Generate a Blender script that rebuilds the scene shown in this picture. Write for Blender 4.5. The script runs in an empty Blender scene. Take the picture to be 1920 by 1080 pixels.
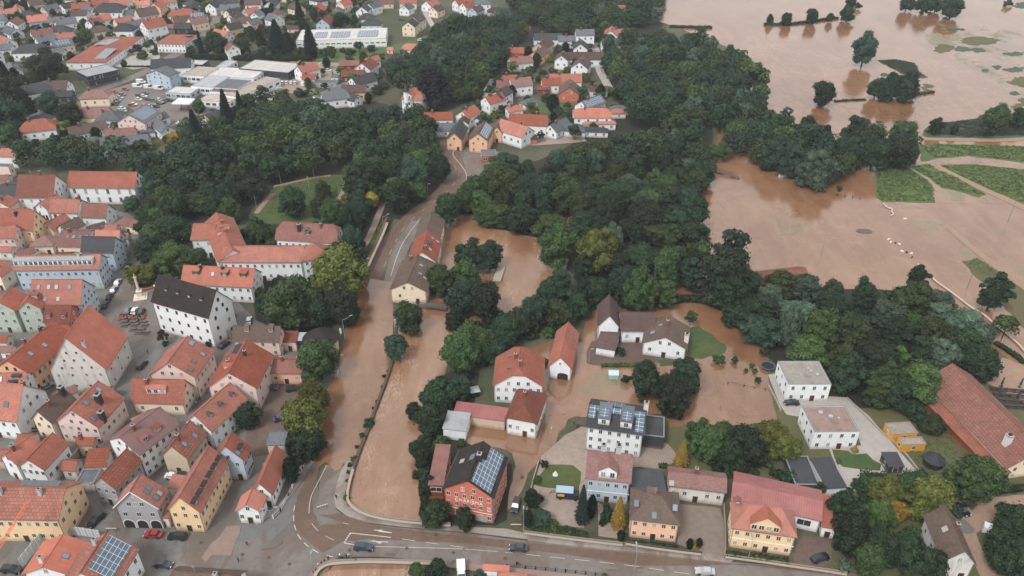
import bpy, math, random
import numpy as np
from mathutils import Vector, Matrix
S = bpy.context.scene
rad = math.radians
HAZE = 0.00009
# ---------------------------------------------------------------- camera
CAMH, PITCH, FPX = 150.0, rad(32.8), 1457.0
cam = bpy.data.objects.new('camera', bpy.data.cameras.new('camera'))
S.collection.objects.link(cam)
cam.location = (0, 0, CAMH); cam.rotation_euler = (rad(90) - PITCH, 0, 0)
cam.data.sensor_width = 36; cam.data.lens = 36 * FPX / 1920
cam.data.clip_start = 1; cam.data.clip_end = 20000
S.camera = cam
S.render.resolution_x, S.render.resolution_y = 1024, 576
# ---------------------------------------------------------------- sky, sun, exposure
SUN_EL, SUN_AZ = rad(52), rad(216)
w = bpy.data.worlds.new("World"); S.world = w; w.use_nodes = True
nt = w.node_tree; nt.nodes.clear()
sky = nt.nodes.new('ShaderNodeTexSky'); sky.sky_type = 'NISHITA'; sky.sun_disc = False
sky.sun_elevation = SUN_EL; sky.sun_rotation = SUN_AZ; sky.dust_density = 7; sky.air_density = 1.0
hs = nt.nodes.new('ShaderNodeHueSaturation'); hs.inputs['Saturation'].default_value = 0.2
bg = nt.nodes.new('ShaderNodeBackground'); bg.inputs[1].default_value = 0.09
wo = nt.nodes.new('ShaderNodeOutputWorld')
cl = nt.nodes.new('ShaderNodeMix'); cl.data_type = 'RGBA'; cl.inputs[0].default_value = .72; cl.inputs[7].default_value = (8.7, 8.65, 8.6, 1)   # the even cloud sheet
nt.links.new(sky.outputs[0], hs.inputs['Color']); nt.links.new(hs.outputs[0], cl.inputs[6]); nt.links.new(cl.outputs[2], bg.inputs[0]); nt.links.new(bg.outputs[0], wo.inputs[0])
sl = bpy.data.lights.new('sun', 'SUN'); sl.energy = 1.5; sl.angle = rad(14); sl.color = (1, 0.97, 0.93)
so = bpy.data.objects.new('sun', sl); S.collection.objects.link(so)
so.rotation_euler = (rad(90) - SUN_EL, 0, rad(180) - SUN_AZ)
S.view_settings.view_transform = 'Standard'; S.view_settings.look = 'None'
S.view_settings.exposure = 0.7; S.view_settings.gamma = 1
S.cycles.max_bounces = 5; S.cycles.diffuse_bounces = 2; S.cycles.glossy_bounces = 2; S.cycles.volume_bounces = 0
S.cycles.transmission_bounces = 2; S.cycles.transparent_max_bounces = 4
# ---------------------------------------------------------------- helpers
def G(px, py, z=0.0):
    """the point of the place, at height z, that the photograph's pixel (1920 wide) looks at"""
    x = (px - 960) / FPX; y = -(py - 540) / FPX
    d = Vector((x, math.cos(PITCH) + y * math.sin(PITCH), -math.sin(PITCH) + y * math.cos(PITCH)))
    t = (z - CAMH) / d.z
    return Vector((d.x * t, d.y * t, z))
def PX(x, y, z):
    d = Vector((x, y, z - CAMH)); f = d.y * math.cos(PITCH) - d.z * math.sin(PITCH); u = d.y * math.sin(PITCH) + d.z * math.cos(PITCH)
    return 960 + FPX * d.x / f, 540 - FPX * u / f
def P(t, x, y):
    return ((t % 4) * 480 + x / 4, (t // 4) * 270 + y / 4)
def T(t, *xy):
    return [P(t, xy[i], xy[i + 1]) for i in range(0, len(xy), 2)]
def lin(c):
    return tuple(((v / 255) / 12.92 if v <= 10 else (((v / 255) + .055) / 1.055) ** 2.4) for v in c) + (1,)
def link(o, parent=None):
    S.collection.objects.link(o)
    if parent: o.parent = parent
    return o
def tag(o, label=None, cat=None, group=None, kind=None):
    if label: o['label'] = label
    if cat: o['category'] = cat
    if group: o['group'] = group
    if kind: o['kind'] = kind
    return o
def empty(name, loc, rz=0):
    o = bpy.data.objects.new(name, None); link(o); o.location = loc; o.rotation_euler = (0, 0, rz); o.empty_display_size = .5
    return o
class MB:
    def __init__(s): s.v = []; s.f = []; s.m = []
    def add(s, vs, fs, mi=0):
        b = len(s.v); s.v += [tuple(p) for p in vs]; s.f += [tuple(i + b for i in f) for f in fs]; s.m += [mi] * len(fs); return s
    def box(s, x0, y0, z0, x1, y1, z1, mi=0, rz=None, c=None):
        vs = [(x0, y0, z0), (x1, y0, z0), (x1, y1, z0), (x0, y1, z0), (x0, y0, z1), (x1, y0, z1), (x1, y1, z1), (x0, y1, z1)]
        if rz is not None:
            ca, sa = math.cos(rz), math.sin(rz); cx, cy = c or (0, 0)
            vs = [(cx + (a - cx) * ca - (b - cy) * sa, cy + (a - cx) * sa + (b - cy) * ca, z) for a, b, z in vs]
        return s.add(vs, [(0, 3, 2, 1), (4, 5, 6, 7), (0, 1, 5, 4), (1, 2, 6, 5), (2, 3, 7, 6), (3, 0, 4, 7)], mi)
    def bar(s, a, b, r0, r1=None, n=6, mi=0):
        a, b = Vector(a), Vector(b); r1 = r0 if r1 is None else r1
        d = (b - a).normalized(); q = Vector((0, 0, 1)) if abs(d.z) < .9 else Vector((1, 0, 0))
        e = d.cross(q).normalized(); f = d.cross(e)
        vs = [c + (e * math.cos(6.2832 * i / n) + f * math.sin(6.2832 * i / n)) * r for c, r in ((a, r0), (b, r1)) for i in range(n)]
        fs = [(i, (i + 1) % n, n + (i + 1) % n, n + i) for i in range(n)] + [tuple(range(n))[::-1], tuple(range(n, 2 * n))]
        return s.add(vs, [tuple(reversed(x)) for x in fs], mi)
    def prism(s, poly, z0, z1, mi=0):
        n = len(poly)
        vs = [(p[0], p[1], z0) for p in poly] + [(p[0], p[1], z1) for p in poly]
        return s.add(vs, [tuple(range(n))[::-1], tuple(range(n, 2 * n))] + [(i, (i + 1) % n, n + (i + 1) % n, n + i) for i in range(n)], mi)
    def mesh(s, name, mats, smooth=False):
        me = bpy.data.meshes.new(name); me.from_pydata(s.v, [], s.f); me.update()
        for m in (mats if isinstance(mats, (list, tuple)) else [mats]): me.materials.append(m)
        me.polygons.foreach_set('material_index', s.m)
        if smooth: me.polygons.foreach_set('use_smooth', [True] * len(s.f))
        uv = me.uv_layers.new(name='UVMap').data
        for p in me.polygons:
            n = p.normal; t = Vector((-n.y, n.x, 0))
            t = t.normalized() if t.length > 1e-3 else Vector((1, 0, 0)); b = n.cross(t)
            for li in p.loop_indices:
                c = me.vertices[me.loops[li].vertex_index].co; uv[li].uv = (c.dot(t), c.dot(b))
        return me
    def build(s, name, mats, parent=None, smooth=False):
        return link(bpy.data.objects.new(name, s.mesh(name, mats, smooth)), parent)
def inst(name, me, parent, loc=(0, 0, 0), rz=0, mat=None):
    o = bpy.data.objects.new(name, me); link(o, parent); o.location = loc; o.rotation_euler = (0, 0, rz)
    if mat: o.material_slots[0].link = 'OBJECT'; o.material_slots[0].material = mat
    return o
# ---------------------------------------------------------------- materials
MATS = {}
class NT:
    def __init__(s, name):
        s.m = bpy.data.materials.new(name); s.m.use_nodes = True; s.t = s.m.node_tree
        s.p = s.t.nodes['Principled BSDF']
    def n(s, ty, **k):
        o = s.t.nodes.new('ShaderNode' + ty)
        for a, b in k.items(): setattr(o, a, b)
        return o
    def l(s, a, b): s.t.links.new(a, b)
    def coord(s, kind='Object', scale=None):
        c = s.n('TexCoord').outputs[kind]
        if scale:
            mp = s.n('Mapping'); mp.inputs['Scale'].default_value = scale; s.l(c, mp.inputs[0]); return mp.outputs[0]
        return c
    def world(s, scale=None, rot=0):
        c = s.n('NewGeometry').outputs['Position']
        mp = s.n('Mapping'); mp.inputs['Scale'].default_value = scale or (1, 1, 1); mp.inputs['Rotation'].default_value = (0, 0, rot); s.l(c, mp.inputs[0]); return mp.outputs[0]
    def noise(s, co, sc, det=3, rough=.6, dist=0):
        o = s.n('TexNoise'); o.inputs['Scale'].default_value = sc; o.inputs['Detail'].default_value = det
        o.inputs['Roughness'].default_value = rough; o.inputs['Distortion'].default_value = dist; s.l(co, o.inputs['Vector']); return o.outputs['Fac']
    def ramp(s, f, a, b):
        o = s.n('MapRange'); o.inputs[1].default_value = a; o.inputs[2].default_value = b; s.l(f, o.inputs[0]); return o.outputs[0]
    def mix(s, f, a, b, mode='MIX'):
        o = s.n('Mix', data_type='RGBA', blend_type=mode)
        for x, i in ((f, 0), (a, 6), (b, 7)):
            if isinstance(x, (int, float, tuple)): o.inputs[i].default_value = x
            else: s.l(x, o.inputs[i])
        return o.outputs[2]
    def math(s, op, a, b=0.0):
        o = s.n('Math', operation=op)
        for x, i in ((a, 0), (b, 1)):
            if isinstance(x, (int, float)): o.inputs[i].default_value = x
            else: s.l(x, o.inputs[i])
        return o.outputs[0]
    def bump(s, f, st, d=.1):
        o = s.n('Bump'); o.inputs['Strength'].default_value = st; o.inputs['Distance'].default_value = d
        s.l(f, o.inputs['Height']); s.l(o.outputs[0], s.p.inputs['Normal'])
    def out(s, col, rough=.8, spec=.3, metal=0):
        if isinstance(col, tuple): s.p.inputs['Base Color'].default_value = col
        else: s.l(col, s.p.inputs['Base Color'])
        if isinstance(rough, float): s.p.inputs['Roughness'].default_value = rough
        else: s.l(rough, s.p.inputs['Roughness'])
        s.p.inputs['Specular IOR Level'].default_value = spec; s.p.inputs['Metallic'].default_value = metal
        return s.m
def cache(f):
    def g(*a):
        k = (f.__name__,) + a
        if k not in MATS: MATS[k] = f(*a)
        return MATS[k]
    return g
def sc(c, k): return (c[0] * k, c[1] * k, c[2] * k, 1)
@cache
def plain(name, c, rough=.7, metal=0.0):
    m = NT(name); co = m.coord(); f = m.noise(co, 1.3, 4)
    return m.out(m.mix(f, sc(lin(c), .88), sc(lin(c), 1.1)), float(rough), .35, metal)
ROOFC = dict(red=(172, 90, 64), salmon=(192, 106, 80), bright=(206, 114, 88), brown=(102, 78, 72), dark=(70, 74, 78), darkred=(142, 78, 60),
             purple=(128, 88, 86), tile=(158, 80, 50), grey=(106, 114, 120), light=(168, 174, 178), white=(214, 210, 206), mauve=(148, 100, 94),
             black=(52, 44, 42), oldbrown=(108, 86, 74), gravel=(150, 122, 110), stain=(160, 152, 142), metalred=(158, 80, 76), sand=(190, 176, 162))
@cache
def roofmat(c, pat='tile'):
    m = NT('roof_' + c); base = lin(ROOFC[c]); uv = m.coord('UV'); ob = m.coord('Object')
    rnd = m.n('ObjectInfo').outputs['Random']
    big = m.ramp(m.noise(ob, .22, 5, .7), .3, .7); fine = m.noise(ob, 3.0, 3, .7)
    moss = m.ramp(m.noise(ob, .5, 6, .75, .6), .52, .72)
    streak = m.noise(m.coord('UV', (1.2, .12, 1)), 1.0, 4)
    col = m.mix(big, sc(base, .7), sc(base, 1.18))
    col = m.mix(m.math('MULTIPLY', fine, .8), col, sc(base, .62))
    col = m.mix(m.math('MULTIPLY', m.ramp(streak, .5, .75), .45), col, sc(base, .55))
    if pat != 'flat':
        bk = m.n('TexBrick'); m.l(uv, bk.inputs['Vector']); bk.inputs['Scale'].default_value = 1.0
        bw, bh, mo = {'tile': (.5, .42, .03), 'big': (.9, .8, .07), 'seam': (.6, 60, .05)}[pat]
        bk.inputs['Brick Width'].default_value = bw; bk.inputs['Row Height'].default_value = bh; bk.inputs['Mortar Size'].default_value = mo
        if pat == 'seam': bk.offset = 0
        bk.inputs['Color1'].default_value = (1.12, 1.12, 1.12, 1); bk.inputs['Color2'].default_value = (.8, .8, .8, 1); bk.inputs['Mortar'].default_value = (.45, .45, .45, 1)
        if pat == 'seam': bk.inputs['Color1'].default_value = bk.inputs['Color2'].default_value = (1, 1, 1, 1); bk.inputs['Mortar'].default_value = (.7, .7, .7, 1)
        col = m.mix(.75, col, bk.outputs['Color'], 'MULTIPLY'); m.bump(bk.outputs['Fac'], -.4, .05)
    if pat not in ('seam',):
        col = m.mix(m.math('MULTIPLY', moss, .6 if c in ('brown', 'oldbrown', 'black', 'darkred', 'stain', 'gravel', 'mauve') else .28), col, lin((74, 66, 54)))
    hsv = m.n('HueSaturation'); m.l(col, hsv.inputs['Color']); m.l(m.math('ADD', m.math('MULTIPLY', rnd, .3), .74), hsv.inputs['Value'])
    m.l(m.math('ADD', m.math('MULTIPLY', rnd, -.2), .96), hsv.inputs['Saturation'])
    return m.out(hsv.outputs[0], .55 if pat == 'seam' else .8, .3)
WALLC = dict(white=(226, 230, 232), cream=(232, 214, 192), yellow=(228, 198, 156), orange=(226, 182, 152), pink=(220, 198, 190), redwall=(190, 110, 92),
             bluegrey=(176, 192, 206), grey=(160, 160, 164), mint=(176, 188, 178), beige=(196, 180, 160), charcoal=(58, 64, 68), old=(206, 204, 200), wood=(120, 66, 44), brick=(176, 96, 72))
@cache
def wallmat(c):
    m = NT('render_' + c); base = lin(WALLC[c]); ob = m.coord('Object'); k = 1.0
    st = m.ramp(m.noise(m.coord('Object', (1, 1, .25)), .9, 6, .75), .5, .8)
    col = m.mix(m.noise(ob, .35, 4), sc(base, .84), sc(base, 1.08))
    col = m.mix(m.math('MULTIPLY', st, .75 if c == 'old' else .25), col, lin((92, 88, 84)) if c == 'old' else sc(base, .5))
    # rising damp line: real dirt kept low on the wall by the flood and rain
    z = m.n('SeparateXYZ'); m.l(ob, z.inputs[0])
    dirt = m.math('MULTIPLY', m.ramp(m.math('ADD', z.outputs[2], m.math('MULTIPLY', m.noise(ob, 1.0, 3), -1.2)), .75, -.25), .55)
    col = m.mix(dirt, col, lin((128, 104, 86)))
    return m.out(col, .9, .2)
@cache
def glass(c=(38, 44, 50)):
    m = NT('window_glass'); r_ = m.n('ObjectInfo').outputs['Random']      # some panes have pale blinds or curtains behind them
    return m.out(m.mix(m.math('GREATER_THAN', r_, .8), m.mix(r_, lin(c), lin((66, 74, 80))), lin((150, 150, 146))), .15, .5)
@cache
def solar():
    m = NT('solar_glass'); uv = m.coord('UV'); bk = m.n('TexBrick'); m.l(uv, bk.inputs['Vector']); bk.offset = 0
    bk.inputs['Scale'].default_value = 1; bk.inputs['Brick Width'].default_value = 1.7; bk.inputs['Row Height'].default_value = 1.05; bk.inputs['Mortar Size'].default_value = .05
    bk.inputs['Color1'].default_value = lin((70, 88, 104)); bk.inputs['Color2'].default_value = lin((82, 100, 118)); bk.inputs['Mortar'].default_value = lin((190, 196, 200))
    return m.out(bk.outputs['Color'], .2, .7)
FOL = dict(dark=((18, 34, 25), (54, 78, 46)), mid=((28, 48, 28), (78, 100, 52)), teal=((24, 46, 36), (62, 88, 66)), yellow=((46, 60, 28), (122, 130, 56)),
           willow=((44, 64, 52), (96, 118, 94)), gold=((96, 84, 28), (176, 146, 60)), copper=((14, 16, 20), (24, 26, 30)), lime=((42, 62, 32), (88, 110, 56)), fir=((18, 34, 30), (34, 54, 46)), meadow=((66, 92, 52), (120, 138, 78)))
@cache
def foliage(c):
    m = NT('foliage_' + c); a, b = FOL[c]
    isl = m.n('NewGeometry').outputs['Random Per Island']; rnd = m.n('ObjectInfo').outputs['Random']
    cl = m.ramp(m.noise(m.coord('Object'), .35, 3), .35, .68)
    f = m.math('ADD', m.math('MULTIPLY', isl, .5), m.math('MULTIPLY', cl, .55))
    col = m.mix(f, lin(a), lin(b))
    hsv = m.n('HueSaturation'); m.l(col, hsv.inputs['Color'])
    m.l(m.math('ADD', m.math('MULTIPLY', rnd, .7), .42), hsv.inputs['Value']); m.l(m.math('ADD', m.math('MULTIPLY', rnd, .04), .475), hsv.inputs['Hue'])
    m.out(hsv.outputs[0], .6, .25)
    tr = m.n('BsdfTranslucent'); m.l(hsv.outputs[0], tr.inputs[0]); mx = m.n('MixShader'); mx.inputs[0].default_value = .15
    m.l(m.p.outputs[0], mx.inputs[1]); m.l(tr.outputs[0], mx.inputs[2]); m.l(mx.outputs[0], m.t.nodes['Material Output'].inputs[0])
    return m.m
@cache
def groundmat(kind):
    m = NT('ground_' + kind); co = m.world(); n1 = m.noise(co, .04, 6, .7); n2 = m.noise(co, .6, 5, .7); n3 = m.noise(co, 3.5, 3, .7)
    big = m.ramp(n1, .35, .65)
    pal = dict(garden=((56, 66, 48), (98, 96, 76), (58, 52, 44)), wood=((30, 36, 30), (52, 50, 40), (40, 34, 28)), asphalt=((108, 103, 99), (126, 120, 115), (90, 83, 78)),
               wet=((98, 80, 70), (116, 96, 84), (76, 61, 53)), cobble=((102, 104, 102), (118, 117, 114), (80, 80, 78)), pave=((140, 133, 127), (154, 146, 138), (110, 104, 98)),
               lot=((154, 150, 146), (168, 163, 157), (134, 129, 124)), yard=((118, 106, 98), (134, 120, 110), (98, 88, 82)), grass=((56, 66, 46), (80, 86, 60), (70, 64, 52)), meadow=((66, 88, 50), (92, 106, 58), (58, 80, 50)), gravel=((140, 126, 116), (158, 145, 134), (112, 98, 88)),
               sand=((156, 130, 114), (144, 120, 104), (120, 100, 86)), mudyard=((92, 76, 70), (112, 96, 88), (74, 60, 54)), reed=((52, 74, 58), (74, 92, 66), (60, 76, 66)),
               lawn=((54, 80, 46), (88, 92, 48), (46, 60, 38)), pink=((130, 112, 104), (144, 124, 115), (112, 98, 92)), mudyellow=((84, 84, 56), (70, 80, 50), (104, 88, 66)))[kind]
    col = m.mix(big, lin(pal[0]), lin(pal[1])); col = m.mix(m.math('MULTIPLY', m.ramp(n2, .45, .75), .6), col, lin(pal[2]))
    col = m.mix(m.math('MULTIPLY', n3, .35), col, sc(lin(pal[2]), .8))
    r = .85
    if kind in ('asphalt', 'wet', 'cobble', 'pave'):
        wet = m.ramp(m.noise(m.world((1, .5, 1), .4), .12, 5, .6, 1.0), .48, .56); col = m.mix(m.math('MULTIPLY', wet, .5), col, lin((92, 74, 64)))
        r = m.math('SUBTRACT', .75, m.math('MULTIPLY', wet, .3))
    m.bump(n2, .3, .3 if kind in ('meadow', 'reed', 'grass', 'garden') else .03)
    return m.out(col, r, .3)
@cache
def watermat(kind):
    m = NT('muddy_' + kind); co = m.world()
    big = m.ramp(m.noise(co, .018, 4, .6, .8), .35, .65); med = m.noise(m.world((1, 1, 1), .3), .12, 4, .6, 1.2)
    a, b = (lin((132, 97, 72)), lin((118, 84, 60))) if kind == 'river' else (lin((130, 95, 71)), lin((108, 75, 51)))
    col = m.mix(big, a, b); col = m.mix(m.math('MULTIPLY', m.ramp(med, .5, .8), .35), col, lin((158, 128, 108)))
    sk = m.ramp(m.noise(m.world((.05, .012, 1), -.5), 1.0, 7, .7, 2.5), .42, .66); col = m.mix(m.math('MULTIPLY', sk, .4), col, lin((150, 118, 94)))      # silt drawn out by the current
    dk_ = m.ramp(m.noise(m.world((.03, .015, 1), .3), 1.0, 5, .65, 1.5), .5, .7); col = m.mix(m.math('MULTIPLY', dk_, .35), col, lin((104, 72, 50)))
    rough = m.math('ADD', .07, m.math('MULTIPLY', m.noise(m.world((.02, .05, 1)), 1.0, 4), .12)); st = .08
    if kind == 'river':
        f = m.noise(m.world((.55, .14, 1), -.16), 1.0, 8, .72, 1.6); foam = m.ramp(m.math('ABSOLUTE', m.math('SUBTRACT', f, .5)), .024, .0)
        patch = m.ramp(m.noise(m.world((1, .35, 1), -.16), .09, 3), .46, .6)
        col = m.mix(m.math('MULTIPLY', m.math('MULTIPLY', foam, patch), .5), col, lin((214, 188, 168))); rough = .22; st = .3
    if kind == 'marsh':
        # drowned grass showing through shallow water
        g = m.noise(m.world((1, .8, 1), .5), .05, 8, .75, 1.0); msk = m.ramp(g, .5, .62)
        gc = m.mix(m.noise(co, .25, 4), lin((112, 116, 84)), lin((84, 104, 74))); col = m.mix(m.math('MULTIPLY', msk, .8), col, gc)
        rough = m.math('ADD', .1, m.math('MULTIPLY', msk, .6))
    rp = m.noise(m.world((.7, 1.3, 1), .2), 1.6, 4, .6, .3); m.bump(rp, st, .08)
    m.p.inputs['IOR'].default_value = 1.85
    return m.out(col, rough, .5)
# ---------------------------------------------------------------- ground sheets
FOOT = []            # footprints taken (centre, radius) for the planting to avoid
KEEP = []            # polygons kept clear of planted trees
def inpoly(x, y, poly):
    c = False; j = len(poly) - 1
    for i in range(len(poly)):
        a, b = poly[i], poly[j]
        if (a[1] > y) != (b[1] > y) and x < (b[0] - a[0]) * (y - a[1]) / (b[1] - a[1]) + a[0]: c = not c
        j = i
    return c
def fractal(poly, rough, it=4, rng=None, closed=True):
    rng = rng or random.Random(7)
    for _ in range(it):
        out = []; n = len(poly)
        for i in range(n if closed else n - 1):
            a, b = poly[i], poly[(i + 1) % n]; d = b - a; m = (a + b) / 2
            if d.length > 3: m = m + Vector((-d.y, d.x, 0)).normalized() * rng.uniform(-1, 1) * min(d.length * .5, rough)
            out += [a, m]
        if not closed: out.append(poly[-1])
        poly = out; rough *= .6
    return poly
NSH = [0]
def sheet(name, pts, z, mat, rough=0, keep=False, thick=0.0, name2=None):
    NSH[0] += 1; z += (NSH[0] % 9) * .004
    from mathutils.geometry import tessellate_polygon
    poly = [G(a, b, z) for a, b in pts]
    if keep: KEEP.append([(p.x, p.y) for p in poly])
    if rough: poly = fractal(poly, rough, 4, random.Random(len(pts) * 7 + int(pts[0][0])))
    tri = tessellate_polygon([poly])
    mb = MB(); n = len(poly)
    fs = []
    for t in tri:
        a, b, c = (poly[i] for i in t)
        fs.append(t if (b - a).cross(c - a).z > 0 else (t[0], t[2], t[1]))
    mb.add(poly, fs)
    if thick:
        mb.add(poly + [Vector((p.x, p.y, z - thick)) for p in poly], [(i, (i + 1) % n, n + (i + 1) % n, n + i) for i in range(n)])
    o = mb.build(name, mat); tag(o, kind='structure'); return o
def strip(pts, wd, z):
    ps = [G(a, b, z) for a, b in pts]; L, R = [], []
    for i, p in enumerate(ps):
        d = (ps[min(i + 1, len(ps) - 1)] - ps[max(i - 1, 0)]).normalized(); n = Vector((-d.y, d.x, 0)) * wd / 2
        L.append(p + n); R.append(p - n)
    return L, R
def smooth(pts, it=2):
    for _ in range(it):
        out = [pts[0]]
        for i in range(len(pts) - 1):
            a, b = pts[i], pts[i + 1]
            out += [tuple(a[k] * .75 + b[k] * .25 for k in range(len(a))), tuple(a[k] * .25 + b[k] * .75 for k in range(len(a)))]
        pts = out + [pts[-1]]
    return pts
def road(name, pts, wd, z, mat, keep=True):
    NSH[0] += 1; z += (NSH[0] % 9) * .004
    pts = smooth(pts); L, R = strip(pts, wd, z); mb = MB(); n = len(L)
    mb.add(L + R, [(i, n + i, n + i + 1, i + 1) for i in range(n - 1)])
    if keep: KEEP.append([(p.x, p.y) for p in L] + [(p.x, p.y) for p in reversed(R)])
    return tag(mb.build(name, mat), kind='structure')
def wallrun(name, pts, wd, h, mat, label, cat, z=0.0, cap=None, sm=True):
    pts = smooth(pts, 1) if sm else pts; L, R = strip(pts, wd, z); n = len(L); mb = MB()
    up = lambda P_, dz: [p + Vector((0, 0, dz)) for p in P_]
    v = up(L, -.2) + up(R, -.2) + up(L, h) + up(R, h); fs = []
    for i in range(n - 1):
        fs += [(i, i + 1, 2 * n + i + 1, 2 * n + i), (n + i + 1, n + i, 3 * n + i, 3 * n + i + 1), (2 * n + i, 2 * n + i + 1, 3 * n + i + 1, 3 * n + i)]
    fs += [(0, 2 * n, 3 * n, n), (n - 1, 2 * n - 1, 4 * n - 1, 3 * n - 1)]
    mb.add(v, [f[::-1] for f in fs]); o = mb.build(name, mat); tag(o, label, cat)
    if cap:
        L2, R2 = strip(pts, wd + .2, z + h); m2 = MB(); v = L2 + R2 + up(L2, .12) + up(R2, .12); fs = []
        for i in range(n - 1):
            fs += [(i, i + 1, 2 * n + i + 1, 2 * n + i), (n + i + 1, n + i, 3 * n + i, 3 * n + i + 1), (2 * n + i, 2 * n + i + 1, 3 * n + i + 1, 3 * n + i), (i, n + i, n + i + 1, i + 1)]
        m2.add(v, [f[::-1] for f in fs]); m2.build('coping', cap, o)
    return o
# ---------------------------------------------------------------- buildings
WIN = {}
def win_mesh(w, h, st='w'):
    k = (w, h, st)
    if k not in WIN:
        mb = MB(); fr = .06
        fc = {'w': (205, 205, 200), 'd': (70, 52, 44), 'g': (120, 150, 140)}[st]
        mb.box(-w / 2 - fr, -.05, -h / 2 - fr, w / 2 + fr, .02, h / 2 + fr, 0)
        for s in (-1, 1): mb.box(min(s * .05, s * (w / 2)), -.07, -h / 2 + .03, max(s * .05, s * (w / 2)), -.05, h / 2 - .03, 1)
        mb.box(-w / 2 - .1, -.12, -h / 2 - .14, w / 2 + .1, .02, -h / 2 - fr - .005, 2)
        WIN[k] = mb.mesh('window', [plain('window_frame', fc, .6), glass(), plain('window_sill', (180, 176, 170), .8)])
    return WIN[k]
def door_mesh(w=1.2, h=2.2, c=(66, 44, 36)):
    k = ('door', w, h, c)
    if k not in WIN:
        mb = MB(); mb.box(-w / 2 - .12, -.06, 0, w / 2 + .12, .02, h + .12, 0); mb.box(-w / 2, -.09, .05, w / 2, -.06, h, 1)
        WIN[k] = mb.mesh('door', [plain('door_frame', (190, 184, 176), .7), plain('door_leaf', c, .5)])
    return WIN[k]
CH = {}
def chimney(root, x, y, z, rz=0, c='brick', big=1.0):
    k = (c, big)
    if k not in CH:
        col = dict(brick=(120, 68, 56), dark=(46, 46, 50), white=(205, 200, 196), metal=(170, 176, 180))[c]
        a = .38 * big; mb = MB().box(-a, -a, -1.6, a, a, 1.25 * big); mb.box(-a - .07, -a - .07, 1.25 * big, a + .07, a + .07, 1.4 * big, 1)
        mb.box(-a * .5, -a * .5, 1.4 * big, a * .5, a * .5, 1.6 * big, 2)
        CH[k] = mb.mesh('chimney', [plain('chimney_' + c, col), plain('chimney_cap', (150, 146, 142)), plain('soot', (30, 28, 28))])
    return inst('chimney', CH[k], root, (x, y, z), rz)
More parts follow.
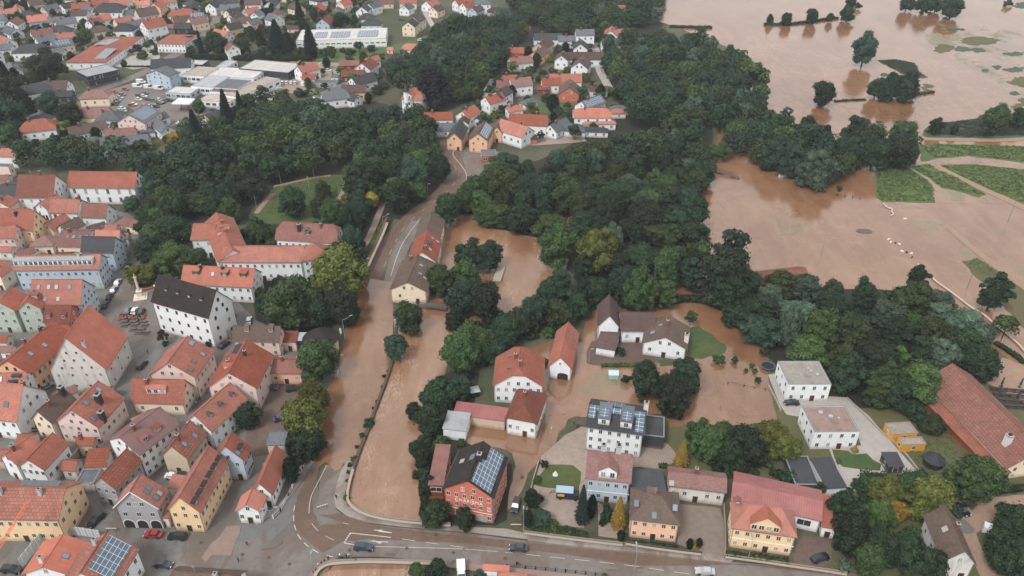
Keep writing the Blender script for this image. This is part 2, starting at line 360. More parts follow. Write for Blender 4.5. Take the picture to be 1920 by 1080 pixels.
def building(name, label, A, B, C, h, r=3.0, ax='u', f=1.0, roof='red', wall='white', pat='tile', cat='house', win=None, ws=(.8, 1.15), wst='w',
             ch=None, sky=(), sol=(), dor=(), door=True, flat=False, pent=False, oh=.4, far=False, gw=True, parent=None, plinth=None, group=None, frame=None, base=0.0):
    if frame:
        org, rz, L, D = frame; org = Vector(org)
    else:
        a = G(*A, h)
        if isinstance(B, (int, float)):
            c = G(*C, h); vv = (c - a); vv.z = 0; D = vv.length; vv.normalize(); u = Vector((vv.y, -vv.x, 0)); L = B
        else:
            b = G(*B, h); u = (b - a); L = u.length; u.normalize(); v = Vector((-u.y, u.x, 0))
            if isinstance(C, (int, float)): D = C
            else: D = (G(*C, h) - (a + b) / 2).dot(v)
            if D < 0: D = -D; print('NEGDEPTH', label)
        org = Vector((a.x, a.y, 0)); rz = math.atan2(u.y, u.x)
        print('BLD %-60s L=%.1f D=%.1f' % (label[:60], L, D))
    ca, sa = math.cos(rz), math.sin(rz)
    ctr = org + Vector((ca * L / 2 - sa * D / 2, sa * L / 2 + ca * D / 2, 0))
    FOOT.append((ctr.x, ctr.y, rz, L / 2, D / 2))
    if parent: root = parent; M = parent.matrix_world.inverted() if False else None
    root = empty(name, org, rz) if not parent else parent
    if parent:
        # a wing: a frame relative to the parent's own frame
        pr = parent.rotation_euler.z; d = org - parent.location
        loc = Vector((d.x * math.cos(-pr) - d.y * math.sin(-pr), d.x * math.sin(-pr) + d.y * math.cos(-pr), 0)); drz = rz - pr
    else: loc = Vector((0, 0, 0)); drz = 0
    def put(o, x=0.0, y=0.0, z=0.0, a=0.0):
        c2, s2 = math.cos(drz), math.sin(drz)
        o.location = (loc.x + x * c2 - y * s2, loc.y + x * s2 + y * c2, z); o.rotation_euler = (0, 0, drz + a); return o
    if not parent: tag(root, label, cat, group)
    if base: h = h - base; root.location.z = base
    rl, cw = (L, D) if ax == 'u' else (D, L)          # ridge length, cross width
    def m(s, t): return (s, t) if ax == 'u' else (L - t, s)
    mz = 0.0 if ax == 'u' else math.pi / 2
    if ax == 'v':      # fractions across a ridge that runs away are counted from the left
        sky = [(a_[0], 1 - a_[1]) + tuple(a_[2:]) for a_ in sky]; dor = [(a_[0], 1 - a_[1]) + tuple(a_[2:]) for a_ in dor]
        sol = [(a_[0], a_[1], 1 - a_[3], 1 - a_[2]) for a_ in sol]; ch = [(a_[0], 1 - a_[1]) + tuple(a_[2:]) for a_ in ch] if ch else ch
    wm = wallmat(wall); rm = roofmat(roof, pat)
    if flat:
        put(MB().box(0, 0, -.3, L, D, h - .35).box(0, 0, h - .349, L, .25, h - .05).box(0, D - .25, h - .349, L, D, h - .05).box(0, .2501, h - .349, .25, D - .2501, h - .05).box(L - .25, .2501, h - .349, L, D - .2501, h - .05).build('wall', wm, root))
        put(MB().box(.252, .252, h - .348, L - .252, D - .252, h - .22).build('roof', rm, root))
        pr_ = MB(); e = .06
        pr_.box(-e, -e, h - .048, L + e, .28, h + .04).box(-e, D - .28, h - .048, L + e, D + e, h + .04).box(-e, .281, h - .048, .28, D - .281, h + .04).box(L - .28, .281, h - .048, L + e, D - .281, h + .04)
        put(pr_.build('coping', plain('coping_metal', (120, 124, 128), .5), root))
        if not far and L * D > 60:
            rg = random.Random(int(L * 97)); cb = MB()
            for _ in range(3 if L * D < 300 else 8):
                x, y = rg.uniform(1.5, L - 2.5), rg.uniform(1.5, D - 2.5); k = rg.uniform(.5, 1.0); cb.box(x, y, h - .22, x + k, y + k, h + .3)
            put(cb.build('roof_vent', plain('vent_metal', (160, 164, 166), .5), root))
        rz_at = lambda t: h - .2
        k = 0
    elif pent:
        k = r / cw; o = oh * .6
        pts = [(o, o, 0), (rl - o, cw - o, 0)]
        zf, zb = h - .12 + k * o, h - .12 + k * (cw - o)
        q = [m(o, o), m(rl - o, o), m(rl - o, cw - o), m(o, cw - o)]
        if True:
            vs = [(x, y, -.3) for x, y in q] + [(q[0][0], q[0][1], zf), (q[1][0], q[1][1], zf), (q[2][0], q[2][1], zb), (q[3][0], q[3][1], zb)]
            put(MB().add(vs, [(0, 3, 2, 1), (4, 5, 6, 7), (0, 1, 5, 4), (1, 2, 6, 5), (2, 3, 7, 6), (3, 0, 4, 7)]).build('wall', wm, root))
        q = [m(0, 0), m(rl, 0), m(rl, cw), m(0, cw)]
        zz = [h, h, h + r, h + r]
        vs = [(x, y, z - .1) for (x, y), z in zip(q, zz)] + [(x, y, z + .08) for (x, y), z in zip(q, zz)]
        put(MB().add(vs, [(0, 3, 2, 1), (4, 5, 6, 7), (0, 1, 5, 4), (1, 2, 6, 5), (2, 3, 7, 6), (3, 0, 4, 7)]).build('roof', rm, root))
        rz_at = lambda t: h + k * t
    else:
        hw = cw / 2; k = r / hw; ins = (1 - f) * min(hw, rl / 2 - .3)
        rz_at = lambda t: h + k * min(t, cw - t)
        def shell(s0, s1, t0, t1, zb_, dz, full):
            # closed solid under the roof planes, from height zb_; s/t extents
            zt = lambda t: rz_at(t) + dz
            fh = f * hw
            tl, tr = max(t0, fh), min(t1, cw - fh)
            ring = lambda s: [m(s, t0) + (zt(t0),), m(s, tl) + (zt(tl),)] + ([] if f == 1.0 else []) + [m(s, tr) + (zt(tr),), m(s, t1) + (zt(t1),)]
            low = [m(s0, t0) + (zb_,), m(s1, t0) + (zb_,), m(s1, t1) + (zb_,), m(s0, t1) + (zb_,)]
            # 0-3 low; 4-7 ring at s0; 8-11 ring at s1; 12,13 ridge ends
            v = low + ring(s0) + ring(s1) + [m(s0 + ins, hw) + (h + r + dz,), m(s1 - ins, hw) + (h + r + dz,)]
            fs = [(0, 3, 2, 1), (0, 1, 8, 4), (2, 3, 7, 11)]
            if f >= 1: fs += [(1, 2, 11, 13, 8), (3, 0, 4, 12, 7), (4, 8, 13, 12), (11, 7, 12, 13)]
            elif f <= 0: fs += [(1, 2, 11, 8), (3, 0, 4, 7), (4, 8, 13, 12), (11, 7, 12, 13), (8, 11, 13), (7, 4, 12)]
            else: fs += [(1, 2, 11, 10, 9, 8), (3, 0, 4, 5, 6, 7), (4, 8, 9, 13, 12, 5), (11, 7, 6, 12, 13, 10), (9, 10, 13), (6, 5, 12)]
            return MB().add(v, fs)
        o = oh
        if f <= 0:
            q = [m(o, o), m(rl - o, o), m(rl - o, cw - o), m(o, cw - o)]
            put(MB().prism(q, -.3, h + .02).build('wall', wm, root))
            put(shell(0, rl, 0, cw, h - .12, .06, True).build('roof', rm, root))
        else:
            put(shell(o, rl - o, o, cw - o, -.3, -.14, False).build('wall', wm, root))
            # slab roof: top shell minus underside
            t = .16; zt = rz_at; fh = f * hw; V = []; F = []
            for dz in (.06, -.12):
                V += [m(0, 0) + (zt(0) + dz,), m(rl, 0) + (zt(0) + dz,), m(rl, cw) + (zt(0) + dz,), m(0, cw) + (zt(0) + dz,),
                      m(0, fh) + (zt(fh) + dz,), m(rl, fh) + (zt(fh) + dz,), m(rl, cw - fh) + (zt(fh) + dz,), m(0, cw - fh) + (zt(fh) + dz,),
                      m(ins, hw) + (h + r + dz,), m(rl - ins, hw) + (h + r + dz,)]
            if f >= 1: T1 = [(0, 1, 9, 8), (2, 3, 8, 9)]
            else: T1 = [(0, 1, 5, 9, 8, 4), (2, 3, 7, 8, 9, 6), (5, 6, 9), (7, 4, 8)]
            F += T1 + [tuple(i + 10 for i in reversed(q)) for q in T1]
            F += [(1, 0, 10, 11), (3, 2, 12, 13)]
            if f >= 1: F += [(0, 8, 18, 10), (8, 3, 13, 18), (9, 1, 11, 19), (2, 9, 19, 12)]
            else: F += [(0, 4, 14, 10), (4, 7, 17, 14), (7, 3, 13, 17), (5, 1, 11, 15), (6, 5, 15, 16), (2, 6, 16, 12)]
            put(MB().add(V, F).build('roof', rm, root))
        # ridge cap
        if not far:
            a_, b_ = m(ins, hw), m(rl - ins, hw)
            put(MB().bar((a_[0], a_[1], h + r + .06), (b_[0], b_[1], h + r + .06), .14, n=5).build('ridge_cap', rm, root))
            gm = plain('gutter_metal', (104, 92, 86), .5)
            for t_ in (-.07, cw + .07):
                p, q = m(0, t_), m(rl, t_); put(MB().bar((p[0], p[1], h - .05), (q[0], q[1], h - .05), .08, n=5).build('gutter', gm, root))
            if h > 3.4:
                for x_ in (oh + .15, L - oh - .15): put(MB().bar((x_, oh - .08, 0), (x_, oh - .08, h - .1), .06, n=5).build('downpipe', gm, root))
    # windows: walls 0 front,1 right,2 back,3 left
    o = 0 if flat else (oh * .6 if pent else oh)
    nrm = [(sa, -ca), (ca, sa), (-sa, ca), (-ca, -sa)]
    win = win or {}
    for i in range(4):
        cx, cy = [(L / 2, 0), (L, D / 2), (L / 2, D), (0, D / 2)][i]
        wx, wy = org.x + ca * cx - sa * cy, org.y + sa * cx + ca * cy
        if nrm[i][0] * (-wx) + nrm[i][1] * (-wy) < 0: continue
        ln = L if i % 2 == 0 else D
        rows, cols = win.get(i, (max(1, int(h / 3.1)), max(1, int(ln / (4.2 if far else 3.4)))))
        gable = (ax == 'v' and i in (0, 2)) or (ax == 'u' and i in (1, 3))
        def wput(me, nm, s, z):
            x, y = [(s, o), (L - o, s), (L - s, D - o), (o, D - s)][i]
            return put(inst(nm, me, root), x, y, z, [0, math.pi / 2, math.pi, -math.pi / 2][i])
        me = win_mesh(ws[0], ws[1], wst)
        dcol = (cols // 2) if (i == 0 and door and cols > 0) else -1
        for rr in range(rows):
            z = h * (rr + .56) / rows
            for cc in range(cols):
                s = o + (ln - 2 * o) * (cc + .5) / cols
                if rr == 0 and cc == dcol and rows * h > 0 and not far: wput(door_mesh(), 'door', s, 0); continue
                wput(me, 'window', s, z)
        if gable and gw and not flat and not pent and r > 1.8 and f > .3:
            top = r * (f if f < 1 else 1)
            lv = 1 if r < 4.5 else (2 if r < 8 else 3)
            for q_ in range(lv):
                z = h + .9 + q_ * 2.7; wd = ln * (1 - (z + .8 - h) / r)
                if wd < 1.2 or z + .7 > h + top: break
                n = max(1, int(wd / 3.0))
                for cc in range(n): wput(me, 'window', ln / 2 + (cc - (n - 1) / 2) * min(2.8, wd / n), z)
    # roof furniture, given as fractions along the ridge and across it
    if not flat and not pent:
        if ch is None: ch = [(.3, .44)] if h > 3.5 else []
    for c_ in ch or []:
        s, t = c_[0] * rl, c_[1] * cw; x, y = m(s, t); oo = chimney(root, 0, 0, 0, 0, *(c_[2:])); put(oo, x, y, rz_at(t) + .5)
    tilt = math.atan(k)
    for s_, t_, *wd in sky:
        ww = wd[0] if wd else 1.0; t = t_ * cw; x, y = m(s_ * rl, t)
        if ('sky', ww) not in WIN:
            WIN[('sky', ww)] = MB().box(-ww / 2 - .1, -.8, 0, ww / 2 + .1, .8, .12, 0).box(-ww / 2, -.68, .12, ww / 2, .68, .14, 1).mesh('skylight', [plain('skylight_frame', (88, 84, 84), .5), glass((120, 140, 156))])
        oo = put(inst('skylight', WIN[('sky', ww)], root), x, y, rz_at(t) + .08, mz + (0 if t_ < .5 else math.pi)); oo.rotation_euler = (Matrix.Rotation(oo.rotation_euler.z, 4, 'Z') @ Matrix.Rotation(tilt if not flat else 0, 4, 'X')).to_euler()
    for s0, s1, t0, t1 in sol:
        z0, z1 = rz_at(t0 * cw) + .16, rz_at(t1 * cw) + .16; a_, b_, c2, d_ = m(s0 * rl, t0 * cw), m(s1 * rl, t0 * cw), m(s1 * rl, t1 * cw), m(s0 * rl, t1 * cw)
        vs = [a_ + (z0,), b_ + (z0,), c2 + (z1,), d_ + (z1,)]; vs += [(x, y, z + .06) for x, y, z in vs]
        put(MB().add(vs, [(0, 3, 2, 1), (4, 5, 6, 7), (0, 1, 5, 4), (1, 2, 6, 5), (2, 3, 7, 6), (3, 0, 4, 7)]).build('solar_panel', solar(), root))
    for d_ in dor:
        s_, t_, wd, kd = d_[:4]; dr = d_[4] if len(d_) > 4 else roof; dwl = d_[5] if len(d_) > 5 else wall; hd = d_[6] if len(d_) > 6 else 1.5
        t = t_ * cw; x, y = m(s_ * rl, t); z = rz_at(t); dep = hd / k + .25; gh = wd * .35 if kd == 'gable' else 0
        vs = [(-wd / 2, 0, -.3), (wd / 2, 0, -.3), (wd / 2, dep, hd - .2), (-wd / 2, dep, hd - .2), (-wd / 2, 0, hd), (wd / 2, 0, hd), (wd / 2, dep, hd), (-wd / 2, dep, hd)]
        mb = MB().add(vs, [(0, 3, 2, 1), (4, 5, 6, 7), (0, 1, 5, 4), (1, 2, 6, 5), (2, 3, 7, 6), (3, 0, 4, 7)])
        if kd == 'gable': mb.add([(-wd / 2, 0.01, hd + .001), (wd / 2, 0.01, hd + .001), (0, 0.01, hd + gh)], [(0, 1, 2)])
        dm = put(mb.build('dormer', wallmat(dwl), root), x, y, z, mz + (0 if t_ < .5 else math.pi))
        e = .2
        if kd == 'gable':
            dp = (hd + gh) / k + .1; v2 = [(-wd / 2 - e, -.3, hd - e * .7), (0, -.3, hd + gh + .08), (wd / 2 + e, -.3, hd - e * .7), (-wd / 2 - e, dp, hd - e * .7), (0, dp, hd + gh + .08), (wd / 2 + e, dp, hd - e * .7)]
            v2 += [(a, b, c + .1) for a, b, c in v2]
            MB().add(v2, [(0, 3, 4, 1), (1, 4, 5, 2), (6, 7, 10, 9), (7, 8, 11, 10), (0, 1, 7, 6), (1, 2, 8, 7), (3, 0, 6, 9), (2, 5, 11, 8)]).build('dormer_roof', roofmat(dr, 'flat'), dm)
        else:
            rs = .35 if kd == 'shed' else .0; dp = (hd + rs) / max(k - rs / dep, .2) + .2; dp = min(dp, dep * 1.8)
            v2 = [(-wd / 2 - e, -.3, hd + .01), (wd / 2 + e, -.3, hd + .01), (wd / 2 + e, dp, hd + rs + .01), (-wd / 2 - e, dp, hd + rs + .01)]; v2 += [(a, b, c + .12) for a, b, c in v2]
            MB().add(v2, [(0, 3, 2, 1), (4, 5, 6, 7), (0, 1, 5, 4), (1, 2, 6, 5), (2, 3, 7, 6), (3, 0, 4, 7)]).build('dormer_roof', roofmat(dr, 'flat'), dm)
        nw = max(1, int(wd / 1.6))
        for q_ in range(nw):
            w_ = inst('window', win_mesh(round(min(1.0, wd * .55), 1), round(hd * .6, 1)), dm, ((q_ - (nw - 1) / 2) * wd / nw, 0, hd * .5))
    root['_fr'] = (org.x, org.y, rz, L, D)
    return root
BL = []
def Bd(t, name, label, co, h, r=3.0, ax='u', **k):
    """co: A B C as tile coordinates"""
    A, B, C = P(t, co[0], co[1]), P(t, co[2], co[3]), P(t, co[4], co[5])
    return building(name, label, A, B, C, h, r, ax, **k)
# ---------------------------------------------------------------- trees
def np_mesh(name, V, nf, mat, extra=None):
    """V: (n*4,3) quad soup, plus an optional core (verts, tris)"""
    me = bpy.data.meshes.new(name); q = len(V) // 4
    loops = np.arange(q * 4, dtype=np.int32); starts = np.arange(0, q * 4, 4, dtype=np.int32); tot = np.full(q, 4, dtype=np.int32)
    if extra is not None:
        ev, ef = extra; loops = np.concatenate([loops, (ef + len(V)).ravel().astype(np.int32)])
        starts = np.concatenate([starts, q * 4 + np.arange(0, len(ef) * 3, 3, dtype=np.int32)]); tot = np.concatenate([tot, np.full(len(ef), 3, dtype=np.int32)]); V = np.concatenate([V, ev])
    me.vertices.add(len(V)); me.vertices.foreach_set('co', V.astype(np.float32).ravel())
    me.loops.add(len(loops)); me.loops.foreach_set('vertex_index', loops)
    me.polygons.add(len(starts)); me.polygons.foreach_set('loop_start', starts); me.polygons.foreach_set('loop_total', tot)
    me.update(); me.validate(); me.materials.append(mat); return me
_ico = None
def ico():
    global _ico
    if _ico is None:
        import bmesh
        bm = bmesh.new(); bmesh.ops.create_icosphere(bm, subdivisions=2, radius=1)
        _ico = (np.array([v.co[:] for v in bm.verts]), np.array([[v.index for v in f.verts] for f in bm.faces])); bm.free()
    return _ico
def leaves(rg, C, Rr, n, size, drop=0.0, up=.25):
    """n leaf clumps on lumps with centres C and radii Rr (m,3)"""
    A = (Rr[:, 0] * Rr[:, 2]); A = A / A.sum(); idx = rg.choice(len(C), n, p=A)
    d = rg.normal(size=(n, 3)); d /= np.linalg.norm(d, axis=1)[:, None]; d[:, 2] = np.where(d[:, 2] < -.35, -d[:, 2], d[:, 2])
    pos = C[idx] + d * Rr[idx] * rg.uniform(.8, 1.2, (n, 1))
    nn = d + rg.normal(size=(n, 3)) * .42 + np.array([0, 0, up]); nn /= np.linalg.norm(nn, axis=1)[:, None]
    t = np.cross(nn, rg.normal(size=(n, 3))); t /= np.linalg.norm(t, axis=1)[:, None]; b = np.cross(nn, t)
    s = size * rg.uniform(.55, 1.3, (n, 1)); e = rg.uniform(.5, 1, (n, 1))
    t = t * s; b = b * s * e; pos[:, 2] -= drop
    return np.stack([pos - t, pos - b * .9 + nn * s * .1, pos + t, pos + b * .9], 1).reshape(-1, 3)
def trunk_mesh(H, r, rg, limbs=4, top=.75):
    mb = MB(); mb.bar((0, 0, -.3), (r * .3, 0, H * .35), r, r * .75, 7); mb.bar((r * .3, 0, H * .35), (0, r, H * top), r * .75, r * .25, 6)
    for i in range(limbs):
        a = 6.28 * i / limbs + rg.uniform(0, 1); z = H * (.28 + .08 * i)
        mb.bar((r * .3, 0, z), (math.cos(a) * H * .2, math.sin(a) * H * .2, z + H * .22), r * .4, r * .12, 5)
    return mb.mesh('trunk', plain('bark', (66, 56, 48), .9))
TREES = {}
def tree_proto(kind, v):
    """unit trees: crown radius and height are scaled by the object"""
    if (kind, v) in TREES: return TREES[(kind, v)]
    rg = np.random.default_rng(v * 13 + hash(kind) % 1 + sum(map(ord, kind)))
    core = []
    kv = rg.uniform(.82, 1.2)
    if kind == 'broad' or kind == 'bush' or kind == 'willow' or kind == 'tall' or kind == 'young':
        R, H, z0, z1 = dict(broad=(5, 11, .43, .26), bush=(1.6, 2.4, .45, .35), willow=(5, 10, .45, .30), tall=(3.6, 15, .44, .36), young=(2.6, 7, .6, .22))[kind]
        if kind == 'broad' and v % 3 == 0: z0 = .5
        n = dict(broad=30, bush=9, willow=34, tall=30, young=13)[kind]; C = []
        for i in range(n):
            th = 2.4 * i + rg.uniform(-.4, .4); zz = 1 - 1.75 * (i + .5) / n; q = math.sqrt(max(0, 1 - zz * zz)) * rg.uniform(.42, .92) * R
            q *= 1 + .22 * math.sin(th * 2 + v)
            C.append((math.cos(th) * q, math.sin(th) * q, H * z0 + zz * H * (1 - z0) * rg.uniform(.55, .88)))
        C = np.array(C); rr = R * rg.uniform(.2, .42, n) * (1.1 if kind in ('bush', 'young') else 1); Rr = np.stack([rr, rr, rr * .85], 1)
        nl = dict(broad=5200, bush=700, willow=5600, tall=4600, young=1100)[kind]; sz = dict(broad=.36, bush=.22, willow=.28, tall=.34, young=.32)[kind]
        V = leaves(rg, C, Rr, nl, sz, .25 if kind == 'willow' else 0)
        if kind != 'young': core = [(c, q * .8) for c, q in zip(C, Rr)] + [(np.array([0, 0, H * z0]), np.array([R * .6, R * .6, H * .3]))]
        if kind == 'broad':
            V = np.concatenate([V, leaves(rg, C * 1.0, Rr * 1.28, 800, sz * .8)])
    elif kind in ('fir', 'column'):
        R, H = (3.0, 15) if kind == 'fir' else (1.5, 9); nl = 5200 if kind == 'fir' else 1500; sz = .4 if kind == 'fir' else .24
        z = rg.uniform(.06, 1, nl) ** .8; lay = np.floor(z * 15) / 15 if kind == 'fir' else z; fr = (z - lay) * 15 if kind == 'fir' else 0
        prof = (1 - z) ** .85 * (1.05 - .35 * fr) if kind == 'fir' else np.sin(np.clip(z, 0, 1) * 3.1) ** .6
        a = rg.uniform(0, 6.283, nl); lob = 1 + .16 * np.sin(a * 7 + lay * 40); q = R * prof * lob * rg.uniform(.72, 1.05, nl)
        pos = np.stack([np.cos(a) * q, np.sin(a) * q, H * z], 1)
        out = np.stack([np.cos(a), np.sin(a), -.35 * np.ones(nl)], 1); side = np.stack([-np.sin(a), np.cos(a), 0 * a], 1) + rg.normal(size=(nl, 3)) * .3
        if kind == 'column': out = np.stack([np.cos(a) * .3, np.sin(a) * .3, 1 + 0 * a], 1) + rg.normal(size=(nl, 3)) * .2
        s = sz * rg.uniform(.6, 1.3, (nl, 1)); V = np.stack([pos - out * s, pos + side * s * .6, pos + out * s, pos - side * s * .6], 1).reshape(-1, 3)
        for i in range(7): zz = .08 + i * .13; pr = ((1 - zz) ** .85 if kind == 'fir' else math.sin(zz * 3.1) ** .6); core.append((np.array([0, 0, H * zz]), np.array([R * pr * .68, R * pr * .68, H * .1])))
    iv, jf = ico(); EV, EF = [], []
    for i, (c, q) in enumerate(core):
        dsp = 1 + .14 * np.sin(iv[:, :1] * 5 + i) * np.cos(iv[:, 1:2] * 4 + i * 2); EV.append(iv * q * dsp + c); EF.append(jf + i * len(iv))
    ex = (np.concatenate(EV), np.concatenate(EF)) if core else None
    me = np_mesh('crown', V, None, foliage('dark'), ex)
    rr = random.Random(v); tm = trunk_mesh(H, dict(broad=.38, bush=.08, willow=.4, tall=.3, young=.14, fir=.3, column=.12)[kind], rr, 4 if kind != 'fir' else 0, .9 if kind in ('fir', 'column') else .7)
    TREES[(kind, v)] = (me, tm, R, H); return TREES[(kind, v)]
RG = random.Random(11)
NAMES = dict(broad='broadleaf_tree', bush='bush', willow='willow_tree', tall='tall_tree', young='young_tree', fir='conifer_tree', column='columnar_conifer')
CATS = dict(broad='tree', bush='bush', willow='tree', tall='tree', young='tree', fir='tree', column='tree')
NV = dict(broad=9, bush=3, willow=3, tall=4, young=3, fir=2, column=2)
def tree_at(p, R, H, kind='broad', col='dark', label=None, group=None, name=None):
    v = RG.randrange(NV[kind]); me, tm, R0, H0 = tree_proto(kind, v)
    root = empty(name or NAMES[kind], (p[0], p[1], 0), RG.uniform(0, 6.28)); sx = R / R0; root.scale = (sx, sx * RG.uniform(.9, 1.1), H / H0)
    inst('crown', me, root, mat=foliage(col)); inst('trunk', tm, root)
    tag(root, label, CATS[kind], group); return root
def TR(t, x, y, rz, col='dark', kind='broad', label=None, H=None, group=None):
    """crown centre (x,y) and crown half-width rz in tile coordinates"""
    px, py = P(t, x, y); s = (py + 400) * .84 / 150; R = rz / 4 / s * .93
    if H is None: H = {'broad': min(20, 2.1 * R + 1.5), 'bush': 1.7 * R, 'willow': 1.9 * R, 'tall': 4 * R, 'young': 2.6 * R, 'fir': 4.6 * R, 'column': 5.5 * R}[kind]
    p = G(px, py, H * .52); FOOT.append((p.x, p.y, 0, R * .6, R * .6)); return tree_at(p, R, H, kind, col, label, group)
def blocked(x, y, mar, polys=True):
    for cx, cy, rz, hx, hy in FOOT:
        dx, dy = x - cx, y - cy
        if dx * dx + dy * dy > (hx + hy + mar) ** 2: continue
        c, s = math.cos(rz), math.sin(rz); a, b = abs(dx * c + dy * s), abs(-dx * s + dy * c)
        if a < hx + mar and b < hy + mar: return True
    if polys:
        for q in KEEP:
            if inpoly(x, y, q): return True
    return False
PXKEEP = []
def scatter(pts, sp, mar=2.0, z=7.0, rng=None, polys=True, tries=6000, wood=False):
    rng = rng or random.Random(int(pts[0][0] * 3 + sp * 10)); poly = [G(a, b, z) for a, b in pts] + ([G(a, b, 0) for a, b in pts] if wood else [])
    x0, x1 = min(p.x for p in poly), max(p.x for p in poly); y0, y1 = min(p.y for p in poly), max(p.y for p in poly)
    q = [(p.x, p.y) for p in poly]; out = []; cell = {}
    for _ in range(tries):
        x, y = rng.uniform(x0, x1), rng.uniform(y0, y1)
        if wood:
            lo, hi = PX(x, y, 1), PX(x, y, 10)
            if not inpoly(*lo, pts) or not inpoly(*hi, pts) or any(inpoly(*lo, k_) or inpoly(*hi, k_) for k_ in PXKEEP): continue
        elif not inpoly(x, y, q): continue
        k = (int(x // sp), int(y // sp))
        if any((x - a) ** 2 + (y - b) ** 2 < sp * sp for i in (-1, 0, 1) for j in (-1, 0, 1) for a, b in cell.get((k[0] + i, k[1] + j), ())): continue
        if blocked(x, y, mar, polys): continue
        cell.setdefault(k, []).append((x, y)); out.append((x, y))
    return out
def hedge(pts, wd, h, col, label, group=None, size=.28):
    """a clipped or wild hedge along a line of pixels: leaf clumps over a core"""
    ps = [G(a, b, 0) for a, b in smooth(pts, 1)]; rg = np.random.default_rng(int(pts[0][0])); V = []; mb = MB()
    for a, b in zip(ps[:-1], ps[1:]):
        d = (b - a); L = d.length
        if L < .05: continue
        d.normalize(); n = Vector((-d.y, d.x, 0)); m = int(L * (wd + 2 * h) * 7) + 4; u = rg.uniform(0, L, m); w_ = rg.uniform(-1, 1, m); side = rg.integers(0, 3, m)
        jit = rg.uniform(.85, 1.1, m) * (1 + .12 * np.sin(u * 1.3 + a.x))
        lx = np.where(side == 0, w_, np.where(side == 1, -1, 1)) * wd / 2 * jit; lz = np.where(side == 0, h, rg.uniform(0, h, m)) * jit
        pos = np.array([a[:]]) + u[:, None] * np.array([d[:]]) + lx[:, None] * np.array([n[:]]) + np.stack([0 * lz, 0 * lz, lz], 1)
        nn = np.where(side[:, None] == 0, np.array([[0, 0, 1.]]), np.sign(lx)[:, None] * np.array([n[:]])) + rg.normal(size=(m, 3)) * .5; nn /= np.linalg.norm(nn, axis=1)[:, None]
        t = np.cross(nn, rg.normal(size=(m, 3))); t /= np.linalg.norm(t, axis=1)[:, None]; bb = np.cross(nn, t); s = size * rg.uniform(.6, 1.3, (m, 1))
        V.append(np.stack([pos - t * s, pos - bb * s * .8, pos + t * s, pos + bb * s * .8], 1).reshape(-1, 3))
        k = wd * .42; c = [a + n * k, a - n * k, b - n * k, b + n * k]; mb.add([(p.x, p.y, 0) for p in c] + [(p.x, p.y, h * .88) for p in c], [(0, 3, 2), (4, 5, 6), (0, 2, 1), (4, 6, 7), (0, 1, 5), (0, 5, 4), (1, 2, 6), (1, 6, 5), (2, 3, 7), (2, 7, 6), (3, 0, 4), (3, 4, 7)])
    o = link(bpy.data.objects.new('hedge', np_mesh('hedge', np.concatenate(V), None, foliage(col), (np.array(mb.v), np.array(mb.f))))); return tag(o, label, 'hedge', group)
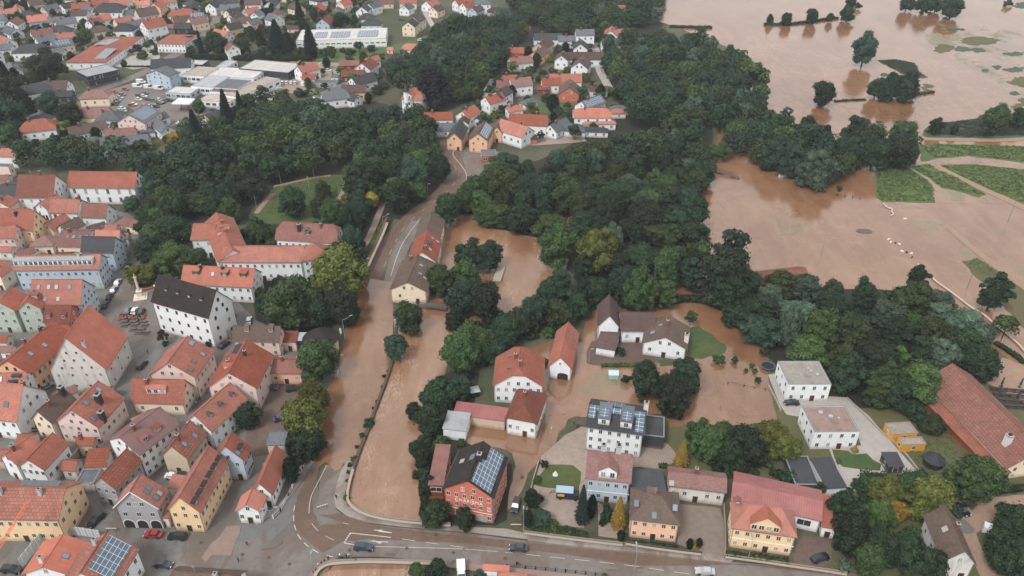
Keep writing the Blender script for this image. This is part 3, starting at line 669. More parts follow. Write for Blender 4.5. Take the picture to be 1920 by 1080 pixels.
# ---------------------------------------------------------------- vehicles
CARP = {}
CARC = dict(black=(30, 32, 36), dark=(48, 56, 66), white=(214, 216, 218), silver=(168, 174, 180), red=(158, 40, 32), blue=(44, 66, 100), teal=(40, 84, 90), grey=(104, 110, 116), green=(44, 66, 56), orange=(200, 96, 50))
@cache
def paint(c):
    m = NT('paint_' + c); m.p.inputs['Coat Weight'].default_value = .6; m.p.inputs['Coat Roughness'].default_value = .08
    return m.out(lin(CARC[c]), .35, .5, .2 if c in ('silver', 'grey') else 0)
def car_meshes(ty):
    if ty in CARP: return CARP[ty]
    L, W, Hh = dict(car=(4.4, 1.8, 1.45), suv=(4.6, 1.85, 1.68), van=(5.6, 2.0, 2.3), coupe=(4.5, 1.8, 1.35))[ty]
    hl = L / 2
    if ty == 'van': low = [(-hl, .35), (-hl, 1.25), (hl * .55, 1.25), (hl * .93, 1.05), (hl, .75), (hl, .35)]; top = [(-hl + .05, 1.24), (-hl + .12, Hh), (hl * .42, Hh), (hl * .70, 1.2)]
    elif ty == 'suv': low = [(-hl, .4), (-hl + .04, 1.05), (hl * .40, 1.05), (hl * .93, .92), (hl, .7), (hl - .02, .35)]; top = [(-hl + .05, 1.04), (-hl + .42, Hh), (hl * .12, Hh), (hl * .50, 1.03)]
    else: low = [(-hl, .38), (-hl + .06, .94), (hl * .38, .94), (hl * .93, .80), (hl, .6), (hl - .02, .3)]; top = [(-hl + (.55 if ty == 'car' else .75), .93), (-hl + 1.05, Hh), (hl * .10, Hh), (hl * .48, .92)]
    def ext(pts, w0, w1, z0, z1, mi=0, mb=None):
        mb = mb or MB(); n = len(pts)
        ww = [w0 + (w1 - w0) * (z - z0) / max(z1 - z0, .01) for _, z in pts]; tap = [1 - .13 * max(0, abs(x) / hl - .7) / .3 for x, _ in pts]
        vs = [(x, -w_ / 2 * k, z) for (x, z), w_, k in zip(pts, ww, tap)] + [(x, w_ / 2 * k, z) for (x, z), w_, k in zip(pts, ww, tap)]
        return mb.add(vs, [tuple(range(n)), tuple(range(2 * n - 1, n - 1, -1))] + [(i, n + i, n + (i + 1) % n, (i + 1) % n) for i in range(n)], mi)
    body = ext(low, W, W * .97, .3, 1.0)
    g = ext([(x, z) for x, z in top], W * .93, W * .74, .95, Hh)
    rp = MB(); a, b = top[1][0] + .02, top[2][0] - .02; ext([(a - .05, Hh - .02), (a, Hh + .04), (b, Hh + .04), (b + .12, Hh - .03)], W * .76, W * .72, Hh - .02, Hh + .05, 0, rp)
    for x in ((a + b) / 2 + .05,) if ty != 'van' else ((a + b) / 2, a + .1):
        for s in (-1, 1): rp.add([(x - .06, s * W * .47, .95), (x + .06, s * W * .47, .95), (x + .06, s * W * .375, Hh), (x - .06, s * W * .375, Hh)], [(0, 1, 2, 3), (3, 2, 1, 0)])
    if ty == 'van': rp.box(-hl + .06, -W * .475, 1.2, hl * .1, W * .475, Hh + .03)
    wh = MB()
    wh.bar((0, -.12, 0), (0, .12, 0), .33, n=12); wh.bar((0, -.13, 0), (0, .13, 0), .19, n=8, mi=1)
    li = MB()
    hd = MB().box(hl - .12, -.18, -.08, hl - .0, .18, .08)
    me = body.mesh('body', paint('black'))
    CARP[ty] = (me, g.mesh('windows', glass()), rp.mesh('roof', paint('black')), wh.mesh('wheel', [plain('rubber', (28, 28, 30), .8), plain('rim', (150, 152, 156), .4, 1.0)]),
                MB().box(-.08, -.2, -.09, .05, .2, .09).mesh('headlight', plain('lamp_glass', (225, 225, 220), .15)), MB().box(-.05, -.16, -.1, .06, .16, .1).mesh('tail_light', plain('tail_glass', (150, 30, 26), .2)), L, W)
    return CARP[ty]
def vehicle(px, py, dx, dy, ty='car', col='dark', label=None, group=None, far=False, z=0.14):
    a, b = G(px, py, z + .6), G(px + dx, py + dy, z + .6); rz = math.atan2(b.y - a.y, b.x - a.x)
    me, gl, rp, wh, hd, tl, L, W = car_meshes(ty); r = empty('parked_van' if ty == 'van' else 'car', (a.x, a.y, z), rz)
    for nm, mm in (('body', me), ('roof', rp)): inst(nm, mm, r, mat=paint(col))
    inst('windows', gl, r)
    FOOT.append((a.x, a.y, rz, 2.3, .9))
    if not far:
        for x in (-L * .31, L * .31):
            for s in (-1, 1): inst('wheel', wh, r, (x, s * (W / 2 - .1), .33))
        for s in (-1, 1): inst('headlight', hd, r, (L / 2 - .07, s * W * .34, .68)); inst('tail_light', tl, r, (-L / 2 + .02, s * W * .38, .82))
    return tag(r, label, 'van' if ty == 'van' else 'car', group)
# ---------------------------------------------------------------- people
PEO = {}
def person_mesh(pose):
    if pose in PEO: return PEO[pose]
    st = dict(stand=(.10, .10, .0), walk=(.32, -.28, .25), lean=(.06, .12, .5), ride=(.35, .1, .9))[pose]
    a, b, arm = st
    if pose == 'ride':
        J = [(0, 0, .98), (.12, 0, 1.18), (.28, 0, 1.42), (.34, 0, 1.55), (.40, 0, 1.66), (.42, 0, 1.78),
             (.26, .2, 1.40), (.42, .26, 1.2), (.62, .22, 1.08), (.26, -.2, 1.40), (.42, -.26, 1.2), (.62, -.22, 1.08),
             (.02, .1, .95), (.40, .12, .78), (.16, .12, .36), (.30, .12, .32), (.02, -.1, .95), (.32, -.12, .62), (.12, -.12, .2), (.26, -.12, .16)]
    else:
        ly = .15 if pose == 'lean' else 0
        J = [(0, 0, .95), (.02 + ly * .3, 0, 1.15), (.02 + ly, 0, 1.38), (.02 + ly, 0, 1.5), (.04 + ly * 1.2, 0, 1.6), (.04 + ly * 1.2, 0, 1.73),
             (ly, .19, 1.38), (-.03 + arm * .3 + ly, .25, 1.12), (arm * .6 + .05 + ly, .24, .88 + arm * .3), (ly, -.19, 1.38), (.03 - arm * .1 + ly, -.25, 1.12), (.08 + ly + (arm * .5 if pose == 'lean' else -arm * .5), -.24, .88 + (arm * .3 if pose == 'lean' else 0)),
             (0, .09, .9), (a * .55, .1, .5), (a * .6 if pose == 'walk' else a * .2, .1, .08), (a * .6 + .16, .1, .04), (0, -.09, .9), (b * .3, -.1, .5), (b if pose == 'walk' else b * .2, -.1, .1), (b + .16 if pose == 'walk' else b * .2 + .16, -.1, .04)]
    E = [(0, 1), (1, 2), (2, 3), (3, 4), (4, 5), (2, 6), (6, 7), (7, 8), (2, 9), (9, 10), (10, 11), (0, 12), (12, 13), (13, 14), (14, 15), (0, 16), (16, 17), (17, 18), (18, 19)]
    Rr = [.15, .14, .16, .06, .1, .08, .065, .05, .035, .065, .05, .035, .1, .07, .045, .04, .1, .07, .045, .04]
    me = bpy.data.meshes.new('tmp'); me.from_pydata(J, E, []); o = link(bpy.data.objects.new('tmp', me))
    md = o.modifiers.new('s', 'SKIN'); md.use_smooth_shade = True
    for i, r in enumerate(Rr): me.skin_vertices[0].data[i].radius = (r, r)
    me.skin_vertices[0].data[0].use_root = True
    sd = o.modifiers.new('d', 'SUBSURF'); sd.levels = 1
    dg = bpy.context.evaluated_depsgraph_get(); res = bpy.data.meshes.new_from_object(o.evaluated_get(dg)); res.name = 'person'; bpy.data.objects.remove(o)
    res.materials.clear(); 
    for c in ((196, 150, 126), (60, 70, 90), (40, 42, 50), (60, 44, 34), (30, 28, 28)): res.materials.append(plain('cloth_%d' % c[0], c, .9))
    for p in res.polygons:
        c = p.center; z = c.z
        hand = abs(c.y) > .2 and z < (.95 if pose != 'ride' else .8) and z > .7 or (pose == 'ride' and c.x > .55)
        if pose == 'ride': p.material_index = 3 if (z > 1.72) else 0 if z > 1.54 or hand else 1 if z > 1.0 and abs(c.x) < .6 else 4 if z < .26 else 2
        else: p.material_index = 3 if (z > 1.66 and c.x < .1 + (0.2 if pose == 'lean' else 0)) else 0 if z > 1.5 or hand else 1 if z > .95 or (abs(c.y) > .17 and z > .8) else 4 if z < .1 else 2
    PEO[pose] = res; return res
def person(px, py, pose, face, top, legs, label, z=0.14, group=None):
    a = G(px, py, z); o = link(bpy.data.objects.new('person', person_mesh(pose))); o.location = a; o.rotation_euler = (0, 0, rad(face)); k = RG.uniform(.95, 1.05); o.scale = (k, k, k)
    for i, c in ((1, top), (2, legs)): o.material_slots[i].link = 'OBJECT'; o.material_slots[i].material = plain('cloth_c%d_%d' % (c[0], c[1]), c, .9)
    return tag(o, label, 'person', group)
def torus(mb, c, R, r, n=16, mi=0):
    for i in range(n):
        a, b = 6.2832 * i / n, 6.2832 * (i + 1) / n
        mb.bar((c[0] + R * math.cos(a), c[1], c[2] + R * math.sin(a)), (c[0] + R * math.cos(b), c[1], c[2] + R * math.sin(b)), r, n=4, mi=mi)
def bicycle(px, py, face, label, z=0.14):
    a = G(px, py, z); r = empty('bicycle', a, rad(face)); rub = plain('rubber', (28, 28, 30), .8)
    for x in (-.52, .52):
        m_ = MB(); torus(m_, (0, 0, 0), .33, .025); [m_.bar((0, 0, 0), (.33 * math.cos(q), 0, .33 * math.sin(q)), .006, n=3) for q in (0, 1.05, 2.1, 3.14, 4.2, 5.2)]
        w_ = m_.build('wheel', rub, r); w_.location = (x, 0, .34)
    f_ = MB(); pts = dict(r=(-.52, 0, .34), b=(-.08, 0, .32), s=(-.2, 0, .85), h=(.36, 0, .88), f=(.52, 0, .34))
    for i, j in (('r', 'b'), ('b', 's'), ('s', 'r'), ('s', 'h'), ('b', 'h'), ('h', 'f')): f_.bar(pts[i], pts[j], .022, n=5)
    f_.build('frame', plain('bike_paint', (60, 66, 74), .4), r); MB().box(-.34, -.07, .9, -.08, .07, .96).build('saddle', rub, r)
    hb = MB(); hb.bar((.36, 0, .88), (.38, 0, 1.02), .02, n=5); hb.bar((.38, -.28, 1.04), (.38, .28, 1.04), .018, n=5); hb.build('handlebar', rub, r)
    return tag(r, label, 'bicycle')
def lamp(px, py, label, h=8.5, arm=1.8, face=0, z=0.1, double=False, col=(150, 154, 156)):
    a = G(px, py, z); r = empty('street_lamp', a, rad(face)); mt = plain('lamp_metal_%d' % col[0], col, .5, .3)
    MB().bar((0, 0, -.2), (0, 0, h), .1, .06, n=7).build('pole', mt, r)
    for s in ((1, -1) if double else (1,)):
        q = MB(); pr = (0, 0, h)
        for i in range(1, 5): nx = (s * arm * math.sin(i * .39), 0, h + .9 * (1 - math.cos(i * .39))); q.bar(pr, nx, .05, n=6); pr = nx
        q.build('arm', mt, r)
        lh = MB(); x = pr[0]; lh.box(min(x, x + s * .9), -.16, pr[2] - .08, max(x, x + s * .9), .16, pr[2] + .1); lh.box(min(x + s * .1, x + s * .8), -.12, pr[2] - .12, max(x + s * .1, x + s * .8), .12, pr[2] - .08, 1)
        lh.build('lamp_head', [mt, plain('lamp_lens', (220, 220, 214), .3)], r)
    return tag(r, label, 'street lamp')
def post(px, py, name, label, h=6, r=.07, col=(150, 150, 150), z=.08, cat='pole'):
    a = G(px, py, z); o = MB().bar((0, 0, -.3), (0, 0, h), r, r * .7, n=6).box(-r * 2, -r * 2, -.3, r * 2, r * 2, .1).build(name, plain('pole_%d' % col[0], col, .6)); o.location = a; return tag(o, label, cat)
# ================================================================ the setting
g = MB().add([(-900, -60, 0), (900, -60, 0), (1500, 1600, 0), (-1500, 1600, 0)], [(0, 1, 2, 3)]).build('ground', groundmat('garden')); tag(g, kind='structure')
WZ, LZ, PZ, RZ, MZ = .05, .11, .16, .21, .26
WAT = watermat('flood')
# castle-hill wood floor and the far wood floor
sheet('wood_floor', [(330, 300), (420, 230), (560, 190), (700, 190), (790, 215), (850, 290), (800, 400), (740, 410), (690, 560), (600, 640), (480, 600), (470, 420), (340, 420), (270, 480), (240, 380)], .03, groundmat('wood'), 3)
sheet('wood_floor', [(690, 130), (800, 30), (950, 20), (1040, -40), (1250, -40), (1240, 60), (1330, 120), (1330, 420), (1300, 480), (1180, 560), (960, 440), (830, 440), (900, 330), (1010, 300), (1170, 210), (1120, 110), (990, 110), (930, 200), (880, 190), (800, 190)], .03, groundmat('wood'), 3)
# flood water right of the centre
FL = [(1240, -60), (1235, 40), (1280, 55), (1380, 95), (1420, 160), (1330, 180), (1345, 260), (1320, 330), (1310, 400), (1280, 470), (1200, 545), (1110, 560), (1100, 600), (1090, 640), (1040, 630), (985, 655), (930, 700), (900, 740), (840, 770),
      (880, 835), (960, 850), (962, 900), (950, 960), (985, 905), (1030, 850), (1060, 800), (1080, 780), (1250, 775), (1255, 805), (1300, 800), (1460, 790), (1480, 775), (1440, 700), (1440, 665), (1480, 640), (1700, 640), (1830, 620), (1905, 700), (1925, 700), (2300, 760), (2300, -60)]
sheet('flood_water', FL, WZ, WAT, 1.2, keep=False)
# pond and river in the middle
sheet('flood_water', [(830, 440), (850, 405), (880, 400), (930, 430), (1000, 445), (1050, 440), (1075, 380), (1095, 400), (1075, 470), (1040, 540), (1030, 560), (1090, 560), (1110, 575), (1050, 620), (1000, 600), (940, 610), (860, 600), (790, 600), (800, 560), (820, 480)], WZ + .01, watermat('river'), .8)
# land kept dry in the flooded quarter
gr = groundmat('grass')
sheet('farm_yard', T(10, 600, 400, 820, 330, 980, 420, 1310, 470, 1290, 540, 1230, 580, 1010, 560, 900, 600, 660, 580, 560, 560, 560, 480), LZ, groundmat('mudyard'), .8)
sheet('lawn', T(10, 1310, 300, 1400, 280, 1490, 340, 1600, 420, 1600, 480, 1540, 510, 1430, 530, 1310, 500), LZ, groundmat('lawn'), .9)
sheet('lawn', T(10, 1090, 540, 1260, 540, 1210, 580, 1110, 585), LZ, groundmat('lawn'), .4)
sheet('gravel_yard', [(1015, 855), (1060, 815), (1090, 800), (1250, 830), (1275, 860), (1240, 880), (1190, 875), (1100, 915), (1095, 990), (1060, 985), (1010, 985), (1000, 915)], LZ, groundmat('gravel'), .3)
sheet('garden', T(10, 550, 590, 860, 600, 860, 720, 840, 790, 560, 800, 495, 790), WZ + .02, watermat('marsh'), .3)
sheet('garden', [(880, 690), (930, 690), (930, 750), (1000, 770), (940, 765), (880, 765)], LZ, gr, .5)
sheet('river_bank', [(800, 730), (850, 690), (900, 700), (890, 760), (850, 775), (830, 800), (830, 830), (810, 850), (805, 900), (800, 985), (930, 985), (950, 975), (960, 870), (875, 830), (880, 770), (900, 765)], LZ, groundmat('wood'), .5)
sheet('grass_bank', [(1440, 700), (1500, 640), (1750, 620), (1850, 640), (1920, 700), (2100, 760), (2100, 1100), (1560, 1100), (1500, 920), (1280, 900), (1180, 870), (1260, 800), (1300, 795), (1350, 800), (1460, 800)], LZ, groundmat('mudyellow'), .8)
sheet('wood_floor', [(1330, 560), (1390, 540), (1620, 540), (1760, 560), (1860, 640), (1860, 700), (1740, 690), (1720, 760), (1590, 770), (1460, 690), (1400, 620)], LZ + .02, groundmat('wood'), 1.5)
# plots along the lower street
sheet('garden', [(985, 905), (1290, 880), (1560, 925), (1700, 1040), (1560, 1060), (1380, 1030), (980, 985), (975, 945)], LZ + .01, groundmat('garden'))
sheet('lawn', T(14, 190, 340, 270, 245, 460, 250, 520, 300, 500, 430, 400, 425, 220, 410, 150, 390), PZ, groundmat('lawn'), .2)
sheet('gravel_yard', T(14, 200, 420, 330, 430, 480, 500, 470, 690, 300, 650, 210, 600), PZ, groundmat('gravel'), .1)
sheet('gravel_yard', T(14, 640, 520, 760, 600, 800, 720, 800, 800, 650, 780), PZ, groundmat('gravel'), .1)
sheet('paved_yard', T(14, 1260, 540, 1560, 570, 1600, 700, 1620, 960, 1400, 910, 1240, 840), PZ, groundmat('yard'), .2)
sheet('paved_yard', T(15, 220, 780, 470, 790, 480, 960, 420, 1010, 190, 990), PZ, groundmat('mudyard'))
sheet('driveway', T(11, 0, 650, 60, 640, 130, 790, 590, 820, 760, 960, 800, 1010) + T(15, 1150, 330, 700, 380, 690, 440, 600, 450, 520, 280, 460, 130, 700, 100, 660, 0, 560, -60, 140, -130, 90, -200), PZ, groundmat('lot'))
sheet('lawn', T(15, 480, 130, 600, 140, 640, 170, 740, 160, 790, 210, 850, 240, 840, 290, 700, 280, 560, 260, 500, 200), RZ, groundmat('lawn'))
sheet('lawn', T(15, 1060, 120, 1200, 60, 1380, 0, 1420, 260, 1350, 400, 1180, 330, 1050, 200), PZ, groundmat('mudyellow'), .4)
sheet('beer_garden', T(11, 1620, 700, 1760, 520, 1960, 600, 2300, 900, 1990, 900), PZ, groundmat('sand'), .4)
sheet('gravel_lane', T(15, 1400, 520, 1560, 500, 1920, 470, 2200, 470, 2200, 560, 1920, 600, 1720, 640, 1640, 700, 1560, 760, 1620, 900, 1900, 1100, 1600, 1100, 1480, 800, 1380, 650), PZ, groundmat('sand'), .3)
sheet('cobbled_bed', T(15, 1415, 660, 1470, 650, 1540, 720, 1550, 755, 1480, 765, 1420, 720), RZ, groundmat('cobble'), .1)
# meadows and islands on the flood plain
me_ = groundmat('meadow')
sheet('meadow', T(7, 810, 175, 1060, 182, 1200, 270, 1240, 330, 1255, 440, 980, 432, 850, 432, 810, 400), LZ, me_, .8)
sheet('meadow', T(7, 1070, 172, 1200, 148, 1420, 250, 1640, 380, 1580, 402, 1480, 370, 1300, 330, 1200, 250), LZ, me_, .8)
sheet('meadow', T(7, 1290, 155, 1500, 150, 1920, 190, 2300, 230, 2300, 620, 1920, 450, 1700, 360, 1480, 260), LZ, groundmat('meadow'), .5)
sheet('meadow', T(7, 1120, 10, 1300, 0, 2300, 20, 2300, 110, 1900, 140, 1500, 90, 1250, 110, 1150, 130), LZ, me_, 1)
sheet('reed_bed', T(3, 1170, 1000, 1200, 950, 1330, 915, 1560, 890, 1640, 850, 1920, 850, 2300, 870, 2300, 1010, 1920, 1035, 1500, 1035, 1180, 1025), LZ, groundmat('reed'), 1.5)
sheet('reed_bed', T(3, 810, 450, 960, 445, 1100, 470, 1130, 530, 1200, 580, 1130, 585, 1010, 560, 900, 500), LZ, groundmat('reed'), 1.5)
for i, q in enumerate([(1590, 305, 155, 32), (1320, 365, 70, 34), (1850, 518, 90, 20), (1885, 610, 60, 38), (1190, 655, 50, 28), (1900, 790, 40, 60), (1410, 222, 70, 14), (1460, 370, 60, 20), (1580, 378, 50, 18), (1630, 530, 30, 14), (1720, 505, 30, 18), (1850, 400, 90, 16), (1900, 40, 60, 25), (870, 560, 30, 14), (1850, 700, 30, 18)]):
    sheet('island', T(3, *[v for a in range(8) for v in (q[0] + q[2] * math.cos(a * .785), q[1] + q[3] * math.sin(a * .785))]), LZ, groundmat('mudyellow' if i in (0, 1, 3, 4, 5) else 'reed'), 3)
mz = watermat('marsh')
sheet('shallow_marsh', T(3, 1150, 200, 1300, 180, 1600, 190, 1920, 260, 2300, 300, 2300, 800, 1920, 760, 1700, 600, 1400, 420, 1200, 330), WZ + .02, mz, 4)
sheet('shallow_marsh', T(7, 1070, 540, 1160, 540, 1300, 610, 1420, 720, 1560, 850, 1400, 870, 1270, 740, 1180, 680), WZ + .02, mz, 1.5)
sheet('shallow_marsh', T(7, 1560, 590, 1700, 640, 2300, 700, 2300, 1300, 1900, 1030, 1640, 830, 1560, 720), WZ + .02, mz, 2)
sheet('shallow_marsh', T(7, 1190, 80, 1500, 90, 1920, 140, 2300, 180, 2300, 240, 1900, 190, 1500, 150, 1260, 150), WZ + .02, mz, 1)
sheet('shallow_marsh', T(7, 1120, 190, 1230, 260, 1300, 330, 1480, 370, 1580, 402, 1780, 440, 1700, 450, 1260, 445, 1240, 330), WZ + .02, mz, 1)
sheet('shallow_marsh', T(7, 780, 160, 1260, 150, 1300, 480, 760, 470), WZ + .01, mz, 2.5)
sheet('shallow_marsh', T(7, 60, 520, 140, 500, 260, 540, 280, 620, 200, 680, 90, 680), WZ + .02, mz, 2)
sheet('meadow', T(7, 1450, 880, 1570, 850, 1700, 940, 1920, 1080) + T(11, 2200, 170, 2200, 380, 1920, 300, 1860, 230, 1780, 160, 1690, 80, 1650, 0) + T(7, 1520, 960), LZ, groundmat('mudyellow'), 1)
road('field_path', T(7, 1215, 145, 1500, 285, 1750, 400, 2100, 560), 4, LZ + .03, groundmat('sand'))
road('field_path', T(7, 1320, 600, 1560, 800, 1750, 950, 2000, 1130), 3, LZ + .03, groundmat('sand'))
road('field_path', T(3, 1130, 1040, 1400, 1045, 1700, 1055, 2000, 1035), 4, LZ + .03, groundmat('sand'))
# ---------------------------------------------------------------- streets of the old town and the junction
sheet('town_paving', [(-60, 330), (240, 400), (300, 440), (330, 520), (440, 560), (480, 600), (560, 640), (620, 660), (640, 700), (600, 780), (592, 860), (600, 960), (640, 1200), (-200, 1200), (-200, 700)], .08, groundmat('cobble'))
sheet('market_square', [(215, 540), (262, 470), (270, 440), (300, 490), (420, 530), (440, 580), (430, 650), (390, 660), (330, 640), (280, 650), (240, 690), (200, 640), (180, 600)], LZ + .01, groundmat('asphalt'), .1)
sheet('mud_yard', T(9, 90, 720, 320, 720, 350, 690, 300, 900, 150, 1080) + T(13, 90, 160, -100, 200) + T(9, -60, 1000, 20, 900), PZ, groundmat('mudyard'), .1)
# lower street, junction and the street climbing out of the flood
LS = [(600, 1000), (592, 960), (600, 900), (612, 872), (655, 875), (642, 905), (629, 935), (630, 955), (650, 970), (690, 983), (760, 990), (880, 1000), (1000, 1016), (1200, 1035), (1400, 1056), (1560, 1070), (1760, 1095), (2100, 1130), (2100, 1200), (1500, 1130), (1240, 1095), (1000, 1072), (880, 1060), (720, 1044), (640, 1044), (600, 1060), (560, 1130), (380, 1130), (300, 1120), (330, 1040), (480, 1010)]
sheet('street', LS, PZ, groundmat('asphalt'))
sheet('street_stain', [(563, 925), (578, 890), (596, 862), (600, 875), (585, 925), (586, 960), (600, 985), (660, 984), (600, 966), (640, 962), (700, 985), (900, 1008), (1200, 1040), (1560, 1078), (1560, 1070), (1400, 1058), (1200, 1060), (980, 1030), (830, 1016), (700, 1010), (640, 1015), (606, 1036), (575, 1012), (553, 985), (553, 950)], PZ + .04, groundmat('wet'), .25)
sheet('town_street', [(590, 862), (556, 925), (520, 968), (480, 990), (380, 1002), (280, 1012), (200, 1004), (150, 1010), (60, 1060), (0, 1080), (0, 1140), (420, 1140), (560, 1060), (552, 985), (558, 930), (580, 890)], PZ + .01, groundmat('cobble'))
pv = groundmat('pave')
sheet('pavement', [(640, 880), (652, 860), (662, 862), (652, 900), (646, 930), (652, 948), (680, 965), (730, 977), (820, 985), (950, 991), (1000, 1003), (1000, 1012), (880, 998), (760, 988), (690, 980), (650, 967), (630, 952), (626, 933), (632, 905)], PZ + .12, pv, thick=.12)
sheet('pavement', [(985, 1000), (1200, 1018), (1320, 1036), (1380, 1046), (1370, 1055), (1200, 1036), (990, 1014)], PZ + .12, pv, thick=.12)
sheet('pavement', [(570, 862), (590, 862), (570, 895), (545, 930), (515, 962), (480, 985), (478, 975), (520, 950), (545, 915), (560, 880)], PZ + .12, pv, thick=.12)
sheet('pavement', [(605, 1046), (640, 1048), (730, 1047), (840, 1053), (960, 1064), (1200, 1090), (1500, 1122), (1500, 1140), (960, 1080), (830, 1062), (730, 1058), (620, 1062), (595, 1090), (575, 1086), (590, 1060)], PZ + .12, groundmat('pink'), thick=.12)
sheet('traffic_island', T(13, 20, 860, 60, 825, 150, 800, 200, 810, 195, 835, 130, 870, 40, 882), PZ + .14, groundmat('cobble'), thick=.12)
sheet('crossing_paving', [(425, 986), (452, 986), (448, 1003), (440, 1020), (433, 1042), (398, 1040), (385, 1056), (378, 1045), (396, 1018), (412, 1006)], PZ + .05, groundmat('pink'))
# road markings
def wm_(): return plain('road_marking', (176, 170, 162), .6)
def mark(pts, wd=.12, name='road_marking', z=None):
    z = z or PZ + .09; L, R = strip(pts, wd, z); n = len(L); return tag(MB().add(L + R, [(i, n + i, n + i + 1, i + 1) for i in range(n - 1)]).build(name, wm_()), kind='structure')
def dash(pts, n, gap=.5, wd=.14):
    q = smooth(pts, 2); ps = [G(a, b, 0) for a, b in q]; acc = [0]
    for a, b in zip(ps[:-1], ps[1:]): acc.append(acc[-1] + (b - a).length)
    def at(s):
        for i in range(len(acc) - 1):
            if s <= acc[i + 1]: k = (s - acc[i]) / max(acc[i + 1] - acc[i], 1e-6); return (q[i][0] + (q[i + 1][0] - q[i][0]) * k, q[i][1] + (q[i + 1][1] - q[i][1]) * k)
        return q[-1]
    for i in range(n):
        s0 = acc[-1] * i / n; s1 = s0 + acc[-1] / n * (1 - gap); mark([at(s0), at((s0 + s1) / 2), at(s1)], wd)
mark(smooth(T(13, 528, 250, 470, 370, 420, 460, 400, 540, 398, 610)), .16)
dash(T(13, 290, 550, 280, 620, 286, 700, 320, 790, 400, 870, 500, 920), 6, .4, .22)
mark(T(13, 418, 685, 440, 715, 465, 740)); mark(T(13, 520, 780, 585, 812)); mark(T(13, 650, 680, 692, 690))
mark(T(13, 706, 757, 1012, 790), .22); mark(T(13, 660, 832, 735, 845), .25); dash(T(13, 706, 760, 660, 832), 5, .35, .4)
mark(T(13, 880, 858, 1200, 866, 1550, 876), .16); mark(T(13, 1568, 878, 1815, 897)); mark(T(13, 1868, 902, 1925, 907)); dash(T(13, 1095, 802, 1280, 828, 1460, 854, 1640, 872), 3, .46)
dash(T(14, 105, 918, 640, 972, 960, 1010, 1290, 1060, 1600, 1100), 8, .4)
mark(T(13, 530, 925, 578, 938), .3)
def arrow(pts):
    poly = [G(a, b, PZ + .09) for a, b in pts]; from mathutils.geometry import tessellate_polygon
    tag(MB().add(poly, [t if (poly[t[1]] - poly[t[0]]).cross(poly[t[2]] - poly[t[0]]).z > 0 else t[::-1] for t in tessellate_polygon([poly])]).build('road_arrow', wm_()), kind='structure')
arrow(T(13, 878, 737, 905, 730, 900, 735, 935, 732, 958, 742, 1018, 752, 1018, 758, 925, 749, 912, 740))
arrow(T(13, 845, 818, 895, 812, 893, 818, 990, 822, 990, 828, 940, 826, 945, 833, 925, 838, 905, 828, 893, 823))
for i in range(3): mark(T(14, -70 + i * 60, 748 + i * 3, -50 + i * 60, 782 + i * 3), .5)
# roads further off
road('road', T(5, 830, 1020, 960, 800, 1060, 680, 1200, 530, 1340, 430, 1450, 330, 1505, 240, 1500, 160, 1450, 60, 1400, -30), 9, PZ, groundmat('wet'))
road('forecourt', T(5, 1010, 1080, 1060, 850, 1120, 720, 1220, 580), 6, PZ + .01, groundmat('asphalt'))
sheet('forecourt', T(5, 1450, 40, 1560, 20, 1700, 30, 1830, 60, 1820, 220, 1700, 230, 1600, 260, 1560, 330, 1520, 330, 1560, 220, 1520, 120), PZ + .02, groundmat('asphalt'), .2)
dash(T(5, 960, 920, 1030, 760, 1110, 620, 1250, 495, 1400, 390, 1500, 285, 1525, 230, 1500, 180, 1462, 130), 11, .6)
mark(smooth(T(5, 1010, 990, 1060, 830, 1110, 720, 1230, 560)), .25)
mark(smooth(T(5, 1560, 20, 1450, 60, 1560, 180, 1590, 260, 1540, 330)), .3)
road('footpath', T(5, 740, 860, 830, 740, 900, 580, 950, 450, 985, 330, 950, 270, 880, 260), 2.6, PZ, groundmat('pink'))
road('footpath', T(5, 0, 520, 70, 430, 130, 370), 2.2, PZ, groundmat('sand')); road('footpath', T(5, 130, 320, 300, 280, 450, 250, 560, 235), 1.8, PZ, groundmat('sand')); road('footpath', T(5, 690, 250, 650, 370, 580, 480), 2.2, PZ, groundmat('sand'))
sheet('lawn', T(5, -60, 540, 60, 400, 130, 330, 200, 310, 420, 240, 670, 228, 690, 330, 620, 470, 570, 600, 200, 600, -40, 600), LZ, groundmat('lawn'), .5)
KEEP.append([(G(a, b).x, G(a, b).y) for a, b in T(5, 0, 640, 60, 420, 180, 300, 420, 235, 700, 225, 760, 400, 700, 600, 560, 640, 200, 640)])
KEEP.append([(G(a, b).x, G(a, b).y) for a, b in T(5, 700, 1000, 780, 740, 900, 400, 1000, 420, 960, 640, 860, 900, 780, 1080)])
sheet('lawn', T(4, 1000, 480, 1200, 470, 1240, 560, 1180, 640, 1000, 620), LZ, groundmat('lawn'), .5)
sheet('verge', T(5, 940, 580, 990, 560, 960, 640, 880, 800, 800, 960, 770, 900, 850, 740), LZ + .02, groundmat('grass'), .2)
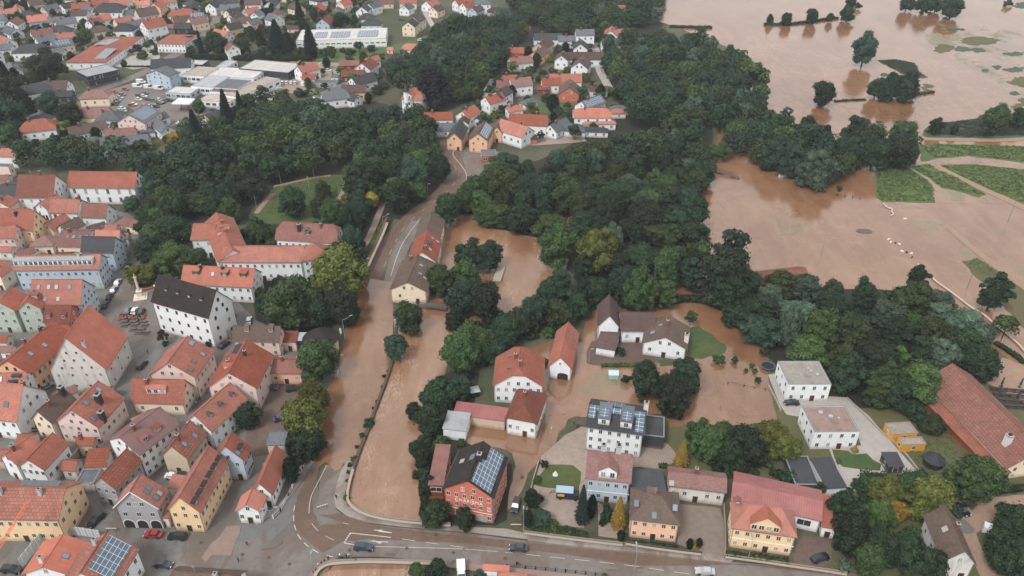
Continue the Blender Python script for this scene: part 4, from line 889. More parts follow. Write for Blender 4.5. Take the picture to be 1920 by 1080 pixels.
# suburb ground and roads
sub = groundmat('grass')
sheet('suburb_ground', [(-400, -60), (700, -60), (860, 20), (700, 130), (680, 200), (560, 200), (340, 240), (240, 300), (60, 330), (-60, 330), (-400, 200)], .05, sub, 2)
asl = groundmat('asphalt')
road('road', T(0, -60, 1080, 200, 850, 480, 760, 700, 690, 1060, 560, 1200, 470, 1330, 400, 1450, 350, 1480, 290, 1600, 210, 1640, 130, 1580, 90), 8, PZ, asl)
road('road', T(1, -40, 260, 420, 150, 560, 110, 760, 50, 900, -20), 6, PZ, asl); road('road', T(1, 1250, 60, 1300, 150, 1340, 220), 4, PZ, groundmat('lot'))
road('road', T(0, 380, 480, 600, 380, 800, 240, 900, 120), 5, PZ, asl); road('road', T(2, 620, 320, 640, 420, 650, 520, 720, 640, 740, 700), 5, PZ, groundmat('lot'))
road('road', T(1, 1780, 590, 1730, 680, 1690, 760), 4, PZ, groundmat('lot')); road('road', T(1, 1300, 1030, 1230, 960, 1210, 910), 4, PZ, asl)
sheet('car_park', T(0, 820, 490, 960, 320, 1180, 290, 1200, 430, 1150, 500, 1000, 520), PZ + .01, groundmat('lot'))
sheet('car_park', T(0, 560, 740, 760, 690, 1000, 620, 1250, 660, 1300, 700, 1520, 740, 1920, 730, 1920, 900, 1480, 900, 1240, 960, 960, 800, 800, 860, 640, 860), PZ + .01, asl)
sheet('car_park', T(1, -10, 830, -10, 700, 260, 460, 640, 470, 620, 600, 480, 620, 420, 700, 240, 700, 60, 800), PZ + .02, groundmat('gravel'))
sheet('lawn', T(1, 450, 460, 470, 350, 1020, 340, 1300, 260, 1310, 340, 1100, 400, 880, 400, 860, 460), PZ, groundmat('meadow'), .5)
sheet('lawn', T(2, 170, 760, 330, 740, 480, 780, 430, 830, 350, 860, 200, 850), PZ, groundmat('meadow'), .5)
sheet('lawn', T(2, 350, 340, 470, 325, 470, 360, 370, 370), PZ, groundmat('meadow'), .5)
sheet('gravel_yard', T(2, 0, 1000, 200, 950, 380, 990, 500, 980, 560, 1060, 200, 1090, 0, 1090), PZ, groundmat('gravel'), .5)
sheet('pond', T(2, -30, 170, 60, 165, 150, 190, 130, 250, 20, 250, -30, 230), PZ, WAT, 1)
# river between the walls and the flooded street beside it
RV = [(788, 590), (862, 592), (850, 640), (835, 700), (800, 740), (790, 800), (800, 860), (800, 900), (800, 984), (740, 977), (690, 966), (660, 950), (650, 935), (653, 905), (668, 860), (682, 820), (700, 780), (720, 735), (735, 690), (740, 640), (742, 600)]
sheet('river', RV, RZ, watermat('river'), 0, keep=True)
sheet('flood_water', [(686, 520), (738, 530), (738, 600), (738, 650), (732, 690), (716, 738), (696, 785), (678, 825), (664, 862), (656, 880), (645, 868), (630, 884), (612, 866), (600, 874), (585, 860), (570, 856), (560, 835), (590, 780), (610, 740), (630, 700), (640, 650), (650, 600), (660, 560)], RZ, WAT, .35, keep=True)
sheet('river', [(625, 1062), (700, 1055), (830, 1064), (840, 1200), (560, 1200), (600, 1082)], RZ, watermat('river'))
# ================================================================ buildings, nearest first
# --- bottom left: old town
r = Bd(12, 'town_house', 'cream town house with red tiled roof and metal roof terrace behind the crane jib', (-200, 655, 440, 665, 640, 375), 8, 4.2, f=1, roof='tile', pat='big', wall='yellow', win={0: (2, 9), 1: (2, 4)}, ch=[(.25, .4, 'metal'), (.72, .4, 'metal')], dor=[(.6, .78, 9, 'box', 'grey', 'grey', .9)])
Bd(12, 'town_house', 'small white town house with pale salmon roof at the left frame edge', (-10, 195, 125, 252, 275, 85), 6.5, 2.4, 'v', roof='salmon', wall='white')
Bd(12, 'town_house', 'white gabled house with a first floor balcony and plain salmon roof', (128, 262, 335, 292, 560, 90), 6.5, 3.2, 'v', roof='red', wall='white', win={0: (2, 4), 1: (1, 4)}, ch=[])
Bd(12, 'town_house', 'grey gabled house with orange pantile roof left of the arcaded house', (685, 398, 872, 440, 1052, 215), 6.5, 3.6, 'v', roof='tile', pat='big', wall='grey', win={0: (2, 3), 1: (2, 4)}, ch=[])
arc = Bd(12, 'town_house', 'grey gabled house with three white ground floor arches', (848, 572, 1190, 580, 1288, 438), 7.2, 5.6, 'v', roof='red', wall='grey', win={0: (2, 0), 1: (2, 3)}, ch=[], door=False, sky=[(.4, .72), (.6, .72), (.38, .88), (.65, .9)], gw=False)
yl = Bd(12, 'town_house', 'long ochre yellow house with six black box dormers on a red roof', (1245, 590, 1505, 610, 1830, 225), 7.2, 5.0, 'v', roof='red', wall='yellow', win={0: (2, 3), 1: (2, 8)}, ch=[], dor=[(s, .84, 1.7, 'box', 'black', 'charcoal', 1.0) for s in (.09, .24, .40, .58, .74, .9)])
Bd(12, 'town_house', 'bluish grey house end adjoining the long ochre yellow house', (1590, 208, 1834, 220, 1905, 112), 7.2, 5.0, 'v', roof='red', wall='bluegrey', win={1: (2, 4)}, ch=[], dor=[(.5, .84, 1.7, 'box', 'black', 'charcoal', 1.0)], sky=[(.15, .8)])
Bd(12, 'town_house', 'house with orange brown roof carrying a large grid of solar panels', (440, 1150, 860, 1185, 1150, 885), 7.5, 4.8, 'v', roof='tile', pat='big', wall='white', sol=[(.15, .97, .56, .9)], ch=[(.75, .4, 'metal')])
Bd(12, 'town_house', 'house with smooth bright salmon roof beside the white hoarding', (160, 1070, 530, 1078, 722, 830), 7, 2.6, 'v', roof='bright', pat='flat', wall='white', sky=[(.45, .75)], ch=[(.2, .4, 'white')])
Bd(12, 'town_house', 'low building with mossy brown roof and metal ridge by the junction', (1235, 1225, 1760, 1262, 1850, 1040), 5.5, 3.4, 'u', f=.6, roof='oldbrown', wall='white', ch=[(.7, .4, 'metal')])
ct = Bd(13, 'cottage', 'white cottage with long red roof beside the clipped cypress and white fence', (-40, 470, 126, 477, 238, 182), 4.6, 4.0, 'v', roof='red', pat='flat', wall='white', win={0: (1, 2), 1: (1, 6)}, ch=[])
Bd(13, 'cottage', '', (-160, 600, 36, 604, 62, 478), 4.4, 2.6, 'v', roof='salmon', pat='flat', wall='white', win={0: (1, 3), 1: (1, 1)}, ch=[], parent=ct)
Bd(13, 'tower_house', 'small square stone tower with pale metal roof by the mud yard', (75, 102, 215, 98, 235, 10), 7, .5, pent=True, roof='grey', pat='seam', wall='beige', cat='tower', win={0: (1, 1), 1: (2, 2)})
Bd(12, 'outbuilding', 'small salmon roofed house at the far left edge above the cream town house', (-80, 450, 40, 447, 125, 385), 5, 2, 'u', roof='salmon', wall='pink', cat='house')
mv = Bd(12, 'town_house', 'long white house with purple brown metal roof along the narrow street', (800, 62, 1045, 180, 1245, -105), 8.5, 3.6, 'v', roof='purple', pat='seam', wall='white', win={0: (2, 2), 1: (3, 6)}, dor=[(.3, .85, 1.8, 'box', 'darkred', 'grey', 1.1), (.62, .85, 1.8, 'box', 'darkred', 'grey', 1.1)])
Bd(12, 'town_house', 'beige gabled house with dark orange pantiles left of the narrow street fork', (1200, 180, 1412, 210, 1570, 15), 6, 4.2, 'v', roof='tile', pat='big', wall='beige', win={0: (1, 1), 1: (1, 4)}, sky=[(.3, .72), (.7, .8)], gw=False)
Bd(8, 'town_house', 'narrow pale house with three tiny dark dormers on its salmon roof', (1370, 1010, 1590, 1085, 1725, 790), 6.5, 4.4, 'v', roof='red', wall='white', win={1: (2, 5)}, ch=[], dor=[(.22, .75, 1.1, 'gable', 'dark', 'charcoal', .8), (.52, .75, 1.1, 'gable', 'dark', 'charcoal', .8), (.83, .75, 1.1, 'gable', 'dark', 'charcoal', .8)])
Bd(12, 'shed', 'low red tiled lean-to in the dark inner courtyard', (628, 270, 800, 262, 850, 165), 3.8, 2.2, pent=True, roof='tile', pat='big', wall='old', cat='shed', win={0: (1, 0), 1: (1, 0)})
Bd(12, 'shed', 'flat dark grey courtyard roof behind the orange pantiled grey house', (560, 385, 700, 382, 770, 270), 3.2, flat=True, roof='grey', pat='seam', wall='old', cat='shed', win={i: (1, 0) for i in range(4)})
Bd(12, 'shed', 'small red linking roof between the arcaded house and the ochre house', (1150, 640, 1262, 650, 1290, 560), 3.6, 1.0, pent=True, roof='darkred', pat='flat', wall='pink', cat='annex', win={0: (1, 1)}, ws=(1.6, 1.6))
Bd(12, 'shed', 'small red courtyard roof between two parked cars and the skylit house', (1255, 420, 1385, 436, 1400, 360), 3.4, 1.6, pent=True, roof='red', wall='white', cat='annex', win={0: (1, 1)})
Bd(8, 'shed', 'short red roofed linking wing beneath the mottled stone wall', (560, 1180, 700, 1182, 650, 1120), 4.5, 1.4, 'u', roof='red', wall='beige', cat='annex')
# --- left middle
Bd(8, 'granary', 'big old white granary with very steep salmon roof and stained gable', (358, 628, 800, 618, 1028, 362), 8, 12, 'v', roof='bright', pat='flat', wall='old', win={0: (2, 4), 1: (2, 3)}, ws=(.45, .55), wst='d', ch=[(.12, .7, 'metal')], cat='barn', door=False)
Bd(8, 'town_hall', 'tall white three storey building with steep black brown roof on the square', (1128, 105, 1565, 232, 1712, 82), 11.5, 7.2, 'u', roof='black', wall='white', win={0: (3, 6), 1: (3, 2)}, wst='d', ch=[], dor=[(s, .26, 1.2, 'shed', 'black', 'wood', .9) for s in (.2, .4, .6, .8)], cat='building')
Bd(8, 'town_house', 'salmon roofed house with four skylights between granary and restaurant', (1110, 655, 1470, 678, 1572, 470), 8, 5.2, 'v', roof='red', wall='pink', win={0: (1, 1), 1: (2, 5)}, sky=[(.85, .62, 1.8), (.72, .87), (.4, .82), (.15, .85)], ch=[])
Bd(8, 'town_house', 'cream house with one wide shed dormer on its red roof', (978, 862, 1382, 872, 1490, 738), 4.4, 5.6, 'u', roof='red', wall='cream', win={0: (1, 3), 1: (1, 3)}, ch=[(.3, .4, 'brick')], dor=[(.48, .2, 5.5, 'shed', 'salmon', 'white', 1.8)])
rs = Bd(8, 'restaurant', 'pink house with a roof terrace cut into its red roof', (1550, 748, 1930, 758, 2030, 500), 8, 5.6, 'v', roof='red', wall='pink', win={0: (2, 4), 1: (2, 3)}, sky=[(.3, .3), (.6, .25)], ch=[(.35, .35), (.6, .6, 'dark')], dor=[(.75, .35, 4, 'box', 'dark', 'grey', 1.0), (.3, .3, 1.4, 'gable')], cat='house')
Bd(9, 'outbuilding', 'orange rendered low house with brick red roof beside the mud yard', (88, 640, 345, 640, 330, 505), 4.6, 1.8, 'u', roof='darkred', pat='flat', wall='orange', win={0: (1, 3), 1: (1, 1)}, ch=[(.35, .45, 'brick'), (.85, .4, 'dark')], cat='house')
Bd(8, 'town_house', 'greyish pink house with dark brown roof left of the stone tower', (1740, 398, 2100, 405, 2125, 320), 6, 3.8, 'u', roof='oldbrown', wall='pink', win={0: (2, 4), 1: (1, 2)}, dor=[(.8, .3, 1.2, 'shed'), (.3, .3, 1.2, 'shed')], ch=[])
Bd(9, 'annex', 'small pink annex with red lean-to roof', (195, 408, 300, 408, 302, 345), 3.8, 1.2, pent=True, roof='darkred', pat='flat', wall='pink', win={0: (1, 1)}, cat='annex')
Bd(9, 'annex', 'dark lean-to with pale green metal roof next to the round tower', (296, 396, 424, 398, 440, 350), 3.6, .8, pent=True, roof='light', pat='seam', wall='charcoal', win={0: (1, 0)}, cat='annex')
def round_tower():
    a = G(*P(9, 500, 470)); r = empty('round_tower', (a.x, a.y, 0)); n = 20; R = 5.2
    ring = lambda R_, z: [(R_ * math.cos(6.2832 * i / n), R_ * math.sin(6.2832 * i / n), z) for i in range(n)]
    MB().prism([p[:2] for p in ring(R, 0)], 0, 5).build('wall', wallmat('beige'), r)
    MB().add(ring(R + .5, 4.9) + ring(R + .5, 5.1) + [(0, 0, 9)], [(i, (i + 1) % n, n + (i + 1) % n, n + i) for i in range(n)] + [(n + i, n + (i + 1) % n, 2 * n) for i in range(n)]).build('roof', roofmat('black', 'tile'), r)
    tag(r, 'round stone tower with dark brown conical roof by the flooded street', 'tower'); FOOT.append((a.x, a.y, 0, 5, 5))
round_tower()
Bd(8, 'town_house', 'mint green house with twin gables, left gable half', (-100, 168, 112, 172, 235, 60), 9, 3.4, 'v', roof='salmon', wall='mint', win={0: (3, 3)}, ch=[])
Bd(8, 'town_house', 'mint green house with twin gables, right gable half', (118, 172, 312, 160, 350, 70), 9, 3.4, 'v', roof='salmon', wall='mint', win={0: (3, 2), 1: (3, 2)}, ch=[], dor=[(.6, .75, 1.8, 'shed', 'darkred', 'beige', 1.6)])
Bd(8, 'town_house', 'long orange walled house running beside the granary', (-60, 610, 228, 652, 482, 338), 7.5, 4.2, 'v', roof='red', wall='orange', win={1: (2, 9)}, wst='d', ch=[(.75, .45, 'dark'), (.5, .3)], sky=[(.55, .75), (.3, .7)])
Bd(8, 'town_house', 'grey walled house with large salmon roof and white gable', (-330, 960, 126, 1008, 425, 778), 7, 7.6, 'u', roof='salmon', wall='white', win={0: (2, 6), 1: (1, 2)}, sky=[(.55, .3, 1.4), (.78, .22, 1.4)], ch=[(.85, .7)])
Bd(8, 'town_house', 'salmon roof with two flat black dormers above the white gable', (-200, 765, 190, 742, 245, 640), 7, 3, 'u', roof='salmon', wall='white', sky=[(.5, .3), (.4, .2)], dor=[(.82, .3, 2.2, 'box', 'dark', 'charcoal', .9), (.75, .1, 2.2, 'box', 'dark', 'charcoal', .9)], ch=[])
Bd(8, 'town_house', 'cream gabled house with mossy brown roof and tall dark chimney', (228, 986, 392, 1024, 602, 850), 7, 3.8, 'v', roof='oldbrown', wall='cream', win={0: (2, 2)}, ch=[(.85, .6, 'dark', 1.6), (.35, .6)])
Bd(8, 'town_house', 'pale pink gabled house with salmon roof and tall black chimney stack', (408, 1008, 738, 1052, 948, 828), 7, 5.4, 'v', roof='red', wall='pink', win={0: (2, 5), 1: (1, 5)}, sky=[(.35, .6), (.55, .62), (.8, .6), (.3, .85), (.12, .85)], ch=[(.55, .75, 'dark', 1.8), (.25, .96, 'dark', 1.6)])
Bd(8, 'town_house', 'blue grey townhouse gable facing the square with red roof and window rows', (220, 130, 608, 128, 745, -10), 8.5, 6.4, 'u', roof='red', wall='bluegrey', win={0: (2, 6), 1: (3, 5)}, sky=[(.15, .35), (.35, .35), (.5, .35), (.75, .35), (.3, .12), (.55, .12)], ch=[])
Bd(8, 'town_house', 'small dark red roof with two tall dormers and pinkish wall', (318, 262, 522, 262, 572, 150), 6, 4, 'u', roof='darkred', wall='redwall', win={1: (2, 3)}, dor=[(.2, .12, 1.5, 'gable'), (.75, .12, 1.5, 'gable')], ch=[])
# --- left, above the square
Bd(4, 'church_hall', 'long cream hall with five tall paired windows and red roof by the wood', (497, 327, 1012, 333, 1082, 250), 7.8, 5, 'u', roof='red', wall='white', win={0: (2, 6), 1: (2, 2)}, ws=(1.1, 2.2), ch=[], cat='hall', door=False)
Bd(4, 'town_house', 'large white house with deep red roof left of the cream hall', (115, 405, 400, 405, 495, 300), 7, 7.4, 'u', roof='darkred', wall='white', win={0: (2, 4), 1: (2, 3)}, ch=[(.6, .5)])
Bd(4, 'town_house', 'small gabled red roof wedged before the large white house', (252, 475, 355, 498, 405, 405), 5, 2.6, 'v', roof='red', wall='white', ch=[])
Bd(4, 'town_house', 'white house with red roof directly below the cream hall', (360, 515, 582, 520, 612, 440), 5.5, 4, 'u', roof='red', wall='white', ch=[(.97, .5)])
Bd(4, 'town_house', 'white gabled cottage with red roof beside the grey lean-to', (598, 550, 797, 557, 878, 490), 5, 4.4, 'u', roof='darkred', wall='white', ch=[], win={1: (1, 2)})
Bd(4, 'garage', 'low cream garage with brownish hipped roof at the garden corner', (850, 598, 1045, 633, 1065, 560), 3.6, 1.4, 'u', f=0, roof='mauve', wall='cream', cat='garage', ch=[])
Bd(4, 'town_house', 'yellow gabled house with plain red roof', (-90, 632, 245, 652, 395, 570), 7.5, 6.6, 'u', roof='red', wall='yellow', ch=[(.6, .35, 'dark')], win={1: (2, 3)})
Bd(4, 'town_house', 'pink gabled house with short brown red roof', (-90, 712, 112, 708, 205, 640), 7, 3.8, 'u', roof='red', wall='pink', win={0: (2, 4), 1: (2, 3)})
Bd(4, 'town_house', 'small steep brown roof with pale gable amid the courtyards', (415, 640, 502, 672, 612, 592), 4.5, 2.6, 'v', roof='oldbrown', wall='white', ch=[])
Bd(4, 'town_house', 'small red roof with pale gable next to the steep brown one', (305, 632, 402, 658, 505, 568), 4.5, 3, 'v', roof='red', wall='cream', ch=[(.6, .4)])
Bd(4, 'town_house', 'brown hipped roof low house behind the grey metal roof building', (215, 770, 400, 765, 400, 690), 4, 2.4, 'u', f=0, roof='mauve', wall='cream')
Bd(4, 'town_house', 'long brown roof with four skylights below the white cottages', (410, 770, 640, 772, 752, 640), 4.5, 3.2, 'u', roof='mauve', wall='cream', sky=[(.3, .3), (.5, .3), (.7, .3), (.9, .3)])
Bd(4, 'town_house', 'pale blue house with small salmon roof at the upper end of the square', (705, 742, 893, 748, 972, 690), 7, 3.8, 'u', roof='bright', pat='flat', wall='bluegrey', ch=[], win={1: (3, 2)})
Bd(4, 'town_house', 'pale blue gabled house with dark grey roof facing the square', (600, 812, 852, 818, 925, 735), 8, 4.4, 'u', roof='dark', wall='bluegrey', win={1: (3, 2)}, ch=[])
Bd(4, 'town_house', 'wide building with grey metal dormer roof over planted terraces', (95, 950, 745, 940, 900, 850), 8.5, 3.8, 'u', roof='red', wall='bluegrey', win={0: (2, 12), 1: (3, 4)}, ch=[(.75, .4, 'metal')], dor=[(.47, .13, 27, 'box', 'light', 'white', 2.3)])
Bd(4, 'town_house', 'white apartment house with salmon roof at the left edge by the wood', (-90, 92, 118, 96, 125, 45), 6, 2.4, 'u', roof='salmon', wall='white')
Bd(4, 'town_house', 'pinkish flat roofed house at the left edge below the white apartments', (-70, 165, 60, 170, 110, 148), 6, flat=True, roof='grey', pat='flat', wall='pink')
Bd(4, 'town_house', 'low dark grey roof at the left edge beside the deep red roof', (-60, 395, 112, 395, 112, 280), 5, 2, 'u', roof='dark', wall='white')
Bd(4, 'town_house', 'salmon hipped roof house with cream wall at the left edge', (-130, 985, 10, 1000, 60, 925), 6, 3, 'v', roof='salmon', wall='cream')
Bd(4, 'town_house', 'narrow cream gable at the left edge beside the yellow house', (-80, 470, 70, 478, 70, 420), 6, 2.6, 'v', roof='red', wall='cream')
# --- convent and school
cv = building('convent', 'rambling white convent with linked red roofs round a courtyard', P(4, 1632, 890), 11.5, P(4, 1520, 600), 8, 3.6, 'v', roof='red', wall='white', cat='convent', ch=[], dor=[(.5, .3, 1.2, 'shed'), (.75, .3, 1.2, 'shed'), (.6, .7, 1.2, 'shed')])
Bd(4, 'convent', '', (1425, 722, 1600, 718, 1640, 590), 8, 3.4, 'u', roof='red', wall='white', ch=[], parent=cv)
Bd(5, 'convent', '', (-270, 888, 345, 888, 385, 760), 8, 3.2, 'u', roof='red', wall='white', ch=[], parent=cv, win={0: (2, 11)})
Bd(5, 'convent', '', (335, 884, 570, 850, 560, 760), 9.0, 4.4, 'v', f=0, roof='red', wall='white', ch=[], parent=cv, win={0: (3, 3), 1: (2, 2)})
Bd(5, 'school', 'long white house with clipped gable and mottled red brown roof behind the convent', (140, 718, 605, 745, 688, 655), 9, 5.2, 'u', f=.55, roof='darkred', wall='white', cat='building', win={0: (2, 9), 1: (3, 3)}, ch=[(.38, .3, 'dark', 1.6), (.72, .4)], dor=[(.52, .18, 1.8, 'gable', 'grey', 'charcoal', 1.6)])
Bd(4, 'inn', 'broad house with three boxy dormers on a bright red roof below the convent', (1350, 1052, 1890, 1078, 1985, 962), 6.5, 4.6, 'u', roof='salmon', pat='flat', wall='white', cat='house', win={0: (2, 9), 1: (2, 3)}, ch=[(.25, .42, 'dark'), (.56, .42, 'dark')], dor=[(s, .26, 2.4, 'shed', 'red', 'charcoal', 1.6) for s in (.2, .6, .86)], sky=[(.43, .3)])
Bd(5, 'pavilion', 'brown tiled garden pavilion among the park trees', (570, 515, 715, 515, 720, 430), 3.2, 2.4, 'u', f=0, roof='darkred', wall='beige', cat='pavilion', ch=[], win={0: (1, 2)})
# --- mill buildings by the road and the river
building('mill_house', 'farthest mill house with mossy brown roof along the road', P(5, 1160, 800), 9.8, P(5, 1232, 566), 6, 3.2, 'v', roof='oldbrown', wall='white', win={1: (2, 6)}, ch=[])
building('mill_house', 'middle mill house with salmon red skylit roof', P(5, 1140, 885), 10.4, P(5, 1188, 715), 6.2, 4.2, 'v', roof='red', pat='tile', wall='white', win={1: (2, 4)}, dor=[(.5, .7, 1.6, 'shed', 'dark', 'charcoal', .8)], sky=[(.8, .72, 1.4), (.3, .72, 1.4), (.8, .88)], ch=[(.2, .6)])
building('mill_house', 'nearest mill house with weathered brown roof above the footbridge', P(5, 1000, 1092), 13.0, P(5, 1100, 870), 5.5, 3.4, 'v', roof='oldbrown', wall='cream', win={0: (1, 2), 1: (2, 4)}, sky=[(.4, .7), (.65, .65), (.35, .85)], ch=[(.85, .3)])
# --- hamlet beyond the road
Bd(1, 'house', 'dark gabled house with glazed front and light roof by the forecourt', (1422, 1052, 1548, 1058, 1618, 960), 5.5, 4, 'v', roof='dark', wall='orange', ch=[])
Bd(1, 'house', 'orange house with solar panels on its brown roof', (1588, 1052, 1742, 1062, 1775, 965), 6.5, 3.8, 'v', roof='oldbrown', wall='orange', sol=[(.05, .95, .58, .92)], ch=[])
Bd(1, 'house', 'orange house with tall brown roof behind the solar roofed one', (1760, 1000, 1850, 1005, 1870, 930), 5, 3.6, 'v', roof='oldbrown', wall='orange', ch=[])
Bd(5, 'kiosk', 'flat roofed brick kiosk beside the forecourt', (1690, 92, 1805, 88, 1815, 40), 3.4, flat=True, roof='grey', pat='flat', wall='brick', cat='kiosk', win={0: (1, 2)}, ws=(1.8, 1.2))
# --- centre: houses in the flood
h = Bd(9, 'mill_inn', 'white three storey house with clipped gable and red roof in the flood', (1775, 735, 2160, 748, 2145, 530), 6.5, 5.4, 'v', f=.75, roof='red', wall='white', cat='house', win={0: (2, 6), 1: (2, 4)}, ch=[(.55, .42), (.25, .52)], dor=[(.75, .25, 1.8, 'shed', 'darkred', 'brick', .9), (.35, .25, 1.8, 'shed', 'darkred', 'brick', .9)])
h2 = Bd(10, 'mill_inn', 'white house with mottled red hipped roof below the clipped gable one', (-55, 985, 188, 1030, 290, 808), 5.5, 3.2, 'v', f=.2, roof='darkred', wall='white', cat='house', win={0: (1, 4), 1: (2, 5)}, ch=[(.6, .4)])
Bd(9, 'shed', 'long lean-to with bright red metal roof and wooden side', (1475, 948, 1868, 1002, 1885, 915), 3.6, .8, pent=True, roof='metalred', pat='seam', wall='beige', cat='shed', win={0: (1, 0)})
Bd(9, 'carport', 'white carport with pale ribbed roof beside the red lean-to', (1395, 1056, 1575, 1076, 1625, 945), 4, .3, pent=True, roof='light', pat='seam', wall='white', cat='carport', win={i: (1, 0) for i in range(4)})
Bd(10, 'barn', 'narrow white barn with red roof and arched dark gateway in the flood', (268, 590, 450, 612, 522, 342), 4.6, 4, 'v', roof='red', wall='white', cat='barn', win={0: (1, 0), 1: (1, 3)}, ch=[], gw=False)
fm = Bd(10, 'farmhouse', 'white farmhouse with three linked dark brown roofs on the dry yard', (975, 412, 1312, 462, 1342, 292), 4.8, 3.4, 'v', roof='oldbrown', wall='white', win={0: (1, 3), 1: (1, 4)}, ch=[(.3, .96, 'white', 1.8), (.55, .5)], sky=[(.35, .2, 1.4), (.6, .35)])
Bd(10, 'farmhouse', '', (815, 325, 1085, 325, 1100, 180), 4.8, 3.6, 'u', roof='brown', wall='white', parent=fm, ch=[], win={0: (1, 3)})
Bd(10, 'farmhouse', '', (638, 292, 810, 302, 830, 140), 5.4, 4.6, 'v', roof='brown', wall='white', parent=fm, ch=[], win={0: (1, 1)}, gw=False)
Bd(10, 'garage', 'white double garage with brown tiled lean-to roof before the farmhouse', (625, 446, 774, 472, 806, 326), 3, .6, pent=True, roof='brown', pat='big', wall='white', cat='garage', win={0: (1, 0), 3: (1, 0)})
ap = building('apartment_house', 'white apartment house covered in solar panels with grey roof', P(10, 550, 1042), P(14, 990, 28), P(10, 1036, 892), 8.5, 3.0, 'u', roof='dark', wall='white', win={0: (3, 6), 1: (3, 3)}, ch=[(.98, .7, 'white', 1.6)],
    sol=[(.02, .14, .2, .48), (.15, .98, .36, .48), (.84, .98, .04, .34), (.3, .62, .54, .92)], dor=[(.3, .1, 3.0, 'shed', 'grey', 'white', 2.2), (.68, .1, 3.0, 'shed', 'grey', 'white', 2.2)])
Bd(14, 'garage', 'dark flat roofed annex with roof terrace right of the apartment house', (990, 22, 1142, 40, 1168, -110), 4.6, flat=True, roof='dark', pat='flat', wall='charcoal', cat='annex', win={0: (1, 0), 1: (1, 0)})
vl = Bd(14, 'villa', 'pale blue villa with ornate white gable and brown roof', (548, 350, 895, 386, 912, 168), 8, 4.6, 'u', f=.85, roof='mauve', wall='bluegrey', cat='villa', win={0: (2, 5), 1: (2, 3)}, ch=[(.35, .55, 'metal', 1.5), (.68, .55, 'metal', 1.7)], dor=[(.48, .04, 4.4, 'gable', 'mauve', 'white', 2.6)])
Bd(14, 'house', 'salmon pink house with brown pyramid roof fronting the lower street', (880, 656, 1264, 700, 1262, 458), 6.6, 3.8, 'u', f=0, roof='oldbrown', wall='orange', win={0: (2, 5), 1: (2, 3)}, sky=[(.12, .3), (.88, .3), (.48, .12)], ch=[], dor=[(.42, .8, 2, 'shed', 'oldbrown', 'grey', 1.2)])
Bd(14, 'workshop', 'flat green grey metal roof between villa and long white house', (900, 447, 1162, 442, 1168, 290), 4.2, .5, pent=True, roof='dark', pat='seam', wall='grey', cat='workshop', win={0: (1, 1)}, ws=(3, 1.5))
Bd(14, 'workshop', 'long whitewashed house with rusty brown roof behind the yard', (1165, 404, 1612, 460, 1612, 312), 5, 1.8, 'u', roof='mauve', wall='old', cat='house', win={0: (1, 5), 1: (1, 1)}, ch=[(.48, .6)], sky=[(.07, .1, 1.2)])
hl = Bd(14, 'hall', 'wide hall with rose red ribbed metal roof', (1640, 515, 2328, 672, 2285, 430), 4.6, 1.6, 'u', roof='metalred', pat='seam', wall='white', cat='hall', win={0: (1, 3), 1: (1, 2)}, ws=(3, 1.8), ch=[])
Bd(15, 'shed', 'lean-to with plain red roof at the right end of the rose red hall', (404, 714, 515, 734, 468, 488), 3.6, .7, pent=True, roof='red', pat='flat', wall='white', cat='shed', win={0: (1, 1)})
yv = Bd(14, 'villa', 'cream yellow villa with red hipped roof and central gable', (1645, 722, 2142, 794, 2105, 592), 7, 4.6, 'u', f=0, roof='red', pat='flat', wall='yellow', cat='villa', win={0: (2, 6), 1: (2, 3), 3: (2, 3)}, dor=[(.5, .03, 6.5, 'gable', 'red', 'yellow', 2.2), (.05, .55, 1.4, 'gable', 'darkred', 'white', 1.2)], ch=[])
wh = Bd(13, 'guest_house', 'coral red guest house with white lettering and solar panels on its mossy roof', (1395, 427, 1786, 504, 1915, 203), 9.2, 4.4, 'v', roof='black', wall='redwall', cat='guest house', win={0: (3, 6), 1: (3, 6)}, ch=[(.55, .56, 'dark', 1.4)], sol=[(.04, .62, .56, .92), (.62, .98, .66, .92)], sky=[(.6, .2, 1.3), (.62, .4, 1.8)])
an = Bd(13, 'annex', 'annex with smooth dusky pink roof on the river side of the coral house', (1288, 398, 1408, 404, 1560, 112), 7.2, .6, pent=True, roof='mauve', pat='flat', wall='wood', cat='annex', win={0: (2, 1)}, ws=(2.6, 1.4), sky=[])
# --- right side
Bd(11, 'flat_house', 'white cube house with stained pale flat roof next to the flood', (155, 722, 476, 722, 360, 548), 6.4, flat=True, roof='stain', pat='flat', wall='white', win={0: (2, 4), 3: (2, 3)}, cat='house')
fh = Bd(11, 'flat_house', 'white flat house with brown gravel roof and terrace', (350, 1080, 690, 1076, 578, 880), 6.4, flat=True, roof='gravel', pat='flat', wall='white', win={0: (2, 4), 3: (2, 3)}, cat='house')
Bd(15, 'garage', 'dark slate grey flat garage beside the solar carport', (205, 393, 385, 396, 292, 180), 3, flat=True, roof='dark', pat='flat', wall='charcoal', cat='garage', win={i: (1, 0) for i in range(4)})
Bd(15, 'carport', 'carport roofed with long dark solar strips', (440, 428, 598, 418, 465, 192), 2.9, .2, pent=True, roof='dark', pat='seam', wall='white', cat='carport', win={i: (1, 0) for i in range(4)})
Bd(15, 'summer_house', 'small dark grey pavilion with flat sloping roof by the lawn', (905, 264, 1028, 264, 955, 156), 2.7, .3, pent=True, roof='dark', pat='seam', wall='charcoal', cat='pavilion', win={0: (1, 1)})
